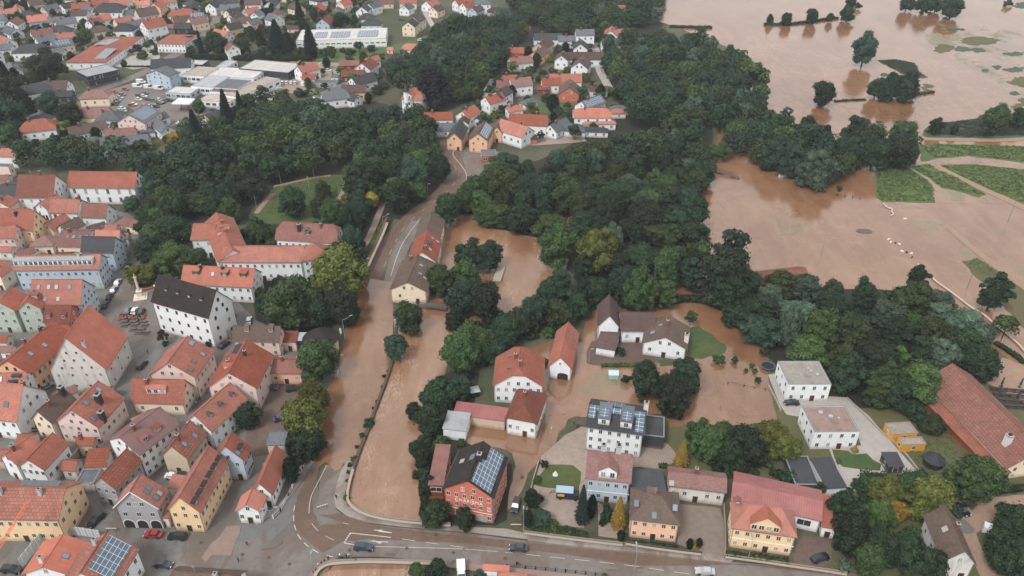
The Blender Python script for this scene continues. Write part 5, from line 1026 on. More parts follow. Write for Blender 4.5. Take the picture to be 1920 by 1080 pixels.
for i, (q, lb) in enumerate([((1012, 96, 1188, 90, 1145, 35), 'yellow site container with stained roof, the nearer of the two'), ((938, 18, 1126, 6, 1058, -78), 'yellow site container with stained roof, the farther of the two')]):
    o = Bd(15, 'site_container', lb, q, 2.7, flat=True, roof='stain', pat='flat', wall='yellow', cat='container', win={0: (1, 1)}, door=False, group='yellow site containers', far=True)
    for c in o.children:
        if c.name.startswith('wall'): c.data.materials[0] = plain('container_yellow', (206, 146, 46), .5)
lb_ = Bd(15, 'long_barn', 'very long inn barn with weathered red brown tiles and white chimney', (1795, 276, 14, 0, 1155, -385), 4.2, 4.6, 'v', roof='darkred', pat='big', wall='cream', cat='barn', win={0: (2, 3)}, ch=[(.2, .3, 'white', 1.8)]) if False else building('long_barn', 'very long inn barn with weathered red brown tiles and white chimney', P(15, 1795, 276), 15.5, P(11, 1160, 690), 4.4, 5.2, 'v', roof='darkred', pat='big', wall='cream', cat='barn', win={0: (2, 3)}, ch=[(.17, .22, 'white', 1.9)])
building('lean_to', 'narrow orange brown tiled lean-to along the long barn', P(15, 1735, 322), 3.6, P(11, 1185, 840), 3.4, -.8, pent=True, ax='v', roof='tile', pat='big', wall='wood', cat='shed', win={i: (1, 0) for i in range(4)})
Bd(15, 'old_house', 'old white gabled house with grey brown mossy roof at the lane', (1308, 976, 1566, 1002, 1352, 645), 5.6, 4.2, 'v', roof='oldbrown', wall='old', cat='house', win={0: (1, 2), 1: (1, 4)}, ch=[(.5, .55)], sky=[(.55, .3, 1.4)])
Bd(11, 'shed', 'tiny white garden hut under the trees', (765, 800, 850, 792, 842, 755), 2.6, .9, 'u', roof='light', pat='flat', wall='white', cat='shed', win={0: (1, 0)}, ch=[])
Bd(6, 'shed', 'rusty dark roof at the water edge behind the trees', (1800, 1060, 2240, 1010, 2230, 910), 4, 2, 'u', roof='darkred', wall='wood', cat='barn', ch=[])
Bd(9, 'shed', 'small shelter with grey metal roof under the park trees', (344, 238, 445, 235, 438, 165), 3, .5, pent=True, roof='light', pat='seam', wall='wood', cat='shelter', win={0: (1, 0)})
Bd(14, 'kiosk', 'terracotta roof corner at the bottom frame edge below the cyclist', (-120, 1120, 150, 1140, 190, 1075), 3, 1.6, 'u', f=0, roof='salmon', wall='white', cat='house', ch=[])
Bd(13, 'kiosk', 'long low orange roof at the bottom frame edge right of the white van', (1700, 1040, 1900, 1052, 1910, 1015), 2.8, .6, pent=True, roof='bright', pat='flat', wall='white', cat='shed', win={0: (1, 0)})
# --- details on particular houses
def local(root): x, y, rz, L, D = root['_fr']; return L, D
L, D = local(arc); am = MB()
for i in range(3):
    cx = L * (.2 + .3 * i); w_ = L * .115
    pts = [(cx - w_, 0), (cx - w_, 1.5)] + [(cx - w_ * math.cos(a * .314), 1.5 + w_ * math.sin(a * .314)) for a in range(1, 10)] + [(cx + w_, 1.5), (cx + w_, 0)]
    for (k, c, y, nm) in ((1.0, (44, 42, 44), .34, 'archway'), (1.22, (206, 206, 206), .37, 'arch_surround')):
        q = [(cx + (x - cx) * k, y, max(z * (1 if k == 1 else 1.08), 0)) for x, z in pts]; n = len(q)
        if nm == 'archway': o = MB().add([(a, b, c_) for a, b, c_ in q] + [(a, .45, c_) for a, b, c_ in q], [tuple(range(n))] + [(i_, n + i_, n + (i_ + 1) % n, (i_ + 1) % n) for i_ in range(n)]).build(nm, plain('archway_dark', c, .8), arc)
        else: MB().add([(a, b, c_) for a, b, c_ in q] + [(a, .43, c_) for a, b, c_ in q], [tuple(range(n))] + [(i_, n + i_, n + (i_ + 1) % n, (i_ + 1) % n) for i_ in range(n)]).build(nm, plain('arch_plaster', c, .8), arc)
        if nm == 'archway': o.location.y = -.03
for row, cols in ((.68, 3), (1.08, 3)):
    for i in range(cols): inst('window', win_mesh(.9, 1.2), arc, (L * ((.2 + .3 * i) if row < 1 else (.36 + .14 * i)), .4, 7.2 * row + (0 if row < 1 else .6)))
inst('window', win_mesh(.5, .5), arc, (L / 2, .4, 10.9))
for s in (0, 1):   # verge boards
    MB().bar((L * s, .0, 7.2), (L / 2, .0, 12.8), .13, n=4).build('verge', plain('arch_plaster', (206, 206, 206), .8), arc)
L, D = local(wh)
MB().box(.4, .34, 3.05, L - .4, .4, 3.25).build('string_course', plain('string_white', (214, 206, 200), .8), wh)
tx = bpy.data.curves.new('lettering', 'FONT'); tx.body = 'CHARISMA'; tx.size = 1.3; tx.extrude = .03; tx.align_x = 'CENTER'; tx.space_character = 1.15
to = bpy.data.objects.new('lettering', tx); dgm = bpy.context.evaluated_depsgraph_get(); link(to); bpy.context.view_layer.update()
tm = bpy.data.meshes.new_from_object(to.evaluated_get(bpy.context.evaluated_depsgraph_get())); bpy.data.objects.remove(to)
to = link(bpy.data.objects.new('lettering', tm), wh); tm.materials.clear(); tm.materials.append(plain('letter_white', (230, 222, 214), .5)); to.location = (L * .5, .33, 5.85); to.rotation_euler = (rad(90), 0, 0)
for s, t_ in ((.35, .0), (.75, .0)): MB().box(L * s - 1.3, .30, .1, L * s + 1.3, .38, 2.3).build('shop_window', glass(), wh)
L, D = local([o for o in bpy.data.objects if o.name == 'barn'][0]); bn = bpy.data.objects['barn']; w_ = L * .22; cx = L * .62
pts = [(cx - w_, -.1), (cx - w_, 1.7)] + [(cx - w_ * math.cos(a * .314), 1.7 + .8 * math.sin(a * .314)) for a in range(1, 10)] + [(cx + w_, 1.7), (cx + w_, -.1)]
n = len(pts); MB().add([(x, .33, z) for x, z in pts] + [(x, .45, z) for x, z in pts], [tuple(range(n))] + [(i, n + i, n + (i + 1) % n, (i + 1) % n) for i in range(n)]).build('gateway', plain('gate_dark', (50, 42, 40), .7), bn)
inst('window', win_mesh(.5, .6), bn, (L / 2, .4, 6.0))
for rt in (vl, yv):
    L, D = local(rt); sc_ = MB()
    for z in ((3.6, 7.3) if rt is vl else (3.4,)): sc_.box(.2, .28, z, L - .2, .36, z + .22)
    sc_.build('cornice', plain('cornice_white', (224, 226, 228), .7), rt)
# roof terrace furniture and balcony of the coral annex
L, D = local(an); MB().box(.3, -.9, 3.0, L - .2, .3, 3.15).box(.3, -.9, 3.15, L - .2, -.82, 4.0).build('balcony', plain('balcony_wood', (120, 70, 50), .7), an)

L, D = local(bn); k_ = 4 / (L / 2); nr = .46 * D
MB().add([(-.02, -.02, 4.68), (L / 2, -.02, 8.68), (L / 2, nr, 8.68), (-.02, nr, 4.68), (L + .02, -.02, 4.68), (L + .02, nr, 4.68)], [(0, 1, 2, 3)[::-1], (4, 5, 2, 1)[::-1]]).build('new_tiles', roofmat('salmon', 'flat'), bn).location.z = .1

for d_ in [c for c in ap.children if c.name.startswith('dormer')]:
    MB().add([(-1.2, .1, 2.52), (1.2, .1, 2.52), (1.2, 3.6, 2.78), (-1.2, 3.6, 2.78)], [(0, 1, 2, 3)]).build('solar_panel', solar(), d_)
# aerials and dishes on the nearer roofs
an_m = plain('aerial_metal', (150, 152, 154), .5)
for i_, o_ in enumerate([o for o in bpy.data.objects if o.parent is None and o.name.split('.')[0] in ('town_house', 'house', 'cottage', 'villa') and '_fr' in o]):
    rf = [c for c in o_.children if c.name.split('.')[0] == 'roof']
    if not rf or i_ % 2: continue
    zs = max(v.co.z for v in rf[0].data.vertices); vv = [v.co for v in rf[0].data.vertices if v.co.z > zs - .1]; a_, b_ = vv[0], vv[-1]; p_ = a_.lerp(b_, .35)
    q_ = MB(); q_.bar(p_, p_ + Vector((0, 0, 2.2)), .035, n=4)
    for k_, w2 in ((1.4, .5), (1.8, .4), (2.1, .3)): q_.bar(p_ + Vector((-w2, 0, k_)), p_ + Vector((w2, 0, k_)), .02, n=3)
    ao = q_.build('aerial', an_m, o_); ao.location = rf[0].location; ao.rotation_euler = rf[0].rotation_euler

# lean-tos and back buildings that close the gaps between the old houses
rg_ = random.Random(12); nb = 0; WD = ['granary', 'cream hall', 'square', 'arcaded house', 'stone wall', 'orange walled house']
for x, y in scatter([(0, 560), (60, 600), (120, 640), (200, 740), (300, 800), (300, 850), (230, 900), (160, 900), (0, 870)], 7, 2.6, 2, rg_, False, 2500)[:22] + scatter([(0, 330), (120, 380), (230, 420), (240, 450), (180, 480), (60, 500), (0, 470)], 7, 2.6, 2, rg_, False, 2500)[:14]:
    L_, D_ = rg_.uniform(4, 7), rg_.uniform(3.5, 5); a = rad(rg_.choice([40, 44, -4, 2])); c_, s_ = math.cos(a), math.sin(a); rf = rg_.choice(['red', 'darkred', 'oldbrown', 'grey', 'tile', 'mauve']); wl = rg_.choice(['white', 'cream', 'old', 'beige', 'pink'])
    o = building('outbuilding', '%s outbuilding with %s roof squeezed between the old town houses' % (wl.replace('old', 'off white'), rf.replace('tile', 'orange').replace('oldbrown', 'brown').replace('mauve', 'dusky').replace('darkred', 'dark red')), None, None, None, rg_.uniform(2.8, 4.2), 1.5, 'u', f=1, roof=rf, wall=wl, pat='tile', cat='outbuilding', far=True, ch=[], frame=((x - c_ * L_ / 2 + s_ * D_ / 2, y - s_ * L_ / 2 - c_ * D_ / 2, 0), a, L_, D_), group='outbuildings of the old town', gw=False)
# ================================================================ the suburb and the hamlet: compact rows
RN = dict(red='red', salmon='salmon', brown='brown', dark='slate', grey='grey', darkred='dark red', mauve='dusky brown', bright='bright orange', oldbrown='old brown', black='black')
def mh(t, x, y, L, D, rot, h, roof, wall, f=1.0, cat='house', **k):
    r = k.pop('r', D * .36); px, py = P(t, x, y); c = G(px, py, h + r * .4); a = rad(rot); ca, sa = math.cos(a), math.sin(a)
    org = (c.x - ca * L / 2 + sa * D / 2, c.y - sa * L / 2 - ca * D / 2, 0)
    rw = 'flat' if k.get('flat') else 'hipped' if f < .3 else 'gabled'
    dl = k.pop('label', None)
    wn = dict(bluegrey='pale blue', charcoal='charcoal', beige='beige', wood='dark wooden', old='off white', mint='mint').get(wall, wall.replace('redwall', 'red').replace('yellow', 'yellow'))
    o = building('house', dl or '%s %s with %s roof' % (wn, cat, RN.get(roof, roof) + ' ' + rw), None, None, None, h, r, 'u', f=f, roof=roof, wall=wall, pat='flat' if k.get('flat') else 'tile', cat=cat, far=True, frame=(org, a, L, D), ws=(1.0, 1.2), group=k.pop('group', 'houses of the suburb'), **k)
    o['px'] = (px, py); return o
BEFORE = len(bpy.data.objects)
# t, x, y, L, D, rot, h, roof, wall, f
for q in [
 (15, 12, 60, 85, 12, 9, 40, 4.5, 'salmon', 'white'), (0, 130, 60, 12, 9, 120, 4.5, 'red', 'cream'), (0, 210, 105, 15, 11, 10, 4, 'dark', 'white', 0), (0, 275, 135, 13, 11, 30, 5, 'bright', 'bluegrey'), (0, 375, 55, 13, 9, 60, 5, 'grey', 'pink'),
 (0, 505, 38, 12, 9, 60, 5, 'dark', 'white'), (0, 610, 40, 14, 10, 20, 5, 'red', 'redwall'), (0, 600, 95, 12, 9, 5, 5, 'brown', 'white'), (0, 830, 55, 22, 15, 0, 7, 'dark', 'white', .3), (0, 760, 18, 14, 10, 10, 5, 'red', 'cream'),
 (0, 905, 15, 16, 10, 5, 6, 'red', 'white'), (0, 1000, 92, 12, 10, 20, 4, 'grey', 'white'), (0, 1095, 85, 15, 13, 40, 8, 'brown', 'pink'), (0, 1180, 30, 13, 10, 85, 8, 'salmon', 'orange'), (0, 1075, 20, 12, 9, 0, 4, 'bright', 'white'),
 (0, 1370, 92, 20, 12, 3, 5, 'red', 'white', .3), (0, 1480, 112, 14, 10, 12, 4, 'grey', 'white', 0), (0, 1475, 150, 13, 11, 50, 6, 'mauve', 'cream'), (0, 1610, 30, 14, 10, 75, 6, 'dark', 'white'), (0, 1745, 85, 12, 10, 55, 6, 'dark', 'cream'),
 (0, 1765, 118, 11, 9, 60, 5, 'dark', 'white'), (0, 1805, 150, 14, 10, 20, 6, 'brown', 'white'), (0, 1880, 80, 12, 10, 50, 6, 'salmon', 'mint'), (0, 1895, 160, 11, 9, 60, 5, 'grey', 'orange'), (0, 1745, 195, 12, 10, 50, 6, 'dark', 'yellow'),
 (0, 1665, 248, 14, 10, 150, 4, 'salmon', 'white'), (0, 1735, 345, 11, 9, 120, 7, 'mauve', 'white'), (0, 425, 145, 12, 9, 5, 4, 'grey', 'cream'), (0, 490, 155, 14, 10, 35, 5, 'grey', 'white'), (0, 705, 160, 11, 9, 65, 6, 'mauve', 'white'),
 (0, 755, 132, 14, 10, 40, 5, 'salmon', 'white'), (0, 925, 150, 13, 10, 45, 6, 'red', 'cream'), (0, 1020, 170, 13, 9, 45, 5, 'grey', 'cream'), (0, 930, 200, 16, 12, 0, 6, 'dark', 'white', 0), (0, 1145, 172, 15, 13, 45, 9, 'red', 'white'),
 (0, 1275, 200, 17, 8, 3, 3.5, 'mauve', 'beige'), (0, 1375, 192, 12, 9, 3, 4, 'dark', 'charcoal'), (0, 450, 215, 16, 12, 10, 4, 'dark', 'white', 0), (0, 310, 240, 14, 10, 40, 5, 'mauve', 'white'), (0, 90, 225, 15, 10, 140, 4, 'grey', 'white'),
 (0, 40, 300, 13, 10, 140, 5, 'red', 'white'), (0, 345, 290, 13, 10, 45, 5, 'grey', 'white'), (0, 460, 318, 13, 11, 42, 5, 'grey', 'pink'), (0, 490, 270, 13, 11, 5, 5, 'red', 'white'), (0, 250, 358, 24, 12, 5, 5.5, 'dark', 'white', 0),
 (0, 15, 350, 12, 9, 15, 4, 'grey', 'white'), (0, 410, 385, 12, 8, 5, 4, 'grey', 'white', 1), (0, 90, 505, 13, 9, 130, 5, 'grey', 'white'), (0, 255, 660, 17, 12, 40, 6, 'dark', 'white', .4), (0, 425, 635, 14, 11, 5, 6, 'brown', 'white'),
 (0, 480, 700, 10, 7, 10, 4, 'dark', 'charcoal'), (0, 720, 700, 16, 10, 5, 5, 'mauve', 'cream', .2), (0, 715, 840, 15, 10, 5, 6, 'mauve', 'cream'), (0, 820, 860, 13, 10, 5, 5, 'grey', 'white', .0), (0, 285, 930, 17, 12, 20, 5, 'red', 'white', .2),
 (0, 655, 955, 18, 9, 35, 4, 'brown', 'white'), (0, 905, 985, 14, 8, 10, 4, 'mauve', 'white'), (0, 940, 1050, 22, 10, 15, 4, 'grey', 'beige'), (0, 700, 1040, 8, 5, 10, 3, 'grey', 'beige', 0), (0, 1170, 880, 12, 7, 60, 4, 'grey', 'white'), (0, 1220, 940, 15, 8, 130, 4.5, 'grey', 'white'),
 (0, 1630, 990, 8, 6, 10, 3, 'salmon', 'white'), (0, 1290, 470, 24, 12, 8, 6, 'dark', 'white'), (0, 1100, 970, 8, 6, 20, 3, 'grey', 'white', 0),
 (1, 115, 18, 15, 10, 90, 5, 'dark', 'white'), (1, 160, 85, 9, 9, 0, 6, 'oldbrown', 'beige', 0), (1, 468, 55, 13, 11, 90, 5, 'salmon', 'wood'), (1, 5, 100, 10, 8, 80, 6, 'grey', 'white'), (1, 660, 18, 11, 9, 60, 6, 'bright', 'cream'),
 (1, 522, 150, 14, 11, 80, 5, 'darkred', 'bluegrey'), (1, 805, 60, 12, 10, 85, 6, 'dark', 'white'), (1, 880, 35, 12, 9, 60, 6, 'grey', 'white'), (1, 830, 120, 13, 10, 0, 4, 'dark', 'white', 0), (1, 868, 165, 15, 10, 0, 4, 'dark', 'white', 0),
 (1, 280, 202, 9, 6, 0, 3, 'brown', 'pink'), (1, 1180, 350, 14, 9, 165, 3.2, 'salmon', 'cream', .5), (1, 1010, 365, 5, 4, 160, 2.5, 'bright', 'cream'), (1, 1205, 135, 12, 10, 70, 7, 'brown', 'cream'), (1, 1158, 172, 12, 10, 80, 7, 'dark', 'cream'),
 (1, 1130, 48, 11, 9, 70, 5, 'grey', 'white'), (1, 1140, 5, 14, 9, 5, 5, 'red', 'cream'), (1, 975, 8, 12, 9, 10, 4, 'mauve', 'pink'), (1, 1310, 18, 13, 10, 60, 5, 'red', 'white'), (1, 1355, 62, 11, 9, 60, 5, 'brown', 'cream'),
 (1, 1540, 8, 13, 9, 40, 6, 'red', 'white'), (1, 1590, 32, 12, 9, 45, 6, 'red', 'white'), (1, 1650, 65, 12, 9, 60, 6, 'brown', 'bluegrey'), (1, 1700, 8, 13, 10, 0, 8, 'grey', 'white', 0), (1, 1800, 72, 14, 8, 5, 4, 'dark', 'pink', 0),
 (1, 380, 505, 13, 10, 45, 6, 'red', 'white'), (1, 397, 572, 8, 7, 5, 4, 'red', 'white'), (1, 590, 565, 5, 4, 0, 4, 'grey', 'white', 0), (1, 700, 470, 13, 7, 5, 3, 'darkred', 'wood'), (1, 825, 480, 13, 11, 75, 6, 'darkred', 'white'),
 (1, 872, 440, 9, 7, 40, 5, 'red', 'cream'), (1, 730, 545, 14, 8, 5, 4, 'darkred', 'wood'), (1, 795, 590, 15, 11, 45, 5, 'dark', 'white'), (1, 735, 660, 14, 9, 5, 5.5, 'brown', 'orange'), (1, 590, 700, 15, 12, 20, 5, 'grey', 'white', .4), (1, 700, 718, 13, 8, 150, 4, 'dark', 'white'),
 (1, 1368, 865, 15, 8, 2, 7, 'red', 'white'), (1, 1420, 945, 16, 8, 5, 3.5, 'grey', 'white', 0), (1, 1590, 835, 12, 9, 60, 6, 'salmon', 'white'), (1, 1560, 900, 8, 6, 85, 5, 'brown', 'white'), (1, 1662, 885, 5, 4, 80, 3.5, 'dark', 'white'),
 (1, 1780, 735, 12, 9, 40, 6, 'red', 'white'), (1, 1838, 690, 13, 9, 60, 7, 'dark', 'white'), (1, 1878, 625, 12, 9, 5, 5, 'mauve', 'white'), (1, 1900, 578, 9, 6, 10, 5, 'red', 'white'), (1, 1855, 750, 8, 6, 20, 3, 'grey', 'white', 0),
 (2, 60, 610, 13, 10, 20, 6, 'mauve', 'white'), (2, 28, 375, 11, 8, 0, 6, 'red', 'brick'), (2, 62, 448, 15, 9, 20, 5, 'mauve', 'white'), (2, 235, 325, 16, 10, 65, 6, 'brown', 'beige'), (2, 200, 390, 16, 10, 65, 5, 'oldbrown', 'orange'),
 (2, 270, 272, 20, 9, 3, 5, 'dark', 'white'), (2, 450, 285, 20, 8, 5, 5, 'grey', 'white'), (2, 545, 240, 13, 9, 3, 9, 'grey', 'white'), (2, 515, 335, 13, 10, 85, 5, 'dark', 'white'), (2, 545, 415, 24, 10, 2, 5, 'brown', 'white'),
 (2, 378, 420, 12, 9, 80, 6, 'brown', 'white'), (2, 520, 470, 14, 11, 75, 6, 'brown', 'white'), (2, 815, 240, 18, 10, 2, 6, 'red', 'white'), (2, 745, 235, 14, 10, 80, 6, 'red', 'white'), (2, 870, 310, 21, 10, 3, 5, 'dark', 'white'), (2, 735, 312, 12, 8, 3, 5, 'dark', 'white'),
 (2, 965, 288, 12, 8, 20, 4, 'mauve', 'white'), (2, 790, 58, 12, 9, 3, 9, 'red', 'white'), (2, 400, 580, 19, 10, 2, 6, 'red', 'white'), (2, 290, 608, 11, 9, 5, 5, 'red', 'white'), (2, 430, 655, 15, 12, 85, 5, 'oldbrown', 'redwall'),
 (2, 238, 655, 8, 5, 0, 3, 'darkred', 'wood'), (2, 648, 660, 11, 6, 0, 4, 'brown', 'white'), (2, 590, 762, 16, 10, 45, 5.5, 'grey', 'white'), (2, 800, 805, 10, 6, 5, 3, 'grey', 'white', 0), (2, 800, 830, 8, 5, 5, 3, 'bright', 'white', 0),
 (2, 600, 840, 20, 10, 2, 6.5, 'bright', 'white', .4), (2, 650, 905, 18, 6, 2, 3.5, 'salmon', 'white', 0), (2, 125, 890, 20, 11, 172, 6, 'red', 'white'), (2, 20, 955, 18, 11, 140, 6, 'salmon', 'white'), (2, 345, 935, 14, 9, 50, 4, 'grey', 'white'),
 (2, 455, 950, 14, 8, 170, 3.2, 'grey', 'white', 0), (2, 630, 968, 13, 5, 175, 3, 'dark', 'white', 0), (2, 125, 755, 10, 6, 40, 3, 'grey', 'white', 0), (2, 135, 1015, 7, 6, 10, 3, 'dark', 'redwall', 0), (2, 15, 810, 9, 6, 20, 4, 'salmon', 'white'),
 (3, -99, -99, 1, 1, 0, 1, 'red', 'white')][0:]:
    if q[0] == 15: q = (0,) + tuple(q[2:]) if False else (0, 60, 85, 12, 9, 40, 4.5, 'salmon', 'white')
    if q[1] < -50: continue
    kk = {}
    if q[0] == 2 and (q[1], q[2]) == (590, 762): kk['sol'] = [(.05, .95, .08, .42)]
    if q[0] == 0 and (q[1], q[2]) in ((460, 318), (1220, 940), (1480, 112)): kk['sol'] = [(.15, .85, .1, .42)]
    mh(*q, **kk)
FG = 'far'
def far(t, name, label, co, h, r=2, ax='u', **k):
    o = Bd(t, name, label, co, h, r, ax, far=True, **k); return o
far(0, 'supermarket', 'long supermarket with red hipped roof and two pale solar fields', (485, 470, 790, 470, 975, 275), 5, 2.4, f=.0, roof='red', wall='white', cat='supermarket', sol=[(.18, .55, .52, .86), (.62, .9, .1, .4)], win={0: (1, 4)}, ch=[])
far(0, 'market_hall', 'two storey shop building with red roof and white solar field', (1170, 328, 1385, 333, 1465, 262), 6, 2, f=.2, roof='red', wall='white', cat='shop', win={0: (2, 8)}, sol=[(.7, .92, .55, .85)], ch=[])
far(0, 'office_block', 'charcoal clad flat office block with window strips below the supermarket', (655, 575, 890, 522, 750, 490), 7, flat=True, roof='light', pat='flat', wall='charcoal', cat='office', win={0: (2, 12), 3: (2, 7)}, ws=(.6, 1.8), wst='d')
far(0, 'gabled_shop', 'pale blue gabled shop with small windows beside the white vans', (1085, 558, 1268, 578, 1295, 535), 8, 3.2, 'v', roof='grey', wall='bluegrey', cat='shop', win={0: (3, 4)}, ch=[])
for i, (q, hh, rf, wl, lb) in enumerate([
    ((1430, 645, 1600, 655, 1720, 575), 5, 'light', 'white', 'white workshop hall with pale roof in the middle of the dealership'), ((1600, 655, 1780, 668, 1890, 600), 5.5, 'grey', 'white', 'grey roofed workshop hall right of the middle hall'),
    ((1365, 560, 1530, 572, 1600, 505), 5, 'sand', 'white', 'sand coloured flat roof hall behind the pale blue shop'), ((1530, 572, 1900, 590, 1920, 515), 4.5, 'white', 'white', 'longest white flat roof hall at the back of the dealership'),
    ((1240, 692, 1425, 704, 1455, 655), 4, 'white', 'bluegrey', 'glazed front hall with white flat roof facing the parked cars'), ((1570, 684, 1755, 695, 1800, 655), 5.2, 'mauve', 'white', 'hall with rusty red flat roof at the dealership front'),
    ((1485, 752, 1720, 768, 1760, 720), 4, 'sand', 'white', 'beige flat canopy hall nearest the conifers'), ((1390, 482, 1515, 486, 1530, 450), 4.5, 'white', 'charcoal', 'small white roofed hall near the supermarket road'),
    ((1600, 512, 1690, 516, 1745, 455), 4, 'light', 'white', 'narrow pale shed roof between the back halls')]):
    far(0, 'workshop_hall', lb, q, hh, flat=True, roof=rf, pat='flat', wall=wl, cat='hall', group='dealership halls', win={0: (1, 5)}, ws=(2.2, 1.4))
far(0, 'workshop_hall', 'white walled hall with long window band at the right end of the dealership', (1790, 730, 2100, 590, 2090, 530), 5, flat=True, roof='sand', pat='flat', wall='white', cat='hall', group='dealership halls', win={0: (1, 6)}, ws=(3.0, 1.2))
far(0, 'workshop_hall', 'dark clad hall with red edged white roof', (1790, 512, 2160, 545, 2175, 468), 5, flat=True, roof='white', pat='flat', wall='charcoal', cat='hall', group='dealership halls', win={0: (1, 0)})
far(1, 'factory_hall', 'long white factory hall with three solar fields on the roof', (300, 305, 975, 288, 972, 208), 6, flat=True, roof='white', pat='flat', wall='white', cat='hall', win={0: (1, 16)}, ws=(2.6, .7), sol=[(.18, .32, .2, .75), (.36, .58, .2, .75), (.67, .9, .2, .8)])
far(1, 'shed', 'long dark flat roofed row of garages beside the white vans', (425, 722, 520, 742, 640, 612), 3.4, flat=True, roof='grey', pat='flat', wall='white', cat='garages', win={0: (1, 0)})
far(1, 'shed', 'grey flat garage row behind the red container', (400, 620, 600, 622, 600, 598), 3.2, flat=True, roof='grey', pat='flat', wall='grey', cat='garages', win={0: (1, 3)})
far(0, 'shed', 'very long low shed covered in solar panels at the left edge', (-60, 985, 120, 1010, 235, 850), 3.6, 1.2, 'v', roof='dark', wall='white', cat='shed', sol=[(.02, .98, .04, .48)], ch=[])
far(0, 'house', 'pink gabled house with grey solar roof above the yellow tree', (870, 918, 1085, 930, 1140, 838), 7.5, 4.4, 'v', roof='grey', wall='pink', sol=[(.1, .9, .56, .92)], win={0: (2, 4)}, ch=[])
far(0, 'house', 'pink cottage with three dormers right of the petrol station canopy', (1475, 890, 1600, 925, 1620, 862), 5, 3.4, 'v', roof='dark', wall='pink', ch=[])
vr = far(1, 'villa', 'red and white villa with pointed turret against the dark beech', (1085, 745, 1235, 760, 1262, 672), 8, 4, f=.3, roof='red', wall='white', cat='villa', win={0: (2, 4), 1: (2, 2)}, dor=[(.35, .02, 4, 'gable', 'red', 'white', 2.4)])
MB().box(.35, .33, -.2, 14, .42, 2.6).build('plinth', wallmat('redwall'), vr) if False else None
tw = MB(); tw.bar((3, 1, 0), (3, 1, 12.5), 1.5, n=8); tw.build('turret', wallmat('white'), vr); MB().bar((3, 1, 12.5), (3, 1, 17), 1.9, .05, n=8).build('turret_roof', roofmat('dark', 'flat'), vr)
# petrol station canopy
a, b = G(*P(0, 1285, 778), 5), G(*P(0, 1420, 782), 5); r = empty('station_canopy', (a.x, a.y, 0), math.atan2(b.y - a.y, b.x - a.x)); L = (b - a).length
MB().box(0, 0, 4.6, L, 9, 5.1).build('roof', plain('canopy_white', (200, 206, 210), .6), r)
for x in (L * .3, L * .7): MB().box(x - .2, 4.3, -.2, x + .2, 4.7, 4.6).build('post', plain('canopy_post', (120, 124, 128), .5), r); MB().box(x - .5, 3.0, 0, x + .5, 3.6, 1.6).build('pump', plain('pump', (160, 70, 60), .5), r)
tag(r, 'pale flat petrol station canopy on two posts', 'canopy'); FOOT.append((a.x + L / 2, a.y + 4, 0, L / 2, 5))
# random infill so the suburb stays as dense as in the photograph
sb = [(-250, -30), (200, -30), (480, -35), (690, -30), (640, 30), (470, 60), (560, 40), (200, 60), (0, 110), (-120, 200)]
fill = random.Random(5)
for x, y in scatter(sb, 17, 7.5, 5, random.Random(3), True, 5000)[:95]:
    hh = fill.uniform(4.2, 6.5); L_, D_ = fill.uniform(11, 15), fill.uniform(8.5, 10.5); a = rad(fill.choice([5, 15, 40, 60, 80, 95, 140]))
    c_, s_ = math.cos(a), math.sin(a); rf = fill.choice(['red', 'grey', 'darkred', 'grey', 'dark', 'mauve', 'oldbrown', 'dark', 'brown', 'salmon']); wl = fill.choice(['white', 'white', 'cream', 'white', 'pink', 'yellow', 'bluegrey'])
    ff = fill.choice([1, 1, 1, 0])
    o = building('house', '%s house with %s %s roof' % (dict(bluegrey='pale blue').get(wl, wl), RN[rf], 'hipped' if ff == 0 else 'gabled'), None, None, None, hh, D_ * .38, 'u', f=ff, roof=rf, wall=wl, far=True, frame=((x - c_ * L_ / 2 + s_ * D_ / 2, y - s_ * L_ / 2 - c_ * D_ / 2, 0), a, L_, D_), group='houses of the suburb')
# ================================================================ vehicles
V = vehicle
V(682, 1026, 60, 3, 'suv', 'dark', 'dark blue estate car driving left of the bridge on the lower street'); V(972, 1027, -60, -3, 'car', 'dark', 'dark car on the lower street right of the coral guest house')
V(1322, 1071, -60, -4, 'coupe', 'silver', 'silver saloon car at the bottom edge'); V(967, 947, -8, 30, 'suv', 'black', 'black car parked in the lane beside the coral guest house')
V(287, 1002, -50, -2, 'car', 'red', 'red car parked before the arcaded house'); V(332, 1006, -50, -3, 'suv', 'black', 'black estate car parked behind the red car'); V(180, 975, -30, 27, 'suv', 'black', 'long black car parked beside the cream town house')
V(325, 893, 30, 3, 'car', 'white', 'white car squeezed in the court behind the ochre house'); V(347, 893, 30, 4, 'suv', 'black', 'black car in the court behind the ochre house')
V(22, 1068, 50, 4, 'suv', 'black', 'black car at the lower left corner by the hoarding'); V(306, 1058, 40, 4, 'car', 'dark', 'dark car half behind the solar roofed house')
V(865, 1076, 2, 40, 'van', 'white', 'white van at the bottom edge near the bushes'); V(1538, 1046, 50, -16, 'suv', 'black', 'black car parked at an angle in the muddy yard'); V(1804, 955, 26, 26, 'car', 'black', 'black car at the end of the gravel lane')
V(1866, 1000, 40, 14, 'van', 'white', 'white van half under the trees at the gravel lane'); V(1484, 755, -50, 0, 'car', 'black', 'black car before the white cube house')
mk = 'cars parked round the market square'
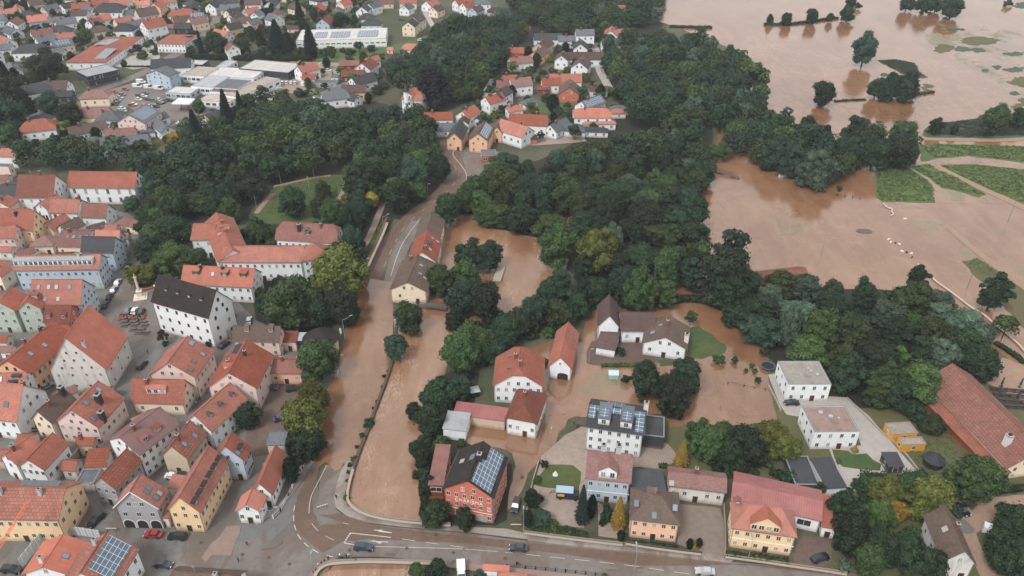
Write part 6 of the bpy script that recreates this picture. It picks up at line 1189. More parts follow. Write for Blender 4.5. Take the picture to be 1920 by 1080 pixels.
for x, y, dx, dy, ty, c, lb in [(239, 582, 9, -22, 'car', 'grey', 'grey car, left one of the row before the cafe planters'), (251.5, 583, 9, -22, 'car', 'white', 'white car, middle one of the row before the cafe planters'), (265, 585, 7, -22, 'suv', 'dark', 'dark car, right one of the row before the cafe planters'),
    (240, 499, 8, -22, 'car', 'black', 'black car, topmost along the blue house fronts'), (220.5, 529, 12, -22, 'car', 'white', 'white car, second in the row along the blue house fronts'), (213, 543, 12, -22, 'car', 'silver', 'silver car, third in the row along the blue house fronts'), (205, 556.5, 12, -22, 'car', 'black', 'black car, fourth in the row along the blue house fronts'), (197, 571, 10, -22, 'car', 'dark', 'dark car, last in the row along the blue house fronts'),
    (296.5, 514, 18, -14, 'car', 'dark', 'dark blue grey car under the trees of the square'), (328, 522, 24, -5, 'suv', 'dark', 'dark car beside the broad dormered house'), (299, 532, 18, -10, 'car', 'white', 'white car behind the black roofed town hall'),
    (266, 684, 16, -20, 'suv', 'black', 'black car behind the steep granary'), (420, 646, 18, -14, 'car', 'black', 'black car at the town hall corner'), (432, 596, 18, -14, 'suv', 'blue', 'dark blue car behind the town hall'), (467, 601, 3, -24, 'car', 'white', 'white car in the court behind the brown roof'),
    (321, 802, 12, -18, 'car', 'black', 'black car in the narrow street by the cream house'), (87, 724, 16, -8, 'car', 'silver', 'silver car below the orange walled house'), (65, 803, 20, -3, 'car', 'silver', 'silver car before the cream brown roofed house'),
    (527, 784, 24, -6, 'car', 'blue', 'dark blue car alone in the mud yard'), (551, 729, 24, -3, 'suv', 'black', 'black car against the orange house'), (507, 727, 18, 0, 'car', 'teal', 'teal car left of the orange house front')]:
    V(x, y, dx, dy, ty, c, lb, mk)
V(920, 321, 24, -3, 'car', 'white', 'white car on the verge of the forecourt')
dg = 'cars in the dealership car parks'; cc = random.Random(9)
pos = [(258, 162, 'van', 'white', 20, 1), (279, 164, 'van', 'white', 20, 1), (297.5, 166, 'van', 'white', 20, 1), (265, 154, 'van', 'white', 20, 1), (573, 160.5, 'van', 'white', 20, 1)]
for x, y, c in [(825, 735, 'silver'), (900, 730, 'silver'), (882, 748, 'silver'), (868, 765, 'dark'), (856, 782, 'dark'), (915, 812, 'white'), (925, 828, 'silver'), (940, 668, 'red'), (855, 690, 'red'), (918, 708, 'grey'), (1040, 715, 'dark'), (1078, 718, 'white'), (1040, 742, 'white'), (1078, 738, 'red'),
    (1112, 745, 'dark'), (1150, 750, 'grey'), (1195, 747, 'white'), (1232, 756, 'dark'), (1266, 750, 'black'), (1003, 780, 'white'), (985, 788, 'red'), (1084, 787, 'red'), (1120, 797, 'white'), (1155, 785, 'dark'), (1188, 775, 'dark'), (1212, 768, 'black'), (1088, 700, 'dark'), (1170, 798, 'black'), (630, 840, 'red'), (1350, 925, 'white'), (1060, 615, 'white'),
    (1605, 825, 'dark'), (1628, 815, 'silver'), (1855, 775, 'white'), (1882, 770, 'white'), (1908, 772, 'silver'), (1862, 800, 'white'), (1892, 802, 'white')]:
    pos.append(P(0, x, y) + ('car', c, 14, 2))
for x, y, c in [(198, 620, 'white'), (230, 620, 'white'), (262, 620, 'white'), (292, 622, 'white')]: pos.append(P(1, x, y) + ('suv', c, 2, -9))
for x, y, c in [(325, 684, 'dark'), (395, 682, 'black'), (168, 662, 'white'), (132, 676, 'silver'), (96, 695, 'dark'), (78, 710, 'white'), (60, 724, 'silver'), (44, 738, 'white'), (28, 753, 'white'), (12, 768, 'white'), (268, 480, 'dark'), (300, 478, 'orange'), (335, 468, 'white'), (500, 478, 'white'), (542, 524, 'white'), (480, 638, 'red'), (1235, 300, 'white'), (1090, 145, 'dark'), (1820, 604, 'silver')]:
    pos.append(P(1, x, y) + ('car', c, 14, -4 if x < 200 else 1))
for x, y, ty, c, dx, dy in pos: o = V(x, y, dx, dy, ty, c, '%s %s in the car parks of the halls' % (c, 'van' if ty == 'van' else 'car'), dg, True); o['px'] = (x, y)
# camper trailer in the villa's yard
a = G(*P(14, 410, 490), .14); r = empty('box_trailer', a, rad(-6)); MB().box(-2.6, -1.1, .6, 1.6, 1.1, 2.7).build('body', plain('trailer_black', (40, 44, 50), .5), r); MB().box(-2.7, -1.15, 2.7, 1.6, 1.15, 2.85).build('roof', plain('trailer_roof', (150, 172, 190), .4), r)
MB().box(-2.3, -1.14, 1.4, -.6, -1.1, 2.2).build('panel', plain('trailer_yellow', (206, 160, 60), .5), r); MB().box(1.62, -1.0, .5, 3.0, 1.0, 2.0).build('cab', plain('trailer_black', (40, 44, 50), .5), r)
MB().box(2.3, -.9, 1.3, 3.04, .9, 1.85).build('windscreen', glass(), r)
for x in (-1.6, 2.2):
    for s in (-.95, .95): w_ = MB().bar((0, -.12, 0), (0, .12, 0), .36, n=12).build('wheel', plain('rubber', (28, 28, 30), .8), r); w_.location = (x, s, .36)
tag(r, 'black box van with pale blue roof and yellow panel in the villa yard', 'van')
# ================================================================ people
cl = [(214, 210, 204), (60, 64, 76), (178, 70, 60), (90, 110, 130), (40, 40, 44), (200, 190, 170)]; le = [(44, 50, 66), (30, 30, 34), (90, 84, 76), (60, 76, 96)]
for i, (t, x, y, pose, fc, tc, lc, lb) in enumerate([
    (13, 545, 962, 'stand', -80, 4, 1, 'person in black standing at the left end of the bridge parapet'), (13, 680, 950, 'stand', -90, 4, 0, 'person in dark clothes left of the pair on the bridge'), (13, 697, 945, 'walk', -30, 0, 2, 'person in white top walking on the bridge in the group'),
    (13, 714, 960, 'lean', -90, 3, 3, 'person in grey blue leaning on the bridge parapet'), (13, 515, 978, 'lean', -60, 3, 1, 'person leaning on the curved parapet, uppermost'), (13, 492, 998, 'lean', -40, 1, 0, 'person leaning on the curved parapet, below the uppermost'),
    (13, 472, 1012, 'stand', -30, 0, 3, 'person in white standing at the curved parapet'), (13, 448, 1055, 'lean', -20, 4, 1, 'person in black lowest on the curved parapet'), (13, 432, 1068, 'stand', 0, 1, 1, 'person in dark jacket at the bottom edge of the parapet'),
    (13, 605, 503, 'walk', 260, 4, 1, 'person in black walking on the river pavement'), (13, 425, 222, 'stand', 200, 1, 1, 'person in dark clothes by the water edge of the left pavement'), (13, 205, 212, 'stand', 200, 1, 1, ''),
    (10, 462, 1028, 'stand', 20, 4, 1, 'person in black wading by the apartment house, left one'), (10, 482, 1050, 'stand', 160, 4, 0, 'person in black wading by the apartment house, middle one'), (10, 494, 1042, 'walk', 200, 1, 1, 'person in dark clothes wading by the apartment house, right one'),
    (5, 1586, 262, 'walk', 250, 4, 1, 'person in black walking at the forecourt edge'), (12, 1855, 852, 'walk', -50, 4, 1, 'person in black crossing the reddish paving'), (12, 1790, 975, 'walk', 60, 4, 1, 'person in black walking left of the kerb island'),
    (8, 1110, 492, 'stand', 0, 4, 0, 'person standing behind the granary'), (8, 1500, 840, 'walk', 200, 1, 1, 'person in dark clothes in the narrow street'), (8, 1478, 878, 'walk', 230, 0, 2, 'person in white shirt in the narrow street')]):
    if lb: person(*P(t, x, y), pose, fc, cl[tc], le[lc], lb)
for t, x, y, fc, lb, pl in [(13, 625, 945, 10, 'bicycle of the white clad rider on the bridge', 'person in white riding a bicycle on the bridge'), (13, 757, 978, 200, 'bicycle of the rider at the bridge parapet', 'person in pale blue riding a bicycle beside the parapet'), (14, 42, 1002, 185, 'dark bicycle on the lower street pavement', 'person in black riding a bicycle on the lower street')]:
    px, py = P(t, x, y); bicycle(px, py, fc, lb, .2); person(px, py, 'ride', fc, cl[4] if t == 14 else cl[0] if x < 700 else cl[3], le[1], pl, .2)
bicycle(*P(14, 302, 460), 20, 'bicycle parked in the villa yard beside the box van')
bicycle(*P(13, 1490, 985), 10, 'scooter like dark bicycle before the bridge end')
# ================================================================ walls, parapets, fences
cw = plain('wall_concrete', (128, 116, 104), .9); cp = plain('coping_stone', (150, 140, 128), .9); dk = plain('wall_dark', (78, 68, 60), .9)
wallrun('flood_wall', [(744, 598), (741, 640), (737, 672), (727, 705), (716, 735), (704, 765), (694, 795), (682, 825), (672, 850), (662, 880)], .5, .75, dk, 'low dark wall with scrub between the flooded street and the river', 'wall', z=.1, cap=dk)
wallrun('river_parapet', [(662, 880), (655, 905), (650, 932), (656, 948), (680, 964), (730, 976), (790, 982), (845, 986)], .45, 1.05, cw, 'curved concrete parapet along the river bend', 'wall', z=.1, cap=cp)
wallrun('bridge_parapet', [(586, 1100), (590, 1078), (604, 1062), (625, 1056), (700, 1053), (830, 1058)], .5, 1.0, cw, 'rusty concrete parapet of the bridge at the bottom edge', 'wall', z=.2, cap=cp)
wallrun('retaining_wall', T(5, 985, 590, 950, 680, 880, 830, 810, 990, 790, 1060), .8, 2.6, plain('wall_brown', (96, 72, 60), .9), 'brown retaining wall between road and footpath', 'wall', cap=cp)
wallrun('garden_wall', T(14, 90, 760, 400, 800, 640, 830, 830, 850), .35, 1.0, cw, 'low garden wall along the lower street left part', 'wall', cap=cp)
wallrun('garden_wall', T(14, 850, 840, 1030, 870, 1250, 900, 1420, 920), .35, 1.0, dk, 'dark garden wall along the lower street before the pink house', 'wall', cap=cp)
wallrun('garden_wall', T(14, 1600, 940, 1900, 980) + T(15, 180, 1010, 400, 1040, 590, 1072), .35, 1.0, cw, 'garden wall along the lower street before the cream villa', 'wall', cap=cp)
wallrun('garden_wall', T(14, 200, 225, 150, 390, 110, 600), .25, .6, cp, 'thin wall between gravel garden and the flooded lane', 'wall')
wallrun('garden_wall', T(14, 1585, 560, 1600, 800, 1590, 950), .3, 1.2, cw, 'wall between the paved yard and the cream villa', 'wall')
wallrun('garden_wall', T(11, 0, 740, 60, 850, 95, 930), .3, .8, cp, 'pale wall between driveway and flood', 'wall')
wallrun('garden_wall', T(11, 590, 830, 760, 1000, 850, 1090) + T(15, 1000, 130, 1150, 330), .25, .7, cp, 'long pale wall edging the concrete driveway', 'wall')
wallrun('ruined_wall', T(12, 440, 340, 560, 230, 660, 110), .6, 2.6, plain('rubble_stone', (150, 136, 120), .95), 'old rubble stone wall beside the white balcony house', 'wall')
wallrun('court_wall', T(8, 1660, 370, 1740, 372), .6, 3.0, plain('rubble_stone', (150, 136, 120), .95), 'stone court wall beside the town hall', 'wall')
def picket(name, pts, h, sp, label, col, rail=True, cat='fence', z=.1):
    r = None; ps = [G(a, b, z) for a, b in pts]; mt = plain('fence_%d' % col[0], col, .6); r = empty(name, ps[0]); o0 = ps[0]; rl = MB(); k = 0
    for a, b in zip(ps[:-1], ps[1:]):
        d = b - a; n = max(1, int(d.length / sp))
        for i in range(n + 1):
            if k > 95: break
            p = a + d * i / n - o0; MB().box(p.x - .12, p.y - .12, 0, p.x + .12, p.y + .12, h).build('post', mt, r); k += 1
        for zz in (.35, h - .15): rl.bar(a - o0 + Vector((0, 0, zz)), b - o0 + Vector((0, 0, zz)), .04, n=4)
    rl.build('rail', mt, r); return tag(r, label, cat)
picket('picket_fence', T(13, 330, 180, 385, 205, 350, 280, 305, 365, 245, 480, 185, 595, 130, 650), 1.3, 2.6, 'white post fence around the cottage garden', (206, 206, 204))
picket('railing', T(14, -40, 1012, 100, 1025, 400, 1052, 700, 1085), 1.1, 2.2, 'dark railing along the bottom pavement right of the cyclist', (48, 48, 52))
picket('railing', T(15, 490, 1010, 600, 1060, 830, 1075), 1.1, 2.5, 'brown board fence rail at the bottom edge below the big trees', (120, 96, 78))
picket('fence', T(7, 420, 365, 520, 388, 690, 415), 1.0, 3, 'half drowned dark wooden fence in the right flood', (70, 60, 54))
picket('fence', T(11, -300, 715 - 0, -180, 735, -20, 762), .5, 3, 'submerged fence line across the garden flood', (80, 64, 54))
def hoarding(pts, h, label, seg=2.5):
    ps = [G(a, b, .1) for a, b in pts]; o = MB(); mt = plain('hoarding_white', (196, 198, 200), .6)
    for a, b in zip(ps[:-1], ps[1:]):
        d = b - a; n = max(1, int(d.length / .8)); u = d.normalized(); v = Vector((-u.y, u.x, 0)) * .06
        for i in range(n):
            p, q = a + d * i / n, a + d * (i + .85) / n; s = v if i % 2 else v * .4
            c = [p - s, q - s, q + s, p + s]; o.prism([(x.x, x.y) for x in c], .1, h)
    return tag(o.build('hoarding', mt), label, 'fence')
hoarding(T(12, 170, 1020, 270, 890, 380, 770), 3.2, 'white corrugated hoarding slanting beside the salmon roof'); hoarding(T(12, 390, 768, 610, 775, 765, 800), 3.0, 'white hoarding in front of the cream town house')
def bridge(t, co, wd, h, label, z=1.2):
    a, b = G(*P(t, co[0], co[1]), z), G(*P(t, co[2], co[3]), z); d = b - a; r = empty('footbridge', a, math.atan2(d.y, d.x)); L = d.length; mt = plain('bridge_timber', (66, 62, 62), .8)
    n = 12; db = MB()
    for i in range(n):
        x0, x1 = L * i / n, L * (i + 1) / n; zz = lambda x: .9 * math.sin(math.pi * x / L)
        db.add([(x0, 0, zz(x0)), (x1, 0, zz(x1)), (x1, wd, zz(x1)), (x0, wd, zz(x0)), (x0, 0, zz(x0) - .3), (x1, 0, zz(x1) - .3), (x1, wd, zz(x1) - .3), (x0, wd, zz(x0) - .3)], [(0, 1, 2, 3), (7, 6, 5, 4), (4, 5, 1, 0), (6, 7, 3, 2)])
    db.build('deck', plain('bridge_deck', (96, 88, 84), .8), r)
    for y in (.05, wd - .05):
        q = MB()
        for i in range(2 * n + 1): x = L * i / (2 * n); q.bar((x, y, .9 * math.sin(math.pi * x / L)), (x, y, .9 * math.sin(math.pi * x / L) + 1.1), .04, n=4)
        for i in range(n):
            x0, x1 = L * i / n, L * (i + 1) / n
            for k in (.5, 1.1): q.bar((x0, y, .9 * math.sin(math.pi * x0 / L) + k), (x1, y, .9 * math.sin(math.pi * x1 / L) + k), .05, n=4)
        q.build('railing', mt, r)
    return tag(r, label, 'bridge')
bridge(9, (1185, 150, 1425, 165), 2.2, 1, 'dark arched footbridge over the weir beside the mill'); bridge(10, (285, 120, 445, 118), 2.2, 1, 'short timber footbridge among the trees by the pond')
bridge(6, (1420, 190, 1700, 265), 1.8, .4, 'pale metal footway drowned at the edge of the right flood', .3)
# flexible white flood barrier and drifting pieces
def tube(name, pts, r_, label, cat, col=(188, 174, 164), z=.4):
    ps = [G(a, b, z) for a, b in smooth(pts, 1)]; o = MB()
    for a, b in zip(ps[:-1], ps[1:]): o.bar(a, b, r_, n=7)
    return tag(o.build(name, plain('tube_%d' % col[0], col, .6)), label, cat)
tube('flood_barrier', T(7, 1125, 900, 1200, 970, 1260, 1030, 1340, 1085) + T(11, 1440, 80, 1530, 150, 1610, 190, 1700, 270, 1810, 360, 1880, 420, 1930, 480), .32, 'long white tube barrier snaking along the right flood edge', 'barrier')
tube('flood_barrier', T(7, 865, 445, 890, 475, 935, 485, 925, 510, 945, 520, 920, 540), .28, 'short twisted white barrier piece drifting below the meadow', 'barrier')
for i, (x, y, c) in enumerate([(1028, 562, 230), (905, 716, 231), (920, 738, 232), (955, 742, 60), (985, 752, 233), (1005, 806, 234), (1040, 812, 61), (1075, 823, 235), (1080, 850, 62)]):
    a = G(*P(7, x, y), .1); k = .6 if c > 200 else .4
    o = MB().box(-k, -.25, -.1, k, .25, .3).box(-k * .6, -.18, .3, k * .6, .18, .42).build('drifting_float', plain('float_w' if c > 200 else 'float_d', (214, 208, 200) if c > 200 else (60, 54, 50), .6)); o.location = a; o.rotation_euler.z = i * .5; tag(o, '%s float drifting in the right flood' % ('white' if c > 200 else 'dark'), 'float', 'drifting floats'); o['px'] = P(7, x, y)
a = G(*P(7, 722, 655), .06); tag(MB().prism([(3.4 * math.cos(i * .628), 2.0 * math.sin(i * .628) * (1 + .1 * (i % 2))) for i in range(10)], 0, .12).build('mud_bank', groundmat('mudyard')), kind='structure').location = a
for t, x, y, lb in [(7, 105, 245, 'white boxy raft at the tree edge in the flood')]:
    a = G(*P(t, x + 20, y), .1); o = MB().box(-3, -.6, 0, 3, .6, .9).box(-2.9, -.5, .9, 2.9, .5, 1.3).build('raft', plain('raft_white', (190, 196, 198), .6)); o.location = a; o.rotation_euler.z = .25; tag(o, lb, 'raft')
# jetty slab in the pond, trampoline, greenhouse, crane jib, monument, barriers, etc.
sl_ = [G(*P(5, x, y), .6) for x, y in ((1770, 1025), (1835, 1030), (1872, 920), (1815, 915))]
tag(MB().prism([(p.x, p.y) for p in sl_], .2, .7).build('jetty', plain('jetty_concrete', (150, 142, 130), .9)), 'pale concrete slab standing in the pond', 'jetty')
a = G(*P(10, 1915, 600), .1); r = empty('trampoline', a); tr = MB()
for i in range(16): q0, q1 = i * .3927, (i + 1) * .3927; tr.bar((2 * math.cos(q0), 2 * math.sin(q0), .9), (2 * math.cos(q1), 2 * math.sin(q1), .9), .14, n=5)
tr.build('rim', plain('tramp_blue', (70, 96, 130), .5), r); MB().prism([(1.9 * math.cos(i * .3927), 1.9 * math.sin(i * .3927)) for i in range(16)], .86, .9).build('mat', plain('tramp_black', (34, 36, 40), .7), r)
for i in range(4): MB().bar((1.9 * math.cos(i * 1.57), 1.9 * math.sin(i * 1.57), -.2), (1.9 * math.cos(i * 1.57), 1.9 * math.sin(i * 1.57), .9), .04, n=5).build('leg', plain('steel', (140, 144, 146), .4), r)
tag(r, 'blue rimmed round trampoline by the flood edge', 'trampoline')
a = G(*P(10, 725, 685), .1); r = empty('greenhouse', a, -.03); MB().box(0, 0, 0, 2.9, 2.6, 1.6).build('body', plain('gh_glass', (150, 172, 176), .2), r); MB().add([(-.1, -.1, 1.61), (3, -.1, 1.61), (3, 2.7, 1.61), (-.1, 2.7, 1.61), (-.1, 1.3, 2.5), (3, 1.3, 2.5)], [(0, 1, 5, 4), (2, 3, 4, 5), (3, 0, 4), (1, 2, 5), (0, 3, 2, 1)]).build('roof', plain('gh_roof', (176, 196, 202), .2), r); tag(r, 'small glass greenhouse in the drowned vegetable garden', 'greenhouse')
A_, B_ = G(-40, 1085, 6), G(53, 938, 16); r = empty('crane_jib', A_); d = B_ - A_; L = d.length; u = d.normalized(); s1 = u.cross(Vector((0, 0, 1))).normalized(); s2 = s1.cross(u); cj = MB(); n = 16
for a in (s1 * .35 - s2 * .3, s1 * -.35 - s2 * .3, s2 * .4): cj.bar(a, d + a * .6, .07, n=4)
for i in range(n):
    p, q = d * i / n, d * (i + 1) / n; cs = [s1 * .35 - s2 * .3, s2 * .4, s1 * -.35 - s2 * .3]
    for j in range(3): cj.bar(p + cs[j], q + cs[(j + 1) % 3], .04, n=3); cj.bar(p + cs[j], p + cs[(j + 1) % 3], .04, n=3)
cj.build('lattice', plain('crane_orange', (214, 120, 84), .5), r); q = MB(); q.bar((0, 0, -6.2), (0, 0, 0), .35, n=8); q.box(-1, -1, -6.3, 1, 1, -5.6); q.build('mast', plain('crane_orange', (214, 120, 84), .5), r); tag(r, 'orange lattice crane jib reaching over the cream town house', 'crane')
a = G(*P(8, 1056, 70), .1); r = empty('monument', a, .3); st = plain('monument_stone', (206, 196, 182), .8)
MB().box(-2.2, -2.2, 0, 2.2, 2.2, .35).box(-1.6, -1.6, .35, 1.6, 1.6, .7).build('steps', st, r); MB().box(-.8, -.8, .7, .8, .8, 2.6).box(-.95, -.95, 2.6, .95, .95, 2.85).build('plinth', st, r)
q = MB(); q.bar((0, 0, 2.85), (0, 0, 8), .45, .36, n=10); q.bar((0, 0, 8), (0, 0, 8.3), .4, .6, n=10); q.build('column', st, r)
q = MB(); q.bar((0, 0, 8.3), (0, 0, 9.3), .36, .2, n=8); q.bar((0, 0, 9.3), (0, 0, 9.75), .16, .12, n=8); q.build('statue', plain('statue_gold', (176, 160, 120), .5), r); tag(r, 'pale stone column with statue on the market square', 'monument')
a = G(*P(8, 1105, -20), .1); r = empty('fountain', a); q = MB()
for i in range(18): a0, a1 = i * .349, (i + 1) * .349; q.bar((3.2 * math.cos(a0), 3.2 * math.sin(a0), .45), (3.2 * math.cos(a1), 3.2 * math.sin(a1), .45), .35, n=6)
q.build('basin_rim', plain('terracotta', (156, 84, 58), .7), r); MB().prism([(3.1 * math.cos(i * .349), 3.1 * math.sin(i * .349)) for i in range(18)], 0, .4).build('bed', groundmat('wood'), r); tag(r, 'round terracotta rimmed bed under the yellow square tree', 'planter')
for i, (x, y) in enumerate([(915, 212), (988, 214), (1078, 214)]):
    a = G(*P(8, x, y), .1); r = empty('planter', a); MB().box(-.6, -.6, 0, .6, .6, .7).build('tub', plain('planter_red', (196, 76, 52), .6), r); q = MB(); rr = random.Random(i)
    for _ in range(40): b = rr.uniform(0, 6.28); k = rr.uniform(0, .55); q.bar((k * math.cos(b), k * math.sin(b), .6), (k * 1.3 * math.cos(b), k * 1.3 * math.sin(b), 1.0 + rr.random() * .3), .05, .02, n=3)
    q.build('flowers', foliage('mid'), r); tag(r, ['left', 'middle', 'right'][i] + ' of the three square red planters beside the parked cars', 'planter', 'red planters on the square')
k = 0
for y, xs in ((238, (920, 990, 1060)), (262, (930, 1000, 1075)), (285, (940, 1010, 1085)), (318, (1000, 1060)), (340, (1040, 1095))):
    for x in xs:
        a = G(*P(8, x, y), .1); r = empty('cafe_table', a, -.05); wd = plain('cafe_wood', (92, 84, 80), .7)
        MB().box(-1.1, -.35, .7, 1.1, .35, .76).build('table_top', wd, r); MB().box(-.9, -.05, 0, -.8, .05, .7).build('leg', wd, r); MB().box(.8, -.05, 0, .9, .05, .7).build('leg', wd, r)
        for s in (-.75, .75): MB().box(-1.1, s - .15, .42, 1.1, s + .15, .47).box(-1, s - .1, 0, -.92, s + .1, .42).box(.92, s - .1, 0, 1, s + .1, .42).build('bench', wd, r)
        tag(r, 'long beer garden table with benches on the square beside the town hall', 'table', 'cafe tables on the square'); r['px'] = P(8, x, y)
for x, y in ((965, 250), (1045, 260)):
    a = G(*P(8, x, y), .1); o = MB().bar((0, 0, 0), (0, 0, 2.9), .16, .05, n=7).box(-.3, -.3, 0, .3, .3, .1).bar((0, 0, .9), (0, 0, 2.7), .22, .08, n=8).build('closed_parasol', plain('parasol_black', (38, 40, 44), .8)); o.location = a; tag(o, 'closed black parasol between the cafe tables, %s one' % ('left' if x < 1000 else 'right'), 'parasol', 'parasols on the square')
for i, (t, x, y, c) in enumerate([(11, 1625, 720, 0), (11, 1745, 740, 0), (11, 1885, 745, 0), (11, 1730, 800, 1), (11, 1870, 830, 1)]):
    a = G(*P(t, x, y), .1); o = MB().bar((0, 0, 0), (0, 0, 3.6), .09, .07, n=6).bar((0, 0, 1.1), (0, 0, 3.4), .34, .16, n=8).bar((0, 0, 3.4), (0, 0, 3.6), .2, .06, n=8).box(-.45, -.45, 0, .45, .45, .12).build('closed_parasol', plain('parasol_green', (44, 66, 66), .8)); o.location = a
    tag(o, 'closed dark green parasol in the beer garden behind the barn', 'parasol', 'beer garden parasols'); o['px'] = P(t, x, y)
for i in range(22):
    x, y = 1690 + (i % 6) * 62 + (i // 6) * 25, 762 + (i // 6) * 42 + (i % 6) * 6; a = G(*P(11, x, y), .1); r = empty('beer_bench_set', a, -.25); wd = plain('bench_dark', (58, 50, 50), .7)
    MB().box(-1.1, -.35, .7, 1.1, .35, .76).build('table_top', wd, r); MB().box(-.95, -.3, 0, -.87, .3, .7).build('leg', wd, r); MB().box(.87, -.3, 0, .95, .3, .7).build('leg', wd, r)
    for s in (-.75, .75): MB().box(-1.1, s - .15, .42, 1.1, s + .15, .47).box(-1, s - .1, 0, -.92, s + .1, .42).box(.92, s - .1, 0, 1, s + .1, .42).build('bench', wd, r)
    tag(r, 'dark table with two benches in the beer garden behind the barn', 'table', 'beer garden tables')
def barrier(t, x, y, rot, label):
    a = G(*P(t, x, y), .16); r = empty('road_barrier', a, rad(rot)); b = MB(); n = 6
    b.box(-1.3, -.04, .7, 1.3, .04, 1.0)
    for i in range(n): x0 = -1.3 + 2.6 * i / n; b.add([(x0, -.05, .7), (x0 + .22, -.05, .7), (x0 + .36, -.05, 1.0), (x0 + .14, -.05, 1.0)], [(0, 1, 2, 3)], 1)
    b.build('board', [plain('board_white', (220, 218, 214), .5), plain('board_red', (176, 50, 44), .5)], r)
    for s in (-1, 1): MB().box(s - .06, -.3, 0, s + .06, .3, .1).box(s - .04, -.02, .1, s + .04, .02, .7).build('foot', plain('board_foot', (90, 88, 88), .7), r)
    tag(r, label, 'barrier')
barrier(13, 500, 570, 25, 'red and white striped barrier on the wet junction'); barrier(12, 838, 742, 0, 'red and white striped barrier before the grey arcaded house'); barrier(14, 30, 712, 0, 'red and white striped barrier at the flooded lane')
def octa_hut():
    a = G(*P(15, 1230, 245), .1); r = empty('round_hut', a); ring = lambda R, z: [(R * math.cos(i * .785), R * math.sin(i * .785), z) for i in range(8)]
    MB().prism([p[:2] for p in ring(2.4, 0)], 0, 2.2).build('wall', plain('hut_black', (36, 36, 40), .8), r)
    MB().add(ring(2.9, 2.15) + [(0, 0, 3.9)], [(i, (i + 1) % 8, 8) for i in range(8)] + [tuple(range(8))[::-1]]).build('roof', plain('hut_roof', (44, 46, 52), .7), r); tag(r, 'black octagonal garden hut on the lawn by the containers', 'hut')
octa_hut()
# lamps, poles
lamp(*P(9, 672, 412), 'tall curved street lamp standing in the flood by the round tower', 9, 2.4, 25); lamp(*P(5, 962, 680), 'street lamp on the retaining wall, the upper one', 8, 1.8, 15); lamp(*P(5, 812, 1020), 'street lamp at the lower end of the retaining wall', 8, 1.8, 10)
lamp(*P(13, 150, 785), 'twin armed street lamp on the traffic island', 9, 1.0, 10, double=True); lamp(*P(14, 915, 1075), 'street lamp at the bottom edge before the salmon pink house', 8, 1.2, 90); lamp(*P(14, 1768, 965), 'street lamp before the cream yellow villa', 6.5, .8, 90)
lamp(*P(7, 1800, 580), 'twin headed floodlight pole in the right flood near the path', 10, 1.0, 0, double=True, col=(110, 112, 112)); lamp(*P(7, 1490, 1090), 'twin headed floodlight pole beside the poplar', 9, 1.0, 0, double=True, col=(111, 112, 112)); lamp(*P(7, 405, 810), 'single lamp pole standing in the right flood', 7, .4, 0)
lamp(*P(14, 292, 108), 'lamp post at the corner of the gravel yard', 5, .4, 90); lamp(*P(10, 575, 570), 'lamp post at the farm yard corner', 5, .4, 0); lamp(*P(14, 85, 755), 'white lamp post at the flooded lane mouth', 7, .3, 90); lamp(*P(13, 1350, 700), 'lamp post at the end of the river parapet', 3, .3, 90)
lamp(*P(13, 430, 1030), 'slim lamp post at the curved bridge parapet', 4, .3, 90); lamp(*P(9, 632, 640), 'thin street lamp in the flood beside the large round tree', 6, .8, 10); lamp(*P(5, 1290, 390), 'slim lamp post on the wooded side of the road', 5, .4, 0)
for i, (t, x, y, lb) in enumerate([(5, 190, 310, 'flag pole left of the park lawn'), (5, 437, 255, 'wooden pole at the upper edge of the park lawn'), (5, 625, 400, 'thin pole at the right of the park lawn'), (5, 5, 490, 'pole beside the park path')]): post(*P(t, x, y), 'pole', lb, 7)
a = G(*P(5, 400, 350), .15); r = empty('rope_pyramid', a); q = MB(); q.bar((0, 0, 0), (0, 0, 7), .1, n=6); q.build('mast', plain('steel', (140, 144, 146), .4), r); q = MB(); [q.bar((0, 0, 7), (4.5 * math.cos(i * 1.05), 4.5 * math.sin(i * 1.05), 0), .03, n=3) for i in range(6)]; q.build('rope', plain('rope', (150, 140, 110), .8), r); tag(r, 'rope climbing pyramid on the park lawn', 'play frame')
a = G(*P(9, 985, 470), .2); r = empty('wayside_cross', a); MB().box(-.5, -.5, 0, .5, .5, 1.4).build('plinth', plain('monument_stone', (206, 196, 182), .8), r); MB().box(-.12, -.12, 1.4, .12, .12, 4.4).box(-1.2, -.12, 3.2, 1.2, .12, 3.45).build('cross', plain('cross_pale', (196, 190, 176), .7), r); tag(r, 'pale wayside cross at the end of the low river wall', 'cross')
a = G(*P(9, 1640, 800), .1); r = empty('garden_gazebo', a, .3); MB().box(-1.2, -1.2, 0, 1.2, 1.2, 2).build('body', plain('hut_black', (36, 36, 40), .8), r); MB().add([(-1.5, -1.5, 2), (1.5, -1.5, 2), (1.5, 1.5, 2), (-1.5, 1.5, 2), (0, 0, 3)], [(0, 1, 4), (1, 2, 4), (2, 3, 4), (3, 0, 4), (3, 2, 1, 0)]).build('roof', plain('gazebo_roof', (160, 168, 174), .4), r); tag(r, 'small dark gazebo with pale roof by the river garden', 'gazebo')
a = G(*P(14, 325, 320), .15); r = empty('garden_fountain', a); MB().bar((0, 0, 0), (0, 0, .35), 1.1, .9, n=12).build('basin', plain('basin_white', (206, 200, 196), .7), r); MB().bar((0, 0, .35), (0, 0, 1.5), .14, .1, n=8).bar((0, 0, 1.1), (0, 0, 1.2), .45, .5, n=10).build('figure', plain('basin_white', (206, 200, 196), .7), r); r.scale = (.7, .7, .7); tag(r, 'small white fountain in the middle of the round lawn', 'fountain')
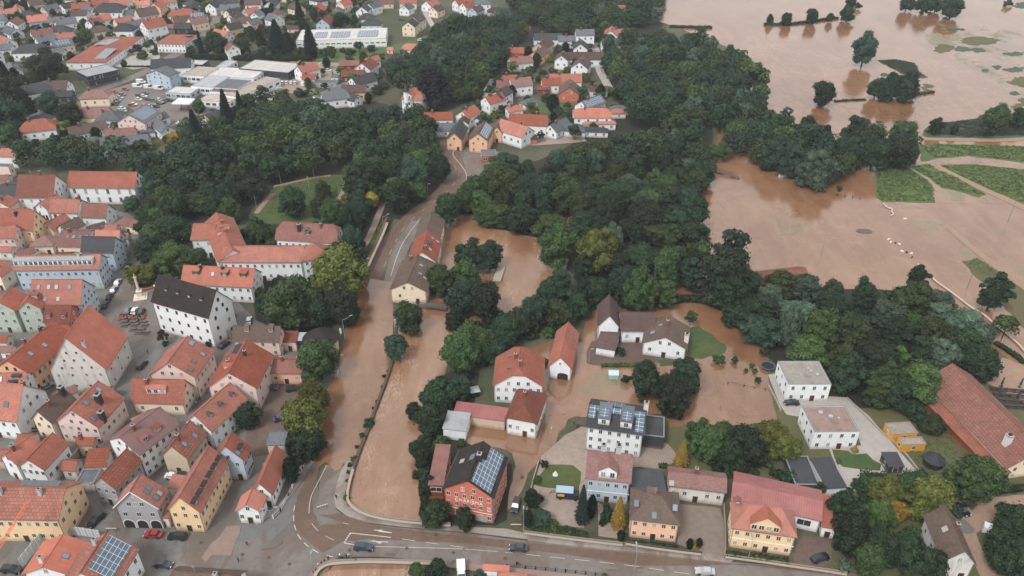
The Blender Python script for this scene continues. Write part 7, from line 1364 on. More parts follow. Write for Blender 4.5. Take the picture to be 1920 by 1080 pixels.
for i, (t, x, y) in enumerate([(9, 590, 380), (9, 633, 360), (9, 1042, 290), (13, 302, 180)]):
    a = G(*P(t, x, y), .2); o = MB().bar((0, 0, 0), (0, 0, 3.2), .05, n=5).box(.05, -.02, 1.0, .55, .02, 3.1).build('banner', plain('banner_white', (214, 214, 212), .7)); o.location = a; tag(o, ['white banner left one beside the round tower', 'white banner right one beside the round tower', 'white sign on the flooded bank before the mill', 'white sign at the cottage fence'][i], 'banner')
for i, (x, y, c) in enumerate([(1285, 770, (60, 70, 80)), (1090, 150, (50, 90, 120))]): pass
for x, y in ((1665, 745), (1690, 738)): pass

# manholes, patches in the tarmac, flotsam
for t, x, y in [(13, 1868, 948), (13, 1130, 872), (13, 250, 990), (13, 1350, 770), (13, 95, 940), (13, 1480, 905), (14, 335, 808), (14, 75, 335), (12, 1818, 918), (13, 700, 885), (12, 1508, 830)]:
    a = G(*P(t, x, y), PZ + .1); o = MB().prism([(.42 * math.cos(i * .628), .42 * math.sin(i * .628)) for i in range(10)], 0, .015).build('manhole_cover', plain('cast_iron', (70, 68, 66), .6)); o.location = a; tag(o, kind='structure')
pr_ = random.Random(8)
for i in range(14):
    x = pr_.uniform(640, 1500); y = 1022 + (x - 700) * .07 + pr_.uniform(-8, 22); w_, h_ = pr_.uniform(6, 22), pr_.uniform(2, 4)
    sheet('tarmac_patch', [(x, y), (x + w_, y + .1 * w_), (x + w_ - 1, y + h_ + .1 * w_), (x - 1, y + h_)], PZ + .06, groundmat('asphalt' if i % 2 else 'wet'), .1)
db = MB(); rr = random.Random(21)
for _ in range(420):
    px, py = rr.choice([(rr.uniform(1300, 1650), rr.uniform(320, 500)), (rr.uniform(1400, 1900), rr.uniform(60, 220)), (rr.uniform(650, 790), rr.uniform(620, 960)), (rr.uniform(1000, 1080), rr.uniform(650, 860)), (rr.uniform(1280, 1450), rr.uniform(600, 780)), (rr.uniform(850, 1040), rr.uniform(410, 560)), (rr.uniform(600, 720), rr.uniform(560, 850))])
    a = G(px, py, .24 if py > 560 and px < 800 else .1); L_ = rr.uniform(.15, .8); b = rr.uniform(0, 3.14); db.bar(a, a + Vector((math.cos(b) * L_, math.sin(b) * L_, 0)), .07, .04, n=4)
tag(db.build('debris', plain('driftwood', (84, 70, 58), .9)), 'scattered twigs and flotsam drifting on the muddy flood water', 'debris', kind='stuff')
# ================================================================ trees: first those one can point at
B = 'broad'
for a in [
 (9, 470, 545, 155, 'mid', B, 'large round tree beside the orange house at the flood'), (9, 420, 830, 125, 'yellow', B, 'upper of the two yellow green trees by the mud yard'), (9, 350, 990, 165, 'yellow', B, 'lower and larger of the two yellow green trees by the mud yard'),
 (13, 370, 90, 130, 'dark', B, 'dark tree behind the stone tower at the street flood'), (13, 262, 285, 62, 'dark', 'column', 'clipped dark cypress beside the white cottage', 9), (9, 1150, 210, 115, 'mid', B, 'leafy tree at the weir above the river'), (9, 1045, 440, 92, 'teal', B, 'teal green tree at the end of the low river wall'),
 (5, 620, 960, 190, 'yellow', B, 'big yellow green tree before the convent tower'), (9, 250, 110, 190, 'mid', B, 'broad tree below the convent garden'), (9, 640, 130, 130, 'dark', B, 'dark tree leaning over the flooded street'), (9, 690, 190, 90, 'dark', B, 'darkest tree at the street flood edge'), (9, 110, 120, 90, 'dark', B, 'dark tree at the left of the convent garden'), (9, 460, 170, 110, 'dark', B, 'tall dark tree beside the shelter'),
 (9, 1530, 470, 150, 'mid', B, 'large tree on the river bank above the white carport'), (9, 1650, 400, 130, 'lime', B, 'light green willowy tree on the river bank'), (9, 1350, 830, 140, 'dark', B, 'dark tree overhanging the river near the carport'), (9, 1530, 740, 85, 'teal', 'tall', 'slender teal tree by the black gazebo', 11), (9, 1300, 990, 115, 'dark', B, 'dark tree left of the white carport'), (9, 1190, 920, 60, 'dark', B, 'small dark tree reaching out over the river'),
 (5, 1600, 830, 105, 'dark', B, 'dark tree on the pond islet, upper left'), (5, 1750, 830, 100, 'teal', B, 'dark tree on the pond islet, upper right'), (5, 1560, 990, 120, 'mid', B, 'green tree on the pond islet, middle'), (5, 1380, 1010, 100, 'mid', B, 'lighter tree beside the nearest mill house'), (9, 1560, 60, 130, 'teal', B, 'teal tree on the pond islet, lower middle'), (9, 1720, 90, 130, 'dark', B, 'dark tree on the pond islet, lower right'), (9, 1480, 240, 70, 'dark', B, 'small tree below the footbridge'), (9, 1850, 330, 120, 'dark', B, 'dark tree left of the clipped gable house'), (9, 1780, 480, 100, 'dark', B, 'dark tree behind the clipped gable house'),
 (10, 160, 180, 120, 'teal', B, 'teal tree by the timber footbridge'), (10, 350, 200, 110, 'mid', B, 'green tree right of the timber footbridge'), (10, 500, 130, 90, 'dark', B, 'dark tree at the far side of the timber footbridge'), (10, 270, 40, 100, 'dark', B, 'dark tree above the timber footbridge'), (10, 530, 40, 70, 'teal', 'tall', 'slim teal tree above the farm flood'), (10, 60, 250, 110, 'dark', B, 'dark tree left of the narrow barn'), (10, 850, 40, 90, 'dark', B, 'dark tree behind the farmhouse gable'),
 (10, 1340, 230, 50, 'mid', 'young', 'young tree on the farm lawn'), (10, 1010, 690, 120, 'dark', B, 'left tree of the dark group in the garden flood'), (10, 1320, 650, 120, 'dark', B, 'right tree of the dark group in the garden flood'), (10, 1210, 820, 130, 'dark', B, 'nearest tree of the dark group in the garden flood'), (10, 1150, 730, 80, 'dark', B, 'smallest tree of the dark group in the garden flood'),
 (10, 1890, 480, 42, 'mid', 'young', 'small young tree at the edge of the garden flood'), (10, 855, 680, 40, 'dark', 'bush', 'dark round bush in the drowned vegetable garden'), (10, 1550, 535, 45, 'mid', 'bush', 'left clipped bush standing in the flood'), (10, 1670, 535, 32, 'mid', 'bush', 'right clipped bush standing in the flood'),
 (10, 1757, 618, 18, 'mid', 'bush', 'tiny round bush, left one near the trampoline'), (10, 1800, 580, 22, 'mid', 'bush', 'round bush above the tiny one near the trampoline'), (10, 1822, 622, 24, 'mid', 'bush', 'round bush in the middle near the trampoline'), (10, 1848, 690, 24, 'mid', 'bush', 'round bush lowest near the trampoline'), (10, 255, 550, 30, 'mid', 'bush', 'bush left of the narrow barn'), (10, 820, 470, 40, 'dark', 'bush', 'bush beside the farm garage'),
 (14, 1460, 70, 130, 'mid', B, 'wide round tree behind the yellow spruce'), (14, 1600, 40, 110, 'mid', B, 'round tree in the middle of the garden behind the long white house'), (14, 1750, 110, 140, 'dark', B, 'dark tree in the garden behind the rose red hall'), (14, 1660, 160, 110, 'dark', B, 'shaded dark tree behind the long white house'), (15, 20, 20, 130, 'yellow', B, 'sunlit yellow green tree before the white flat house'), (15, 130, 120, 110, 'yellow', B, 'broad yellow green tree left of the slate garage'), (14, 1400, 0, 90, 'mid', B, 'bushy tree below the garden flood'),
 (14, 1278, 160, 62, 'gold', 'fir', 'golden spruce beside the gravel yard', 9), (14, 805, 600, 68, 'gold', 'fir', 'golden spruce before the pale blue villa', 10.5), (14, 530, 540, 62, 'fir', 'fir', 'dark green spruce left of the pale blue villa', 13), (14, 600, 560, 40, 'fir', 'column', 'narrow dark cypress before the pale blue villa', 8), (14, 715, 620, 60, 'dark', 'bush', 'dense dark shrub between cypress and golden spruce', 6), (14, 165, 500, 62, 'dark', B, 'dark small tree at the parked black car', 6),
 (14, 230, 640, 70, 'teal', B, 'blue green shrub tree at the lane corner', 4.5), (14, 120, 650, 50, 'dark', B, 'dark shrub tree at the lane corner', 5), (14, 1370, 840, 40, 'gold', 'bush', 'golden shrub on the yard islet'), (14, 1335, 840, 28, 'fir', 'column', 'left small cypress on the yard islet', 3.5), (14, 1405, 835, 26, 'fir', 'column', 'right small cypress on the yard islet', 3.5),
 (14, 310, 710, 50, 'lime', 'bush', 'light green shrub behind the garden wall'), (14, 400, 740, 40, 'mid', 'bush', 'small shrub behind the garden wall, left'), (14, 460, 740, 36, 'mid', 'bush', 'small shrub behind the garden wall, right'), (14, 240, 240, 36, 'dark', 'bush', 'bush at the top corner of the round lawn'), (14, 190, 360, 34, 'lime', 'bush', 'pale bush at the left corner of the round lawn'), (14, 820, 780, 30, 'dark', 'column', 'small dark cypress at the garden gate', 4),
 (13, 1350, 600, 110, 'mid', B, 'shrubby tree before the annex of the coral house', 7), (13, 1560, 650, 75, 'dark', B, 'dark shrubby tree before the coral house front', 6), (13, 1290, 430, 60, 'dark', B, 'dark riverside tree left of the annex', 8), (13, 1260, 200, 60, 'dark', B, 'dark riverside tree above the annex', 8), (13, 1210, 320, 45, 'dark', 'bush', 'bush overhanging the river at the annex'), (13, 1210, 130, 60, 'dark', B, 'dark tree over the river below the carport', 7), (13, 1530, 80, 40, 'mid', 'bush', 'bush behind the coral house roof'), (13, 1280, 600, 50, 'dark', B, 'small dark riverside tree at the parapet end', 5),
 (13, 1210, 1050, 60, 'mid', B, 'left tree below the bridge at the bottom edge', 6), (13, 1350, 1040, 80, 'dark', B, 'right tree below the bridge at the bottom edge', 6), (13, 1680, 1065, 60, 'willow', 'bush', 'pale flowering bush at the bottom edge'), (14, 700, 1085, 30, 'lime', 'bush', 'green bush at the bottom edge of the lower street'),
 (11, 1700, -40 + 60, 100, 'dark', 'tall', 'dark poplar standing alone at the right flood', 15), (7, 1130, 1010, 70, 'dark', 'tall', 'small dark pointed tree before the right flood', 12), (11, 1790, 290, 95, 'mid', 'young', 'airy tree beside the tube barrier', 9), (11, 1270, 480, 150, 'willow', 'willow', 'pale grey willow at the upper end of the long barn', 12), (11, 1480, 290, 150, 'willow', 'willow', 'pale willow behind the long barn'), (11, 1620, 330, 90, 'willow', 'willow', 'pale willow at the right of the grove'), (11, 1290, 110, 110, 'willow', 'willow', 'grey green willow at the upper edge of the grove'), (11, 1000, 110, 120, 'mid', B, 'olive tree in the upper grove'),
 (11, 1100, 920, 90, 'dark', B, 'dark shrubby tree beside the long barn', 5), (11, 1230, 1020, 100, 'mid', B, 'round shrubby tree right of the yellow containers', 5), (11, 590, 620, 140, 'dark', B, 'tree right of the white cube house'), (11, 850, 550, 140, 'dark', B, 'dark tree in front of the pale willow'), (11, 950, 770, 120, 'dark', B, 'dark round tree above the garden hut'), (11, 1600, 560, 120, 'dark', B, 'dark tree behind the barn ridge'),
 (15, 1560, 330, 180, 'mid', B, 'great round tree beside the gable of the long barn'), (15, 1230, 480, 160, 'yellow', B, 'yellow green tree above the old gabled house'), (15, 880, 440, 120, 'yellow', B, 'olive tree right of the carport'), (15, 1050, 420, 90, 'mid', B, 'green tree between the olive ones'), (15, 590, 590, 130, 'dark', B, 'dark tree right of the rose red hall'), (15, 850, 620, 110, 'lime', B, 'mossy light green tree in the middle of the thicket'), (15, 640, 780, 150, 'dark', B, 'dark tree beside the muddy yard'), (15, 850, 840, 130, 'dark', B, 'dark tree in the lower thicket'), (15, 1040, 880, 150, 'dark', B, 'large dark tree left of the old gabled house'), (15, 760, 950, 120, 'mid', B, 'green tree at the bottom wall'), (15, 1230, 980, 110, 'dark', B, 'dark tree at the foot of the old gabled house'), (15, 960, 600, 80, 'gold', B, 'rusty leaved small tree in the thicket', 7),
 (15, 1850, 700, 150, 'dark', B, 'dark tree at the right edge by the white van'), (15, 1760, 850, 130, 'dark', B, 'dark tree over the lane at the right edge'), (15, 1890, 980, 160, 'dark', B, 'large dark tree in the lower right corner'), (15, 400, 420, 50, 'dark', 'young', 'dark sapling beside the carport'), (15, 620, 440, 30, 'dark', 'bush', 'dark bush at the carport corner'), (15, 580, 1000, 60, 'willow', 'bush', 'pale shrub beside the parked black car'), (15, 530, 220, 26, 'willow', 'bush', 'pale flowering bush at the small lawn'), (15, 650, 130, 32, 'gold', 'bush', 'golden grass tuft at the small lawn'),
 (4, 1070, 970, 100, 'yellow', B, 'yellow leaved tree on the market square', 8), (4, 1290, 860, 160, 'lime', 'willow', 'lime green willow beside the dormered inn', 12), (4, 1110, 790, 100, 'dark', B, 'dark tree at the upper end of the square'), (4, 1300, 650, 120, 'dark', B, 'dark tree left of the convent'), (4, 1110, 620, 90, 'dark', B, 'dark tree behind the cream garage'), (4, 980, 440, 62, 'willow', B, 'pale shrub tree at the cream hall', 6), (4, 1500, 850, 70, 'mid', B, 'tree in the convent courtyard'), (4, 1710, 500, 80, 'lime', B, 'fresh green tree above the convent'), (4, 1260, 520, 90, 'dark', B, 'dark tree at the garden beds'), (4, 1900, 640, 60, 'mid', B, 'tree between convent and school'), (8, 1850, 960, 90, 'dark', B, 'dark tree below the pink restaurant house', 8),
 (8, 1222, 365, 45, 'mid', 'young', 'slim young tree before the town hall', 6), (8, 1240, 415, 26, 'dark', 'bush', 'low bush under the slim tree at the town hall'), (8, 1565, 420, 28, 'dark', 'bush', 'bush at the right end of the town hall front'),
 (5, 270, 440, 105, 'dark', B, 'dark tree at the lower edge of the park lawn'), (5, 500, 345, 62, 'mid', B, 'airy tree on the park lawn'), (5, 470, 470, 70, 'mid', B, 'green tree before the garden pavilion'), (5, 680, 430, 50, 'yellow', B, 'yellowish tree beside the garden pavilion', 8), (5, 870, 420, 60, 'gold', B, 'golden tree at the footpath bend', 7), (5, 760, 430, 60, 'dark', B, 'dark tree behind the footpath'), (5, 1060, 380, 110, 'dark', B, 'dark tree at the inner bend of the road'), (5, 780, 210, 110, 'mid', B, 'wide tree over the footpath'), (5, 50, 680, 60, 'mid', B, 'shrub tree left of the school roof', 6),
 (5, 1450, 480, 110, 'dark', B, 'dark tree beside the farthest mill house'), (5, 1640, 350, 110, 'mid', B, 'green tree at the forecourt corner'), (5, 1560, 420, 80, 'mid', B, 'bushy tree right of the wet road'),
 (1, 1310, 640, 140, 'copper', B, 'almost black copper beech beside the villa', 24), (1, 150, 270, 92, 'fir', 'fir', 'tall dark conifer left before the factory hall', 22), (1, 400, 300, 68, 'fir', 'fir', 'tall dark conifer right before the factory hall', 22), (1, 320, 80, 48, 'fir', 'fir', 'dark conifer behind the factory hall', 18), (1, 635, 140, 44, 'dark', B, 'round dark tree behind the factory hall'),
 (0, 1690, 820, 72, 'fir', 'fir', 'olive conifer at the dealership edge, left', 22), (0, 1800, 800, 52, 'fir', 'fir', 'conifer at the dealership edge, right', 18), (0, 1470, 1000, 92, 'fir', 'fir', 'dark conifer right of the golden tree', 24), (0, 1320, 1040, 60, 'gold', B, 'golden yellow tree below the pink solar house', 8), (0, 1500, 330, 32, 'fir', 'fir', 'slim conifer by the second shop building', 18), (0, 1620, 330, 82, 'teal', B, 'round teal tree by the long hedge'), (0, 1820, 340, 60, 'mid', B, 'green and rust tree by the long hedge'),
 (0, 520, 870, 92, 'dark', B, 'large dark tree left of the cream house'), (0, 370, 780, 88, 'teal', B, 'teal tree left of the large dark one'), (0, 350, 490, 110, 'dark', B, 'dark tree left of the charcoal office'), (0, 70, 700, 120, 'dark', B, 'dark tree at the left frame edge'), (0, 60, 850, 130, 'dark', B, 'big dark tree above the solar shed'), (0, 40, 560, 60, 'fir', 'fir', 'dark conifer at the left frame edge', 16), (0, 930, 475, 22, 'mid', B, 'small tree on the supermarket car park', 5), (0, 1490, 790, 44, 'mid', B, 'small green tree right of the petrol station'),
 (0, 750, 210, 46, 'dark', B, 'dark tree above the supermarket'), (0, 640, 260, 50, 'mid', B, 'olive tree above the supermarket roof'), (0, 60, 1020, 80, 'mid', B, 'green tree at the left edge below the solar shed'),
 (3, 15, 145, 28, 'dark', B, 'leftmost tree on the far drowned dyke'), (3, 140, 140, 40, 'dark', B, 'second tree on the far drowned dyke'), (3, 330, 115, 50, 'dark', B, 'largest tree in the middle of the far dyke'), (3, 465, 130, 28, 'dark', B, 'small tree on the far drowned dyke'), (3, 600, 95, 54, 'dark', B, 'broad tree at the right end of the far dyke'), (3, 625, 20, 40, 'teal', B, 'tree behind the right end of the far dyke'), (3, 680, 45, 28, 'dark', 'bush', 'bush at the right end of the far dyke'),
 (3, 1045, 22, 52, 'teal', B, 'left tree of the far clump in the water'), (3, 1180, 30, 60, 'dark', B, 'second tree of the far clump in the water'), (3, 1265, 30, 50, 'dark', B, 'third tree of the far clump in the water'), (3, 1390, 40, 80, 'dark', B, 'widest tree of the far clump in the water'), (3, 1805, 22, 30, 'dark', 'bush', 'lone bush far out in the water'),
 (3, 732, 365, 86, 'teal', B, 'tall lone tree standing in the flood', 21), (3, 418, 695, 80, 'dark', B, 'lower lone tree standing in the flood', 15), (3, 815, 660, 68, 'dark', B, 'left tree of the islet clump'), (3, 930, 640, 84, 'dark', B, 'middle tree of the islet clump'), (3, 1060, 640, 90, 'dark', B, 'right tree of the islet clump'), (3, 870, 690, 60, 'dark', B, 'low tree at the front of the islet clump'), (3, 1010, 680, 70, 'dark', B, 'front right tree of the islet clump'),
 (3, 60, 925, 62, 'mid', B, 'tree at the flood edge, leftmost of the bank row'), (3, 295, 930, 60, 'dark', B, 'rounded tree on the bank row'), (3, 370, 990, 50, 'dark', B, 'small tree on the bank row'), (3, 445, 975, 34, 'dark', B, 'tiny tree on the bank row'), (3, 665, 970, 100, 'dark', 'tall', 'tall layered tree on the bank row', 20), (3, 800, 1040, 66, 'dark', B, 'low tree right of the layered one'), (3, 1020, 1000, 96, 'mid', B, 'big green tree at the right of the bank row'), (3, 1260, 945, 55, 'dark', B, 'dark bush tree in the reed bed'), (3, 1400, 970, 30, 'dark', B, 'small tree in the reed bed'), (3, 1720, 880, 90, 'mid', B, 'broad low tree at the reed bed end'), (3, 1880, 870, 60, 'dark', B, 'dark tree at the right frame edge by the reeds'), (3, 1660, 960, 60, 'mid', 'young', 'leaning thin tree in front of the reeds'),
 (6, 1545, 60, 76, 'mid', B, 'green tree standing alone at the drowned footway', 9), (7, 370, 180, 150, 'willow', 'willow', 'pale willow at the flood edge, right end of the grove'), (7, 200, 130, 120, 'teal', 'willow', 'blue grey willow at the flood edge'), (7, 80, 60, 110, 'teal', B, 'dark tree at the left of the willow grove'), (7, 20, 100, 80, 'dark', B, 'dark tree hanging over the flood at the grove'), (7, 600, 60, 110, 'dark', B, 'dark tree behind the willow grove'), (7, 800, 70, 110, 'dark', B, 'dark tree left of the meadow corner'), (7, 960, 60, 110, 'dark', B, 'dark tree above the meadow'), (7, 1060, 90, 80, 'dark', B, 'dark tree at the meadow path'), (7, 540, 330, 26, 'dark', 'bush', 'bush at the drowned fence'),
 (6, 650, 780, 165, 'yellow', 'willow', 'bright yellow green tree at the heart of the wood', 19), (6, 1420, 840, 90, 'mid', 'young', 'thin leafless looking tree at the wood edge', 15), (6, 1650, 800, 120, 'teal', 'young', 'airy teal tree at the wood edge', 16), (6, 1600, 960, 190, 'dark', B, 'massive dark tree at the corner of the right flood', 20), (6, 1310, 880, 60, 'mid', 'tall', 'ivy clad slim tree at the wood edge', 16), (2, 1830, 600, 110, 'mid', 'young', 'airy light tree at the wood corner', 20), (2, 1650, 490, 62, 'teal', B, 'round teal tree at the wood corner by the water')]:
    t, x, y, rz_, col, kind, lb = a[:7]; TR(t, x, y, rz_, col, kind, lb, a[7] if len(a) > 7 else None)
# shrubs along the low wall and river edges
for i, (x, y, r_) in enumerate([(960, 660, 16), (948, 740, 14), (905, 850, 16), (880, 900, 14), (850, 1010, 44), (985, 620, 10)]): TR(9, x, y, r_, 'dark', 'bush', 'scrub growing on the low wall between street and river', None, 'scrub on the low river wall')['px'] = P(9, x, y)
for i, (x, y, r_) in enumerate([(800, 25, 26), (755, 110, 16), (735, 200, 28), (700, 245, 22), (690, 300, 18), (685, 365, 18), (680, 490, 28)]): TR(13, x, y, r_, 'mid', 'bush', 'shrub at the inner foot of the river parapet', None, 'shrubs along the river parapet')['px'] = P(13, x, y)
# hedges
hedge(T(10, 905, 145, 1050, 135, 1200, 110, 1300, 95, 1440, 105, 1550, 150, 1700, 210), 2.6, 2.2, 'dark', 'long curved dark hedge rising from the water behind the farmhouse')
hedge(T(0, 1400, 440, 1600, 450, 1920, 455) + T(1, 100, 455, 420, 460), 3.5, 3.5, 'dark', 'long dark hedge between the suburb and the dealership')
hedge(T(10, 670, 590, 850, 590, 960, 585), 1.0, 1.0, 'mid', 'low hedge between farm yard and vegetable garden')
hedge(T(15, 690, 410, 850, 420, 1000, 430, 1180, 380), 4.5, 3.6, 'dark', 'thick hedge below the concrete driveway'); hedge(T(15, 90, 380, 200, 390), 3, 3, 'dark', 'dark hedge left of the slate garage')
hedge(T(14, 110, 740, 300, 765, 560, 790), 1.6, 1.4, 'mid', 'hedge behind the garden wall of the villa'); hedge(T(14, 1600, 925, 1900, 965) + T(15, 150, 985), 1.8, 1.0, 'lime', 'low hedge before the cream villa'); hedge(T(14, 860, 825, 1240, 870), .8, .7, 'dark', 'thin hedge before the salmon pink house')
hedge(T(5, 960, 600, 900, 720, 830, 860, 790, 940), 2.0, 1.6, 'lime', 'flowering scrub along the top of the retaining wall'); hedge(T(13, 1250, 150, 1260, 330, 1270, 500, 1290, 640), 2.5, 2.6, 'dark', 'riverside scrub left of the coral annex', size=.4)
hedge(T(14, 1100, 265, 1170, 265), 1.2, 1.0, 'mid', 'short hedge behind the green grey workshop'); hedge(T(15, 1700, 460, 1920, 430, 2100, 420), 1.6, 1.4, 'dark', 'hedge along the grass verge below the barn'); hedge(T(3, -30, 188, 140, 190, 300, 170, 400, 155, 520, 140), 3, 1.5, 'dark', 'scrub line on the far drowned dyke')
hedge(T(2, 1180, 205, 1320, 210, 1500, 212), 3, 1.6, 'dark', 'scrub line running out into the far flood from the wood'); hedge(T(3, 1100, 715, 1240, 695), 2, 1.2, 'dark', 'scrub tail of the islet'); hedge(T(3, 500, 762, 620, 755, 730, 750), 2, .7, 'dark', 'drowned reed line between the lone tree and the islet')
hedge(T(11, 1700, 420, 1800, 480, 1920, 570), 1.6, 1.2, 'dark', 'hedge above the beer garden'); hedge(T(0, 920, 505, 1130, 505), 1.5, 1.0, 'dark', 'low hedge round the supermarket car park'); hedge(T(0, 980, 295, 1160, 298), 1.5, 1.2, 'dark', 'hedge at the far side of the supermarket car park')
# ---------------------------------------------------------------- woods
WOODS = [
 ('tree of the wooded castle hill between the suburb and the old town', [(340, 260), (400, 215), (470, 180), (560, 185), (620, 200), (700, 200), (735, 215), (790, 200), (835, 260), (838, 330), (800, 375), (740, 392), (700, 400), (690, 330), (600, 330), (500, 350), (440, 400), (400, 430), (330, 400), (270, 380), (270, 300)], 8.6),
 ('tree in the wooded strip left of the old town gardens', [(30, 270), (270, 270), (330, 400), (345, 470), (270, 470), (270, 330), (130, 320), (30, 315)], 8),
 ('tree of the park slope below the castle hill', [(500, 440), (600, 400), (680, 330), (720, 420), (700, 470), (670, 530), (590, 560), (500, 590), (480, 545), (590, 520), (600, 420)], 8),
 ('tree of the dark middle wood along the river meadow', [(940, 285), (1010, 300), (1080, 275), (1170, 250), (1300, 220), (1318, 280), (1320, 330), (1312, 400), (1300, 460), (1310, 535), (1240, 585), (1150, 590), (1100, 585), (1050, 560), (1040, 440), (1010, 440), (930, 430), (850, 390), (900, 340)], 8.8),
 ('tree in the willow grove behind the white cube house', [(1340, 520), (1420, 500), (1560, 505), (1690, 540), (1780, 550), (1860, 610), (1860, 680), (1740, 680), (1730, 740), (1640, 760), (1570, 700), (1460, 660), (1390, 620), (1340, 580)], 8.4),
 ('tree in the belt between the meadow flood and the far lake', [(1375, 225), (1500, 235), (1600, 260), (1720, 250), (1720, 300), (1590, 310), (1560, 340), (1480, 330), (1380, 290)], 8.4),
 ('tree of the far wood beside the hamlet', [(1130, 60), (1250, 60), (1310, 70), (1380, 110), (1420, 170), (1360, 190), (1330, 235), (1190, 240), (1175, 190), (1150, 160), (1140, 120)], 9),
 ('tree of the wood behind the villa and the hamlet', [(712, 135), (800, 75), (850, 35), (960, 30), (985, 60), (945, 105), (925, 140), (905, 175), (880, 190), (815, 195), (770, 190), (740, 165), (705, 160)], 9),
 ('tree of the bank belt between the far wood and the lake', [(1340, 95), (1375, 100), (1400, 120), (1425, 150), (1440, 200), (1440, 240), (1400, 265), (1340, 250), (1330, 180)], 8),
 ('tree of the woods at the top edge', [(960, -50), (1240, -50), (1230, 45), (1120, 80), (1000, 50), (960, 10)], 9.5)]
pool = []
PXKEEP += [T(5, 0, 600, 70, 400, 180, 320, 420, 240, 640, 240, 650, 420, 560, 480, 160, 480, 60, 600), [(850, 398), (930, 425), (1045, 450), (1042, 540), (1005, 590), (945, 600), (940, 480), (880, 455), (832, 440)], [(1046, 450), (1066, 385), (1092, 385), (1080, 470), (1060, 520)],
           T(5, 720, 860, 900, 440, 980, 330, 880, 260, 870, 300, 930, 340, 900, 440, 700, 800), [(690, 500), (735, 410), (830, 345), (850, 280), (930, 290), (860, 380), (800, 440), (740, 520)]]
for lb, pts, sp in WOODS:
    if 'middle wood' in lb: KEEP.append([(G(a, b).x, G(a, b).y) for a, b in [(1046, 450), (1066, 385), (1092, 385), (1080, 470), (1060, 520)]])
    for x, y in scatter(pts, sp, 1.5, 9, None, True, 16000, True): pool.append((math.hypot(x, y), x, y, lb, sp))
have = sum(1 for o in bpy.data.objects if o.name.split('.')[0] == 'broadleaf_tree')
pool.sort(); room = max(0, 296 - have); print('TREES explicit', have, 'wood', len(pool))
cols = ['dark'] * 9 + ['teal'] * 3 + ['mid'] * 5 + ['lime', 'willow'] + (['yellow'] if RG.random() < 0 else [])
rest = {}
for i, (d, x, y, lb, sp) in enumerate(pool):
    c = RG.choice(cols if 'grove' not in lb else ['dark', 'dark', 'teal', 'mid', 'willow', 'mid', 'lime']); kd = 'broad' if RG.random() < .86 else 'tall'; Rr_ = sp * RG.uniform(.4, .9); H_ = RG.uniform(8, 13) + (5 if RG.random() < .25 else 0)
    if kd == 'tall': Rr_ *= .75; H_ *= 1.15
    if i < room: tree_at((x, y), Rr_, H_, kd, c, lb, 'trees of ' + lb.split(' of ')[-1] if ' of ' in lb else 'trees of the ' + lb.split(' the ')[-1])
    else: rest.setdefault(c, []).append((x, y, Rr_, H_))
for c, lst in rest.items():          # the farthest woods, past 300 trees: one mass per leaf colour
    Vs, n = [], 0; rg = np.random.default_rng(4)
    for x, y, Rr_, H_ in lst:
        m = 26; th = np.arange(18) * 2.4; zz = 1 - 1.6 * (np.arange(18) + .5) / 18; q = np.sqrt(np.maximum(0, 1 - zz ** 2)) * .62 * Rr_
        C = np.stack([x + np.cos(th) * q, y + np.sin(th) * q, H_ * .52 + zz * H_ * .36], 1) + rg.normal(size=(18, 3)) * .6; rr = Rr_ * rg.uniform(.3, .5, 18); Vs.append(leaves(rg, C, np.stack([rr, rr, rr * .9], 1), 1500, .62))
    o = link(bpy.data.objects.new('woodland', np_mesh('woodland', np.concatenate(Vs), None, foliage(c)))); tag(o, 'far woods of %s crowns merging towards the top edge' % dict(dark='dark green', teal='blue green', mid='mid green', yellow='yellowish', lime='light green', willow='grey green')[c], 'woods', kind='stuff')
# garden trees of the suburb and bushes along banks
gt = 0
for lb, pts, sp, n in [('small garden tree between the houses of the suburb', [(-60, 0), (700, -20), (700, 100), (560, 110), (340, 105), (120, 110), (120, 170), (40, 260), (-60, 270)], 6, 420), ('garden tree among the hamlet houses', [(930, 110), (1130, 60), (1170, 220), (1090, 260), (900, 260), (880, 210)], 6.5, 90), ('garden tree between castle hill and suburb', [(560, 130), (720, 110), (740, 160), (690, 190), (560, 180)], 9, 20),
                       ('garden tree at the foot of the suburb', [(0, 200), (120, 230), (340, 250), (330, 265), (100, 275), (0, 265)], 9, 26)]:
    for x, y in scatter(pts, sp, 1.2, 2, random.Random(n), True, 5000)[:n]:
        kd = RG.choice(['young', 'young', 'bush', 'bush', 'bush', 'column']); r_ = RG.uniform(2.0, 3.6); o = tree_at((x, y), r_, r_ * (1.5 if kd == 'bush' else 2.2 if kd != 'column' else 3), kd, RG.choice(['dark', 'mid', 'dark', 'teal', 'lime', 'yellow']), lb, 'garden trees', name='garden_tree' if kd != 'bush' else 'garden_bush')
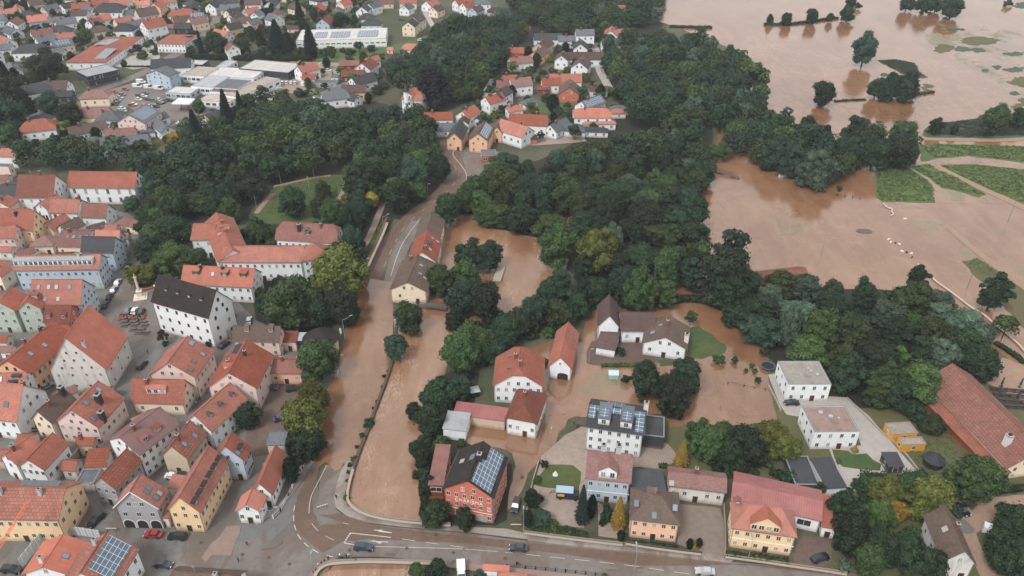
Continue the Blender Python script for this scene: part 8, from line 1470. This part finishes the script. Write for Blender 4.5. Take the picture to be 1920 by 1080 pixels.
for lb, pts, sp, n in [('undergrowth bush on the river bank between the houses', [(800, 760), (830, 720), (870, 700), (890, 720), (850, 790), (815, 860), (800, 970), (790, 900)], 3.2, 34), ('undergrowth bush along the pond and weir', [(840, 560), (950, 600), (1010, 600), (1050, 570), (1090, 570), (1040, 630), (960, 640), (860, 640), (930, 690), (880, 680), (840, 610)], 4, 36), ('undergrowth bush in the thicket behind the lower street', [(1570, 920), (1720, 900), (1800, 960), (1700, 960), (1760, 1060), (1600, 1060)], 4, 24),
                       ('undergrowth bush in the back gardens of the plots', [(1300, 800), (1480, 820), (1500, 900), (1380, 890), (1300, 860)], 4, 20), ('undergrowth bush of the castle park', [(500, 560), (600, 560), (700, 420), (720, 340), (560, 350), (480, 400), (440, 460), (480, 560)], 6, 40)]:
    for x, y in scatter(pts, sp, .8, 1, random.Random(n), True, 3000)[:n]:
        r_ = RG.uniform(1.4, 2.4); tree_at((x, y), r_, r_ * 1.6, 'bush', RG.choice(['dark', 'mid', 'dark', 'teal']), lb, 'undergrowth bushes')
# ---------------------------------------------------------------- rank grass on the meadows
def tufts(nm, lb, polys, n, size, col):
    rg = np.random.default_rng(n); V = []
    for pts in polys:
        q = [(G(a, b).x, G(a, b).y) for a, b in pts]; xs, ys = [p[0] for p in q], [p[1] for p in q]; m = 0; P_ = []
        tot = int(n * (max(xs) - min(xs)) * (max(ys) - min(ys)) / 1e4)
        X, Y = rg.uniform(min(xs), max(xs), tot), rg.uniform(min(ys), max(ys), tot)
        for x, y in zip(X, Y):
            if inpoly(x, y, q) and math.sin(x * .13 + math.sin(y * .09) * 2) + math.sin(y * .21 + x * .05) > -1.85: P_.append((x, y, .25))
        P_ = np.array(P_); m = len(P_); a = rg.uniform(0, 6.28, m); t = np.stack([np.cos(a), np.sin(a), 0 * a], 1) * size * rg.uniform(.5, 1.6, (m, 1)); b = np.stack([-np.sin(a), np.cos(a), 0 * a], 1) * size * rg.uniform(.3, .8, (m, 1)); up = np.array([0, 0, 1]) * rg.uniform(0, .55, (m, 1))
        V.append(np.stack([P_ - t, P_ - b + up * .3, P_ + t + up, P_ + b], 1).reshape(-1, 3))
    tag(link(bpy.data.objects.new(nm, np_mesh(nm, np.concatenate(V), None, foliage(col)))), lb, 'grass', kind='stuff')
MD = [T(7, 820, 185, 1060, 190, 1190, 275, 1235, 335, 1245, 430, 860, 425, 820, 400), T(7, 1080, 178, 1200, 156, 1420, 258, 1620, 378, 1480, 362, 1300, 322, 1200, 240), T(7, 1300, 160, 1500, 155, 1920, 195, 2200, 225, 2200, 560, 1920, 440, 1700, 352, 1480, 255), T(7, 1150, 15, 1300, 5, 2200, 25, 2200, 100, 1900, 130, 1500, 80, 1250, 100)]
tufts('meadow_grass', 'rank green grass standing on the meadows above the flood', MD, 16000, .8, 'meadow'); tufts('meadow_grass', 'dry yellowish grass mixed into the meadows', MD, 7000, .7, 'lime')
tufts('reeds', 'dense reeds along the far flood edge and on the islet', [T(3, 1180, 995, 1210, 955, 1330, 920, 1560, 895, 1640, 860, 1920, 855, 2200, 875, 2200, 1005, 1500, 1028), T(3, 830, 455, 960, 450, 1090, 475, 1120, 530, 1180, 575, 1010, 550, 900, 495)], 14000, 1.0, 'dark')
tufts('verge_grass', 'rough grass on the lawns by the containers and the lane', [T(15, 1060, 120, 1200, 60, 1380, 0, 1420, 260, 1350, 400, 1180, 330, 1050, 200), T(7, 1460, 885, 1570, 860, 1700, 945, 1900, 1080, 1560, 960), T(5, 60, 520, 200, 340, 420, 270, 630, 250, 590, 460, 200, 550)], 16000, .35, 'lime')
# ---------------------------------------------------------------- air
if HAZE:
    hz = MB().box(-1400, -60, -1, 1400, 1500, CAMH + 3).mesh('haze', NT('haze_air').m); o = link(bpy.data.objects.new('haze', hz)); m = hz.materials[0]; nt_ = m.node_tree; nt_.nodes.remove(nt_.nodes['Principled BSDF'])
    pv_ = nt_.nodes.new('ShaderNodeVolumePrincipled'); pv_.inputs['Color'].default_value = (.86, .93, 1, 1); pv_.inputs['Density'].default_value = HAZE; nt_.links.new(pv_.outputs[0], nt_.nodes['Material Output'].inputs['Volume']); tag(o, kind='stuff')
# ---------------------------------------------------------------- labels that single out
ORD = ['first', 'second', 'third', 'fourth', 'fifth', 'sixth', 'seventh', 'eighth', 'ninth', 'tenth', 'eleventh', 'twelfth', 'thirteenth', 'fourteenth', 'fifteenth', 'sixteenth', 'seventeenth', 'eighteenth', 'nineteenth', 'twentieth']
LM = [(200, 95, 'near the red roofed supermarket'), (330, 75, 'near the second shop'), (180, 145, 'near the charcoal office block'), (90, 60, 'in the left suburb'), (30, 20, 'in the top corner'), (200, 15, 'above the supermarket'), (300, 25, 'above the second shop'), (400, 20, 'at the suburb road bend'), (440, 50, 'beside the long hedge road'),
      (520, 20, 'above the tall conifers'), (660, 30, 'behind the long factory hall'), (780, 25, 'right of the factory hall'), (880, 10, 'by the top woods'), (60, 160, 'left of the charcoal office'), (60, 240, 'by the long solar shed'), (210, 225, 'below the dealership car park'), (660, 160, 'right of the dealership'), (850, 220, 'in the hamlet at the forecourt'), (930, 170, 'at the hamlet lane'), (990, 90, 'in the upper hamlet'), (1080, 80, 'by the hamlet farm row'), (1080, 160, 'in the middle hamlet'), (1110, 210, 'right in the hamlet'), (1010, 235, 'at the lower hamlet yard'), (1170, 60, 'by the wood at the far lane'), (360, 185, 'by the dealership front'), (500, 170, 'behind the white vans')]
from bpy_extras.object_utils import world_to_camera_view as wtc
bpy.context.view_layer.update()
def pix(o):
    c = wtc(S, cam, o.matrix_world.translation + Vector((0, 0, 3))); return c.x * 1920, (1 - c.y) * 1080
for o in [o for o in bpy.data.objects if o.parent is None and o.get('group') in ('houses of the suburb', dg)]:
    if True:
        x, y = pix(o)
        if x < -60 or x > 1980 or y < -25:
            for ch in list(o.children_recursive): bpy.data.objects.remove(ch)
            bpy.data.objects.remove(o); continue
        if o['group'] != dg: o['label'] = o['label'] + ' ' + min(LM, key=lambda q: (q[0] - x) ** 2 + (q[1] - y) ** 2 * 4)[2]
        else: o['label'] = o['label'].replace('in the car parks of the halls', 'in the lot right of the halls' if x > 430 else 'in the lot left of the halls')
by = {}
for o in bpy.data.objects:
    if o.parent is None and 'label' in o: by.setdefault(o['label'], []).append(o)
for lb, os_ in by.items():
    g = os_[0].get('group', '')
    if len(os_) > 1 and (g in ('houses of the suburb', dg, 'outbuildings of the old town', 'drifting floats', 'beer garden parasols', 'scrub on the low river wall', 'shrubs along the river parapet')):
        vert = g in ('scrub on the low river wall', 'shrubs along the river parapet'); os_.sort(key=lambda o: pix(o)[1 if vert else 0])
        for i, o in enumerate(os_): o['label'] = (ORD[i] if i < 20 else 'farther') + (' from the top, ' if vert else ' from left, ') + lb
        if len(os_) > 20: print('MANY', lb, len(os_))
for o in bpy.data.objects:
    for k in ('_fr', 'px'):
        if k in o: del o[k]
print('OBJECTS', len(bpy.data.objects))
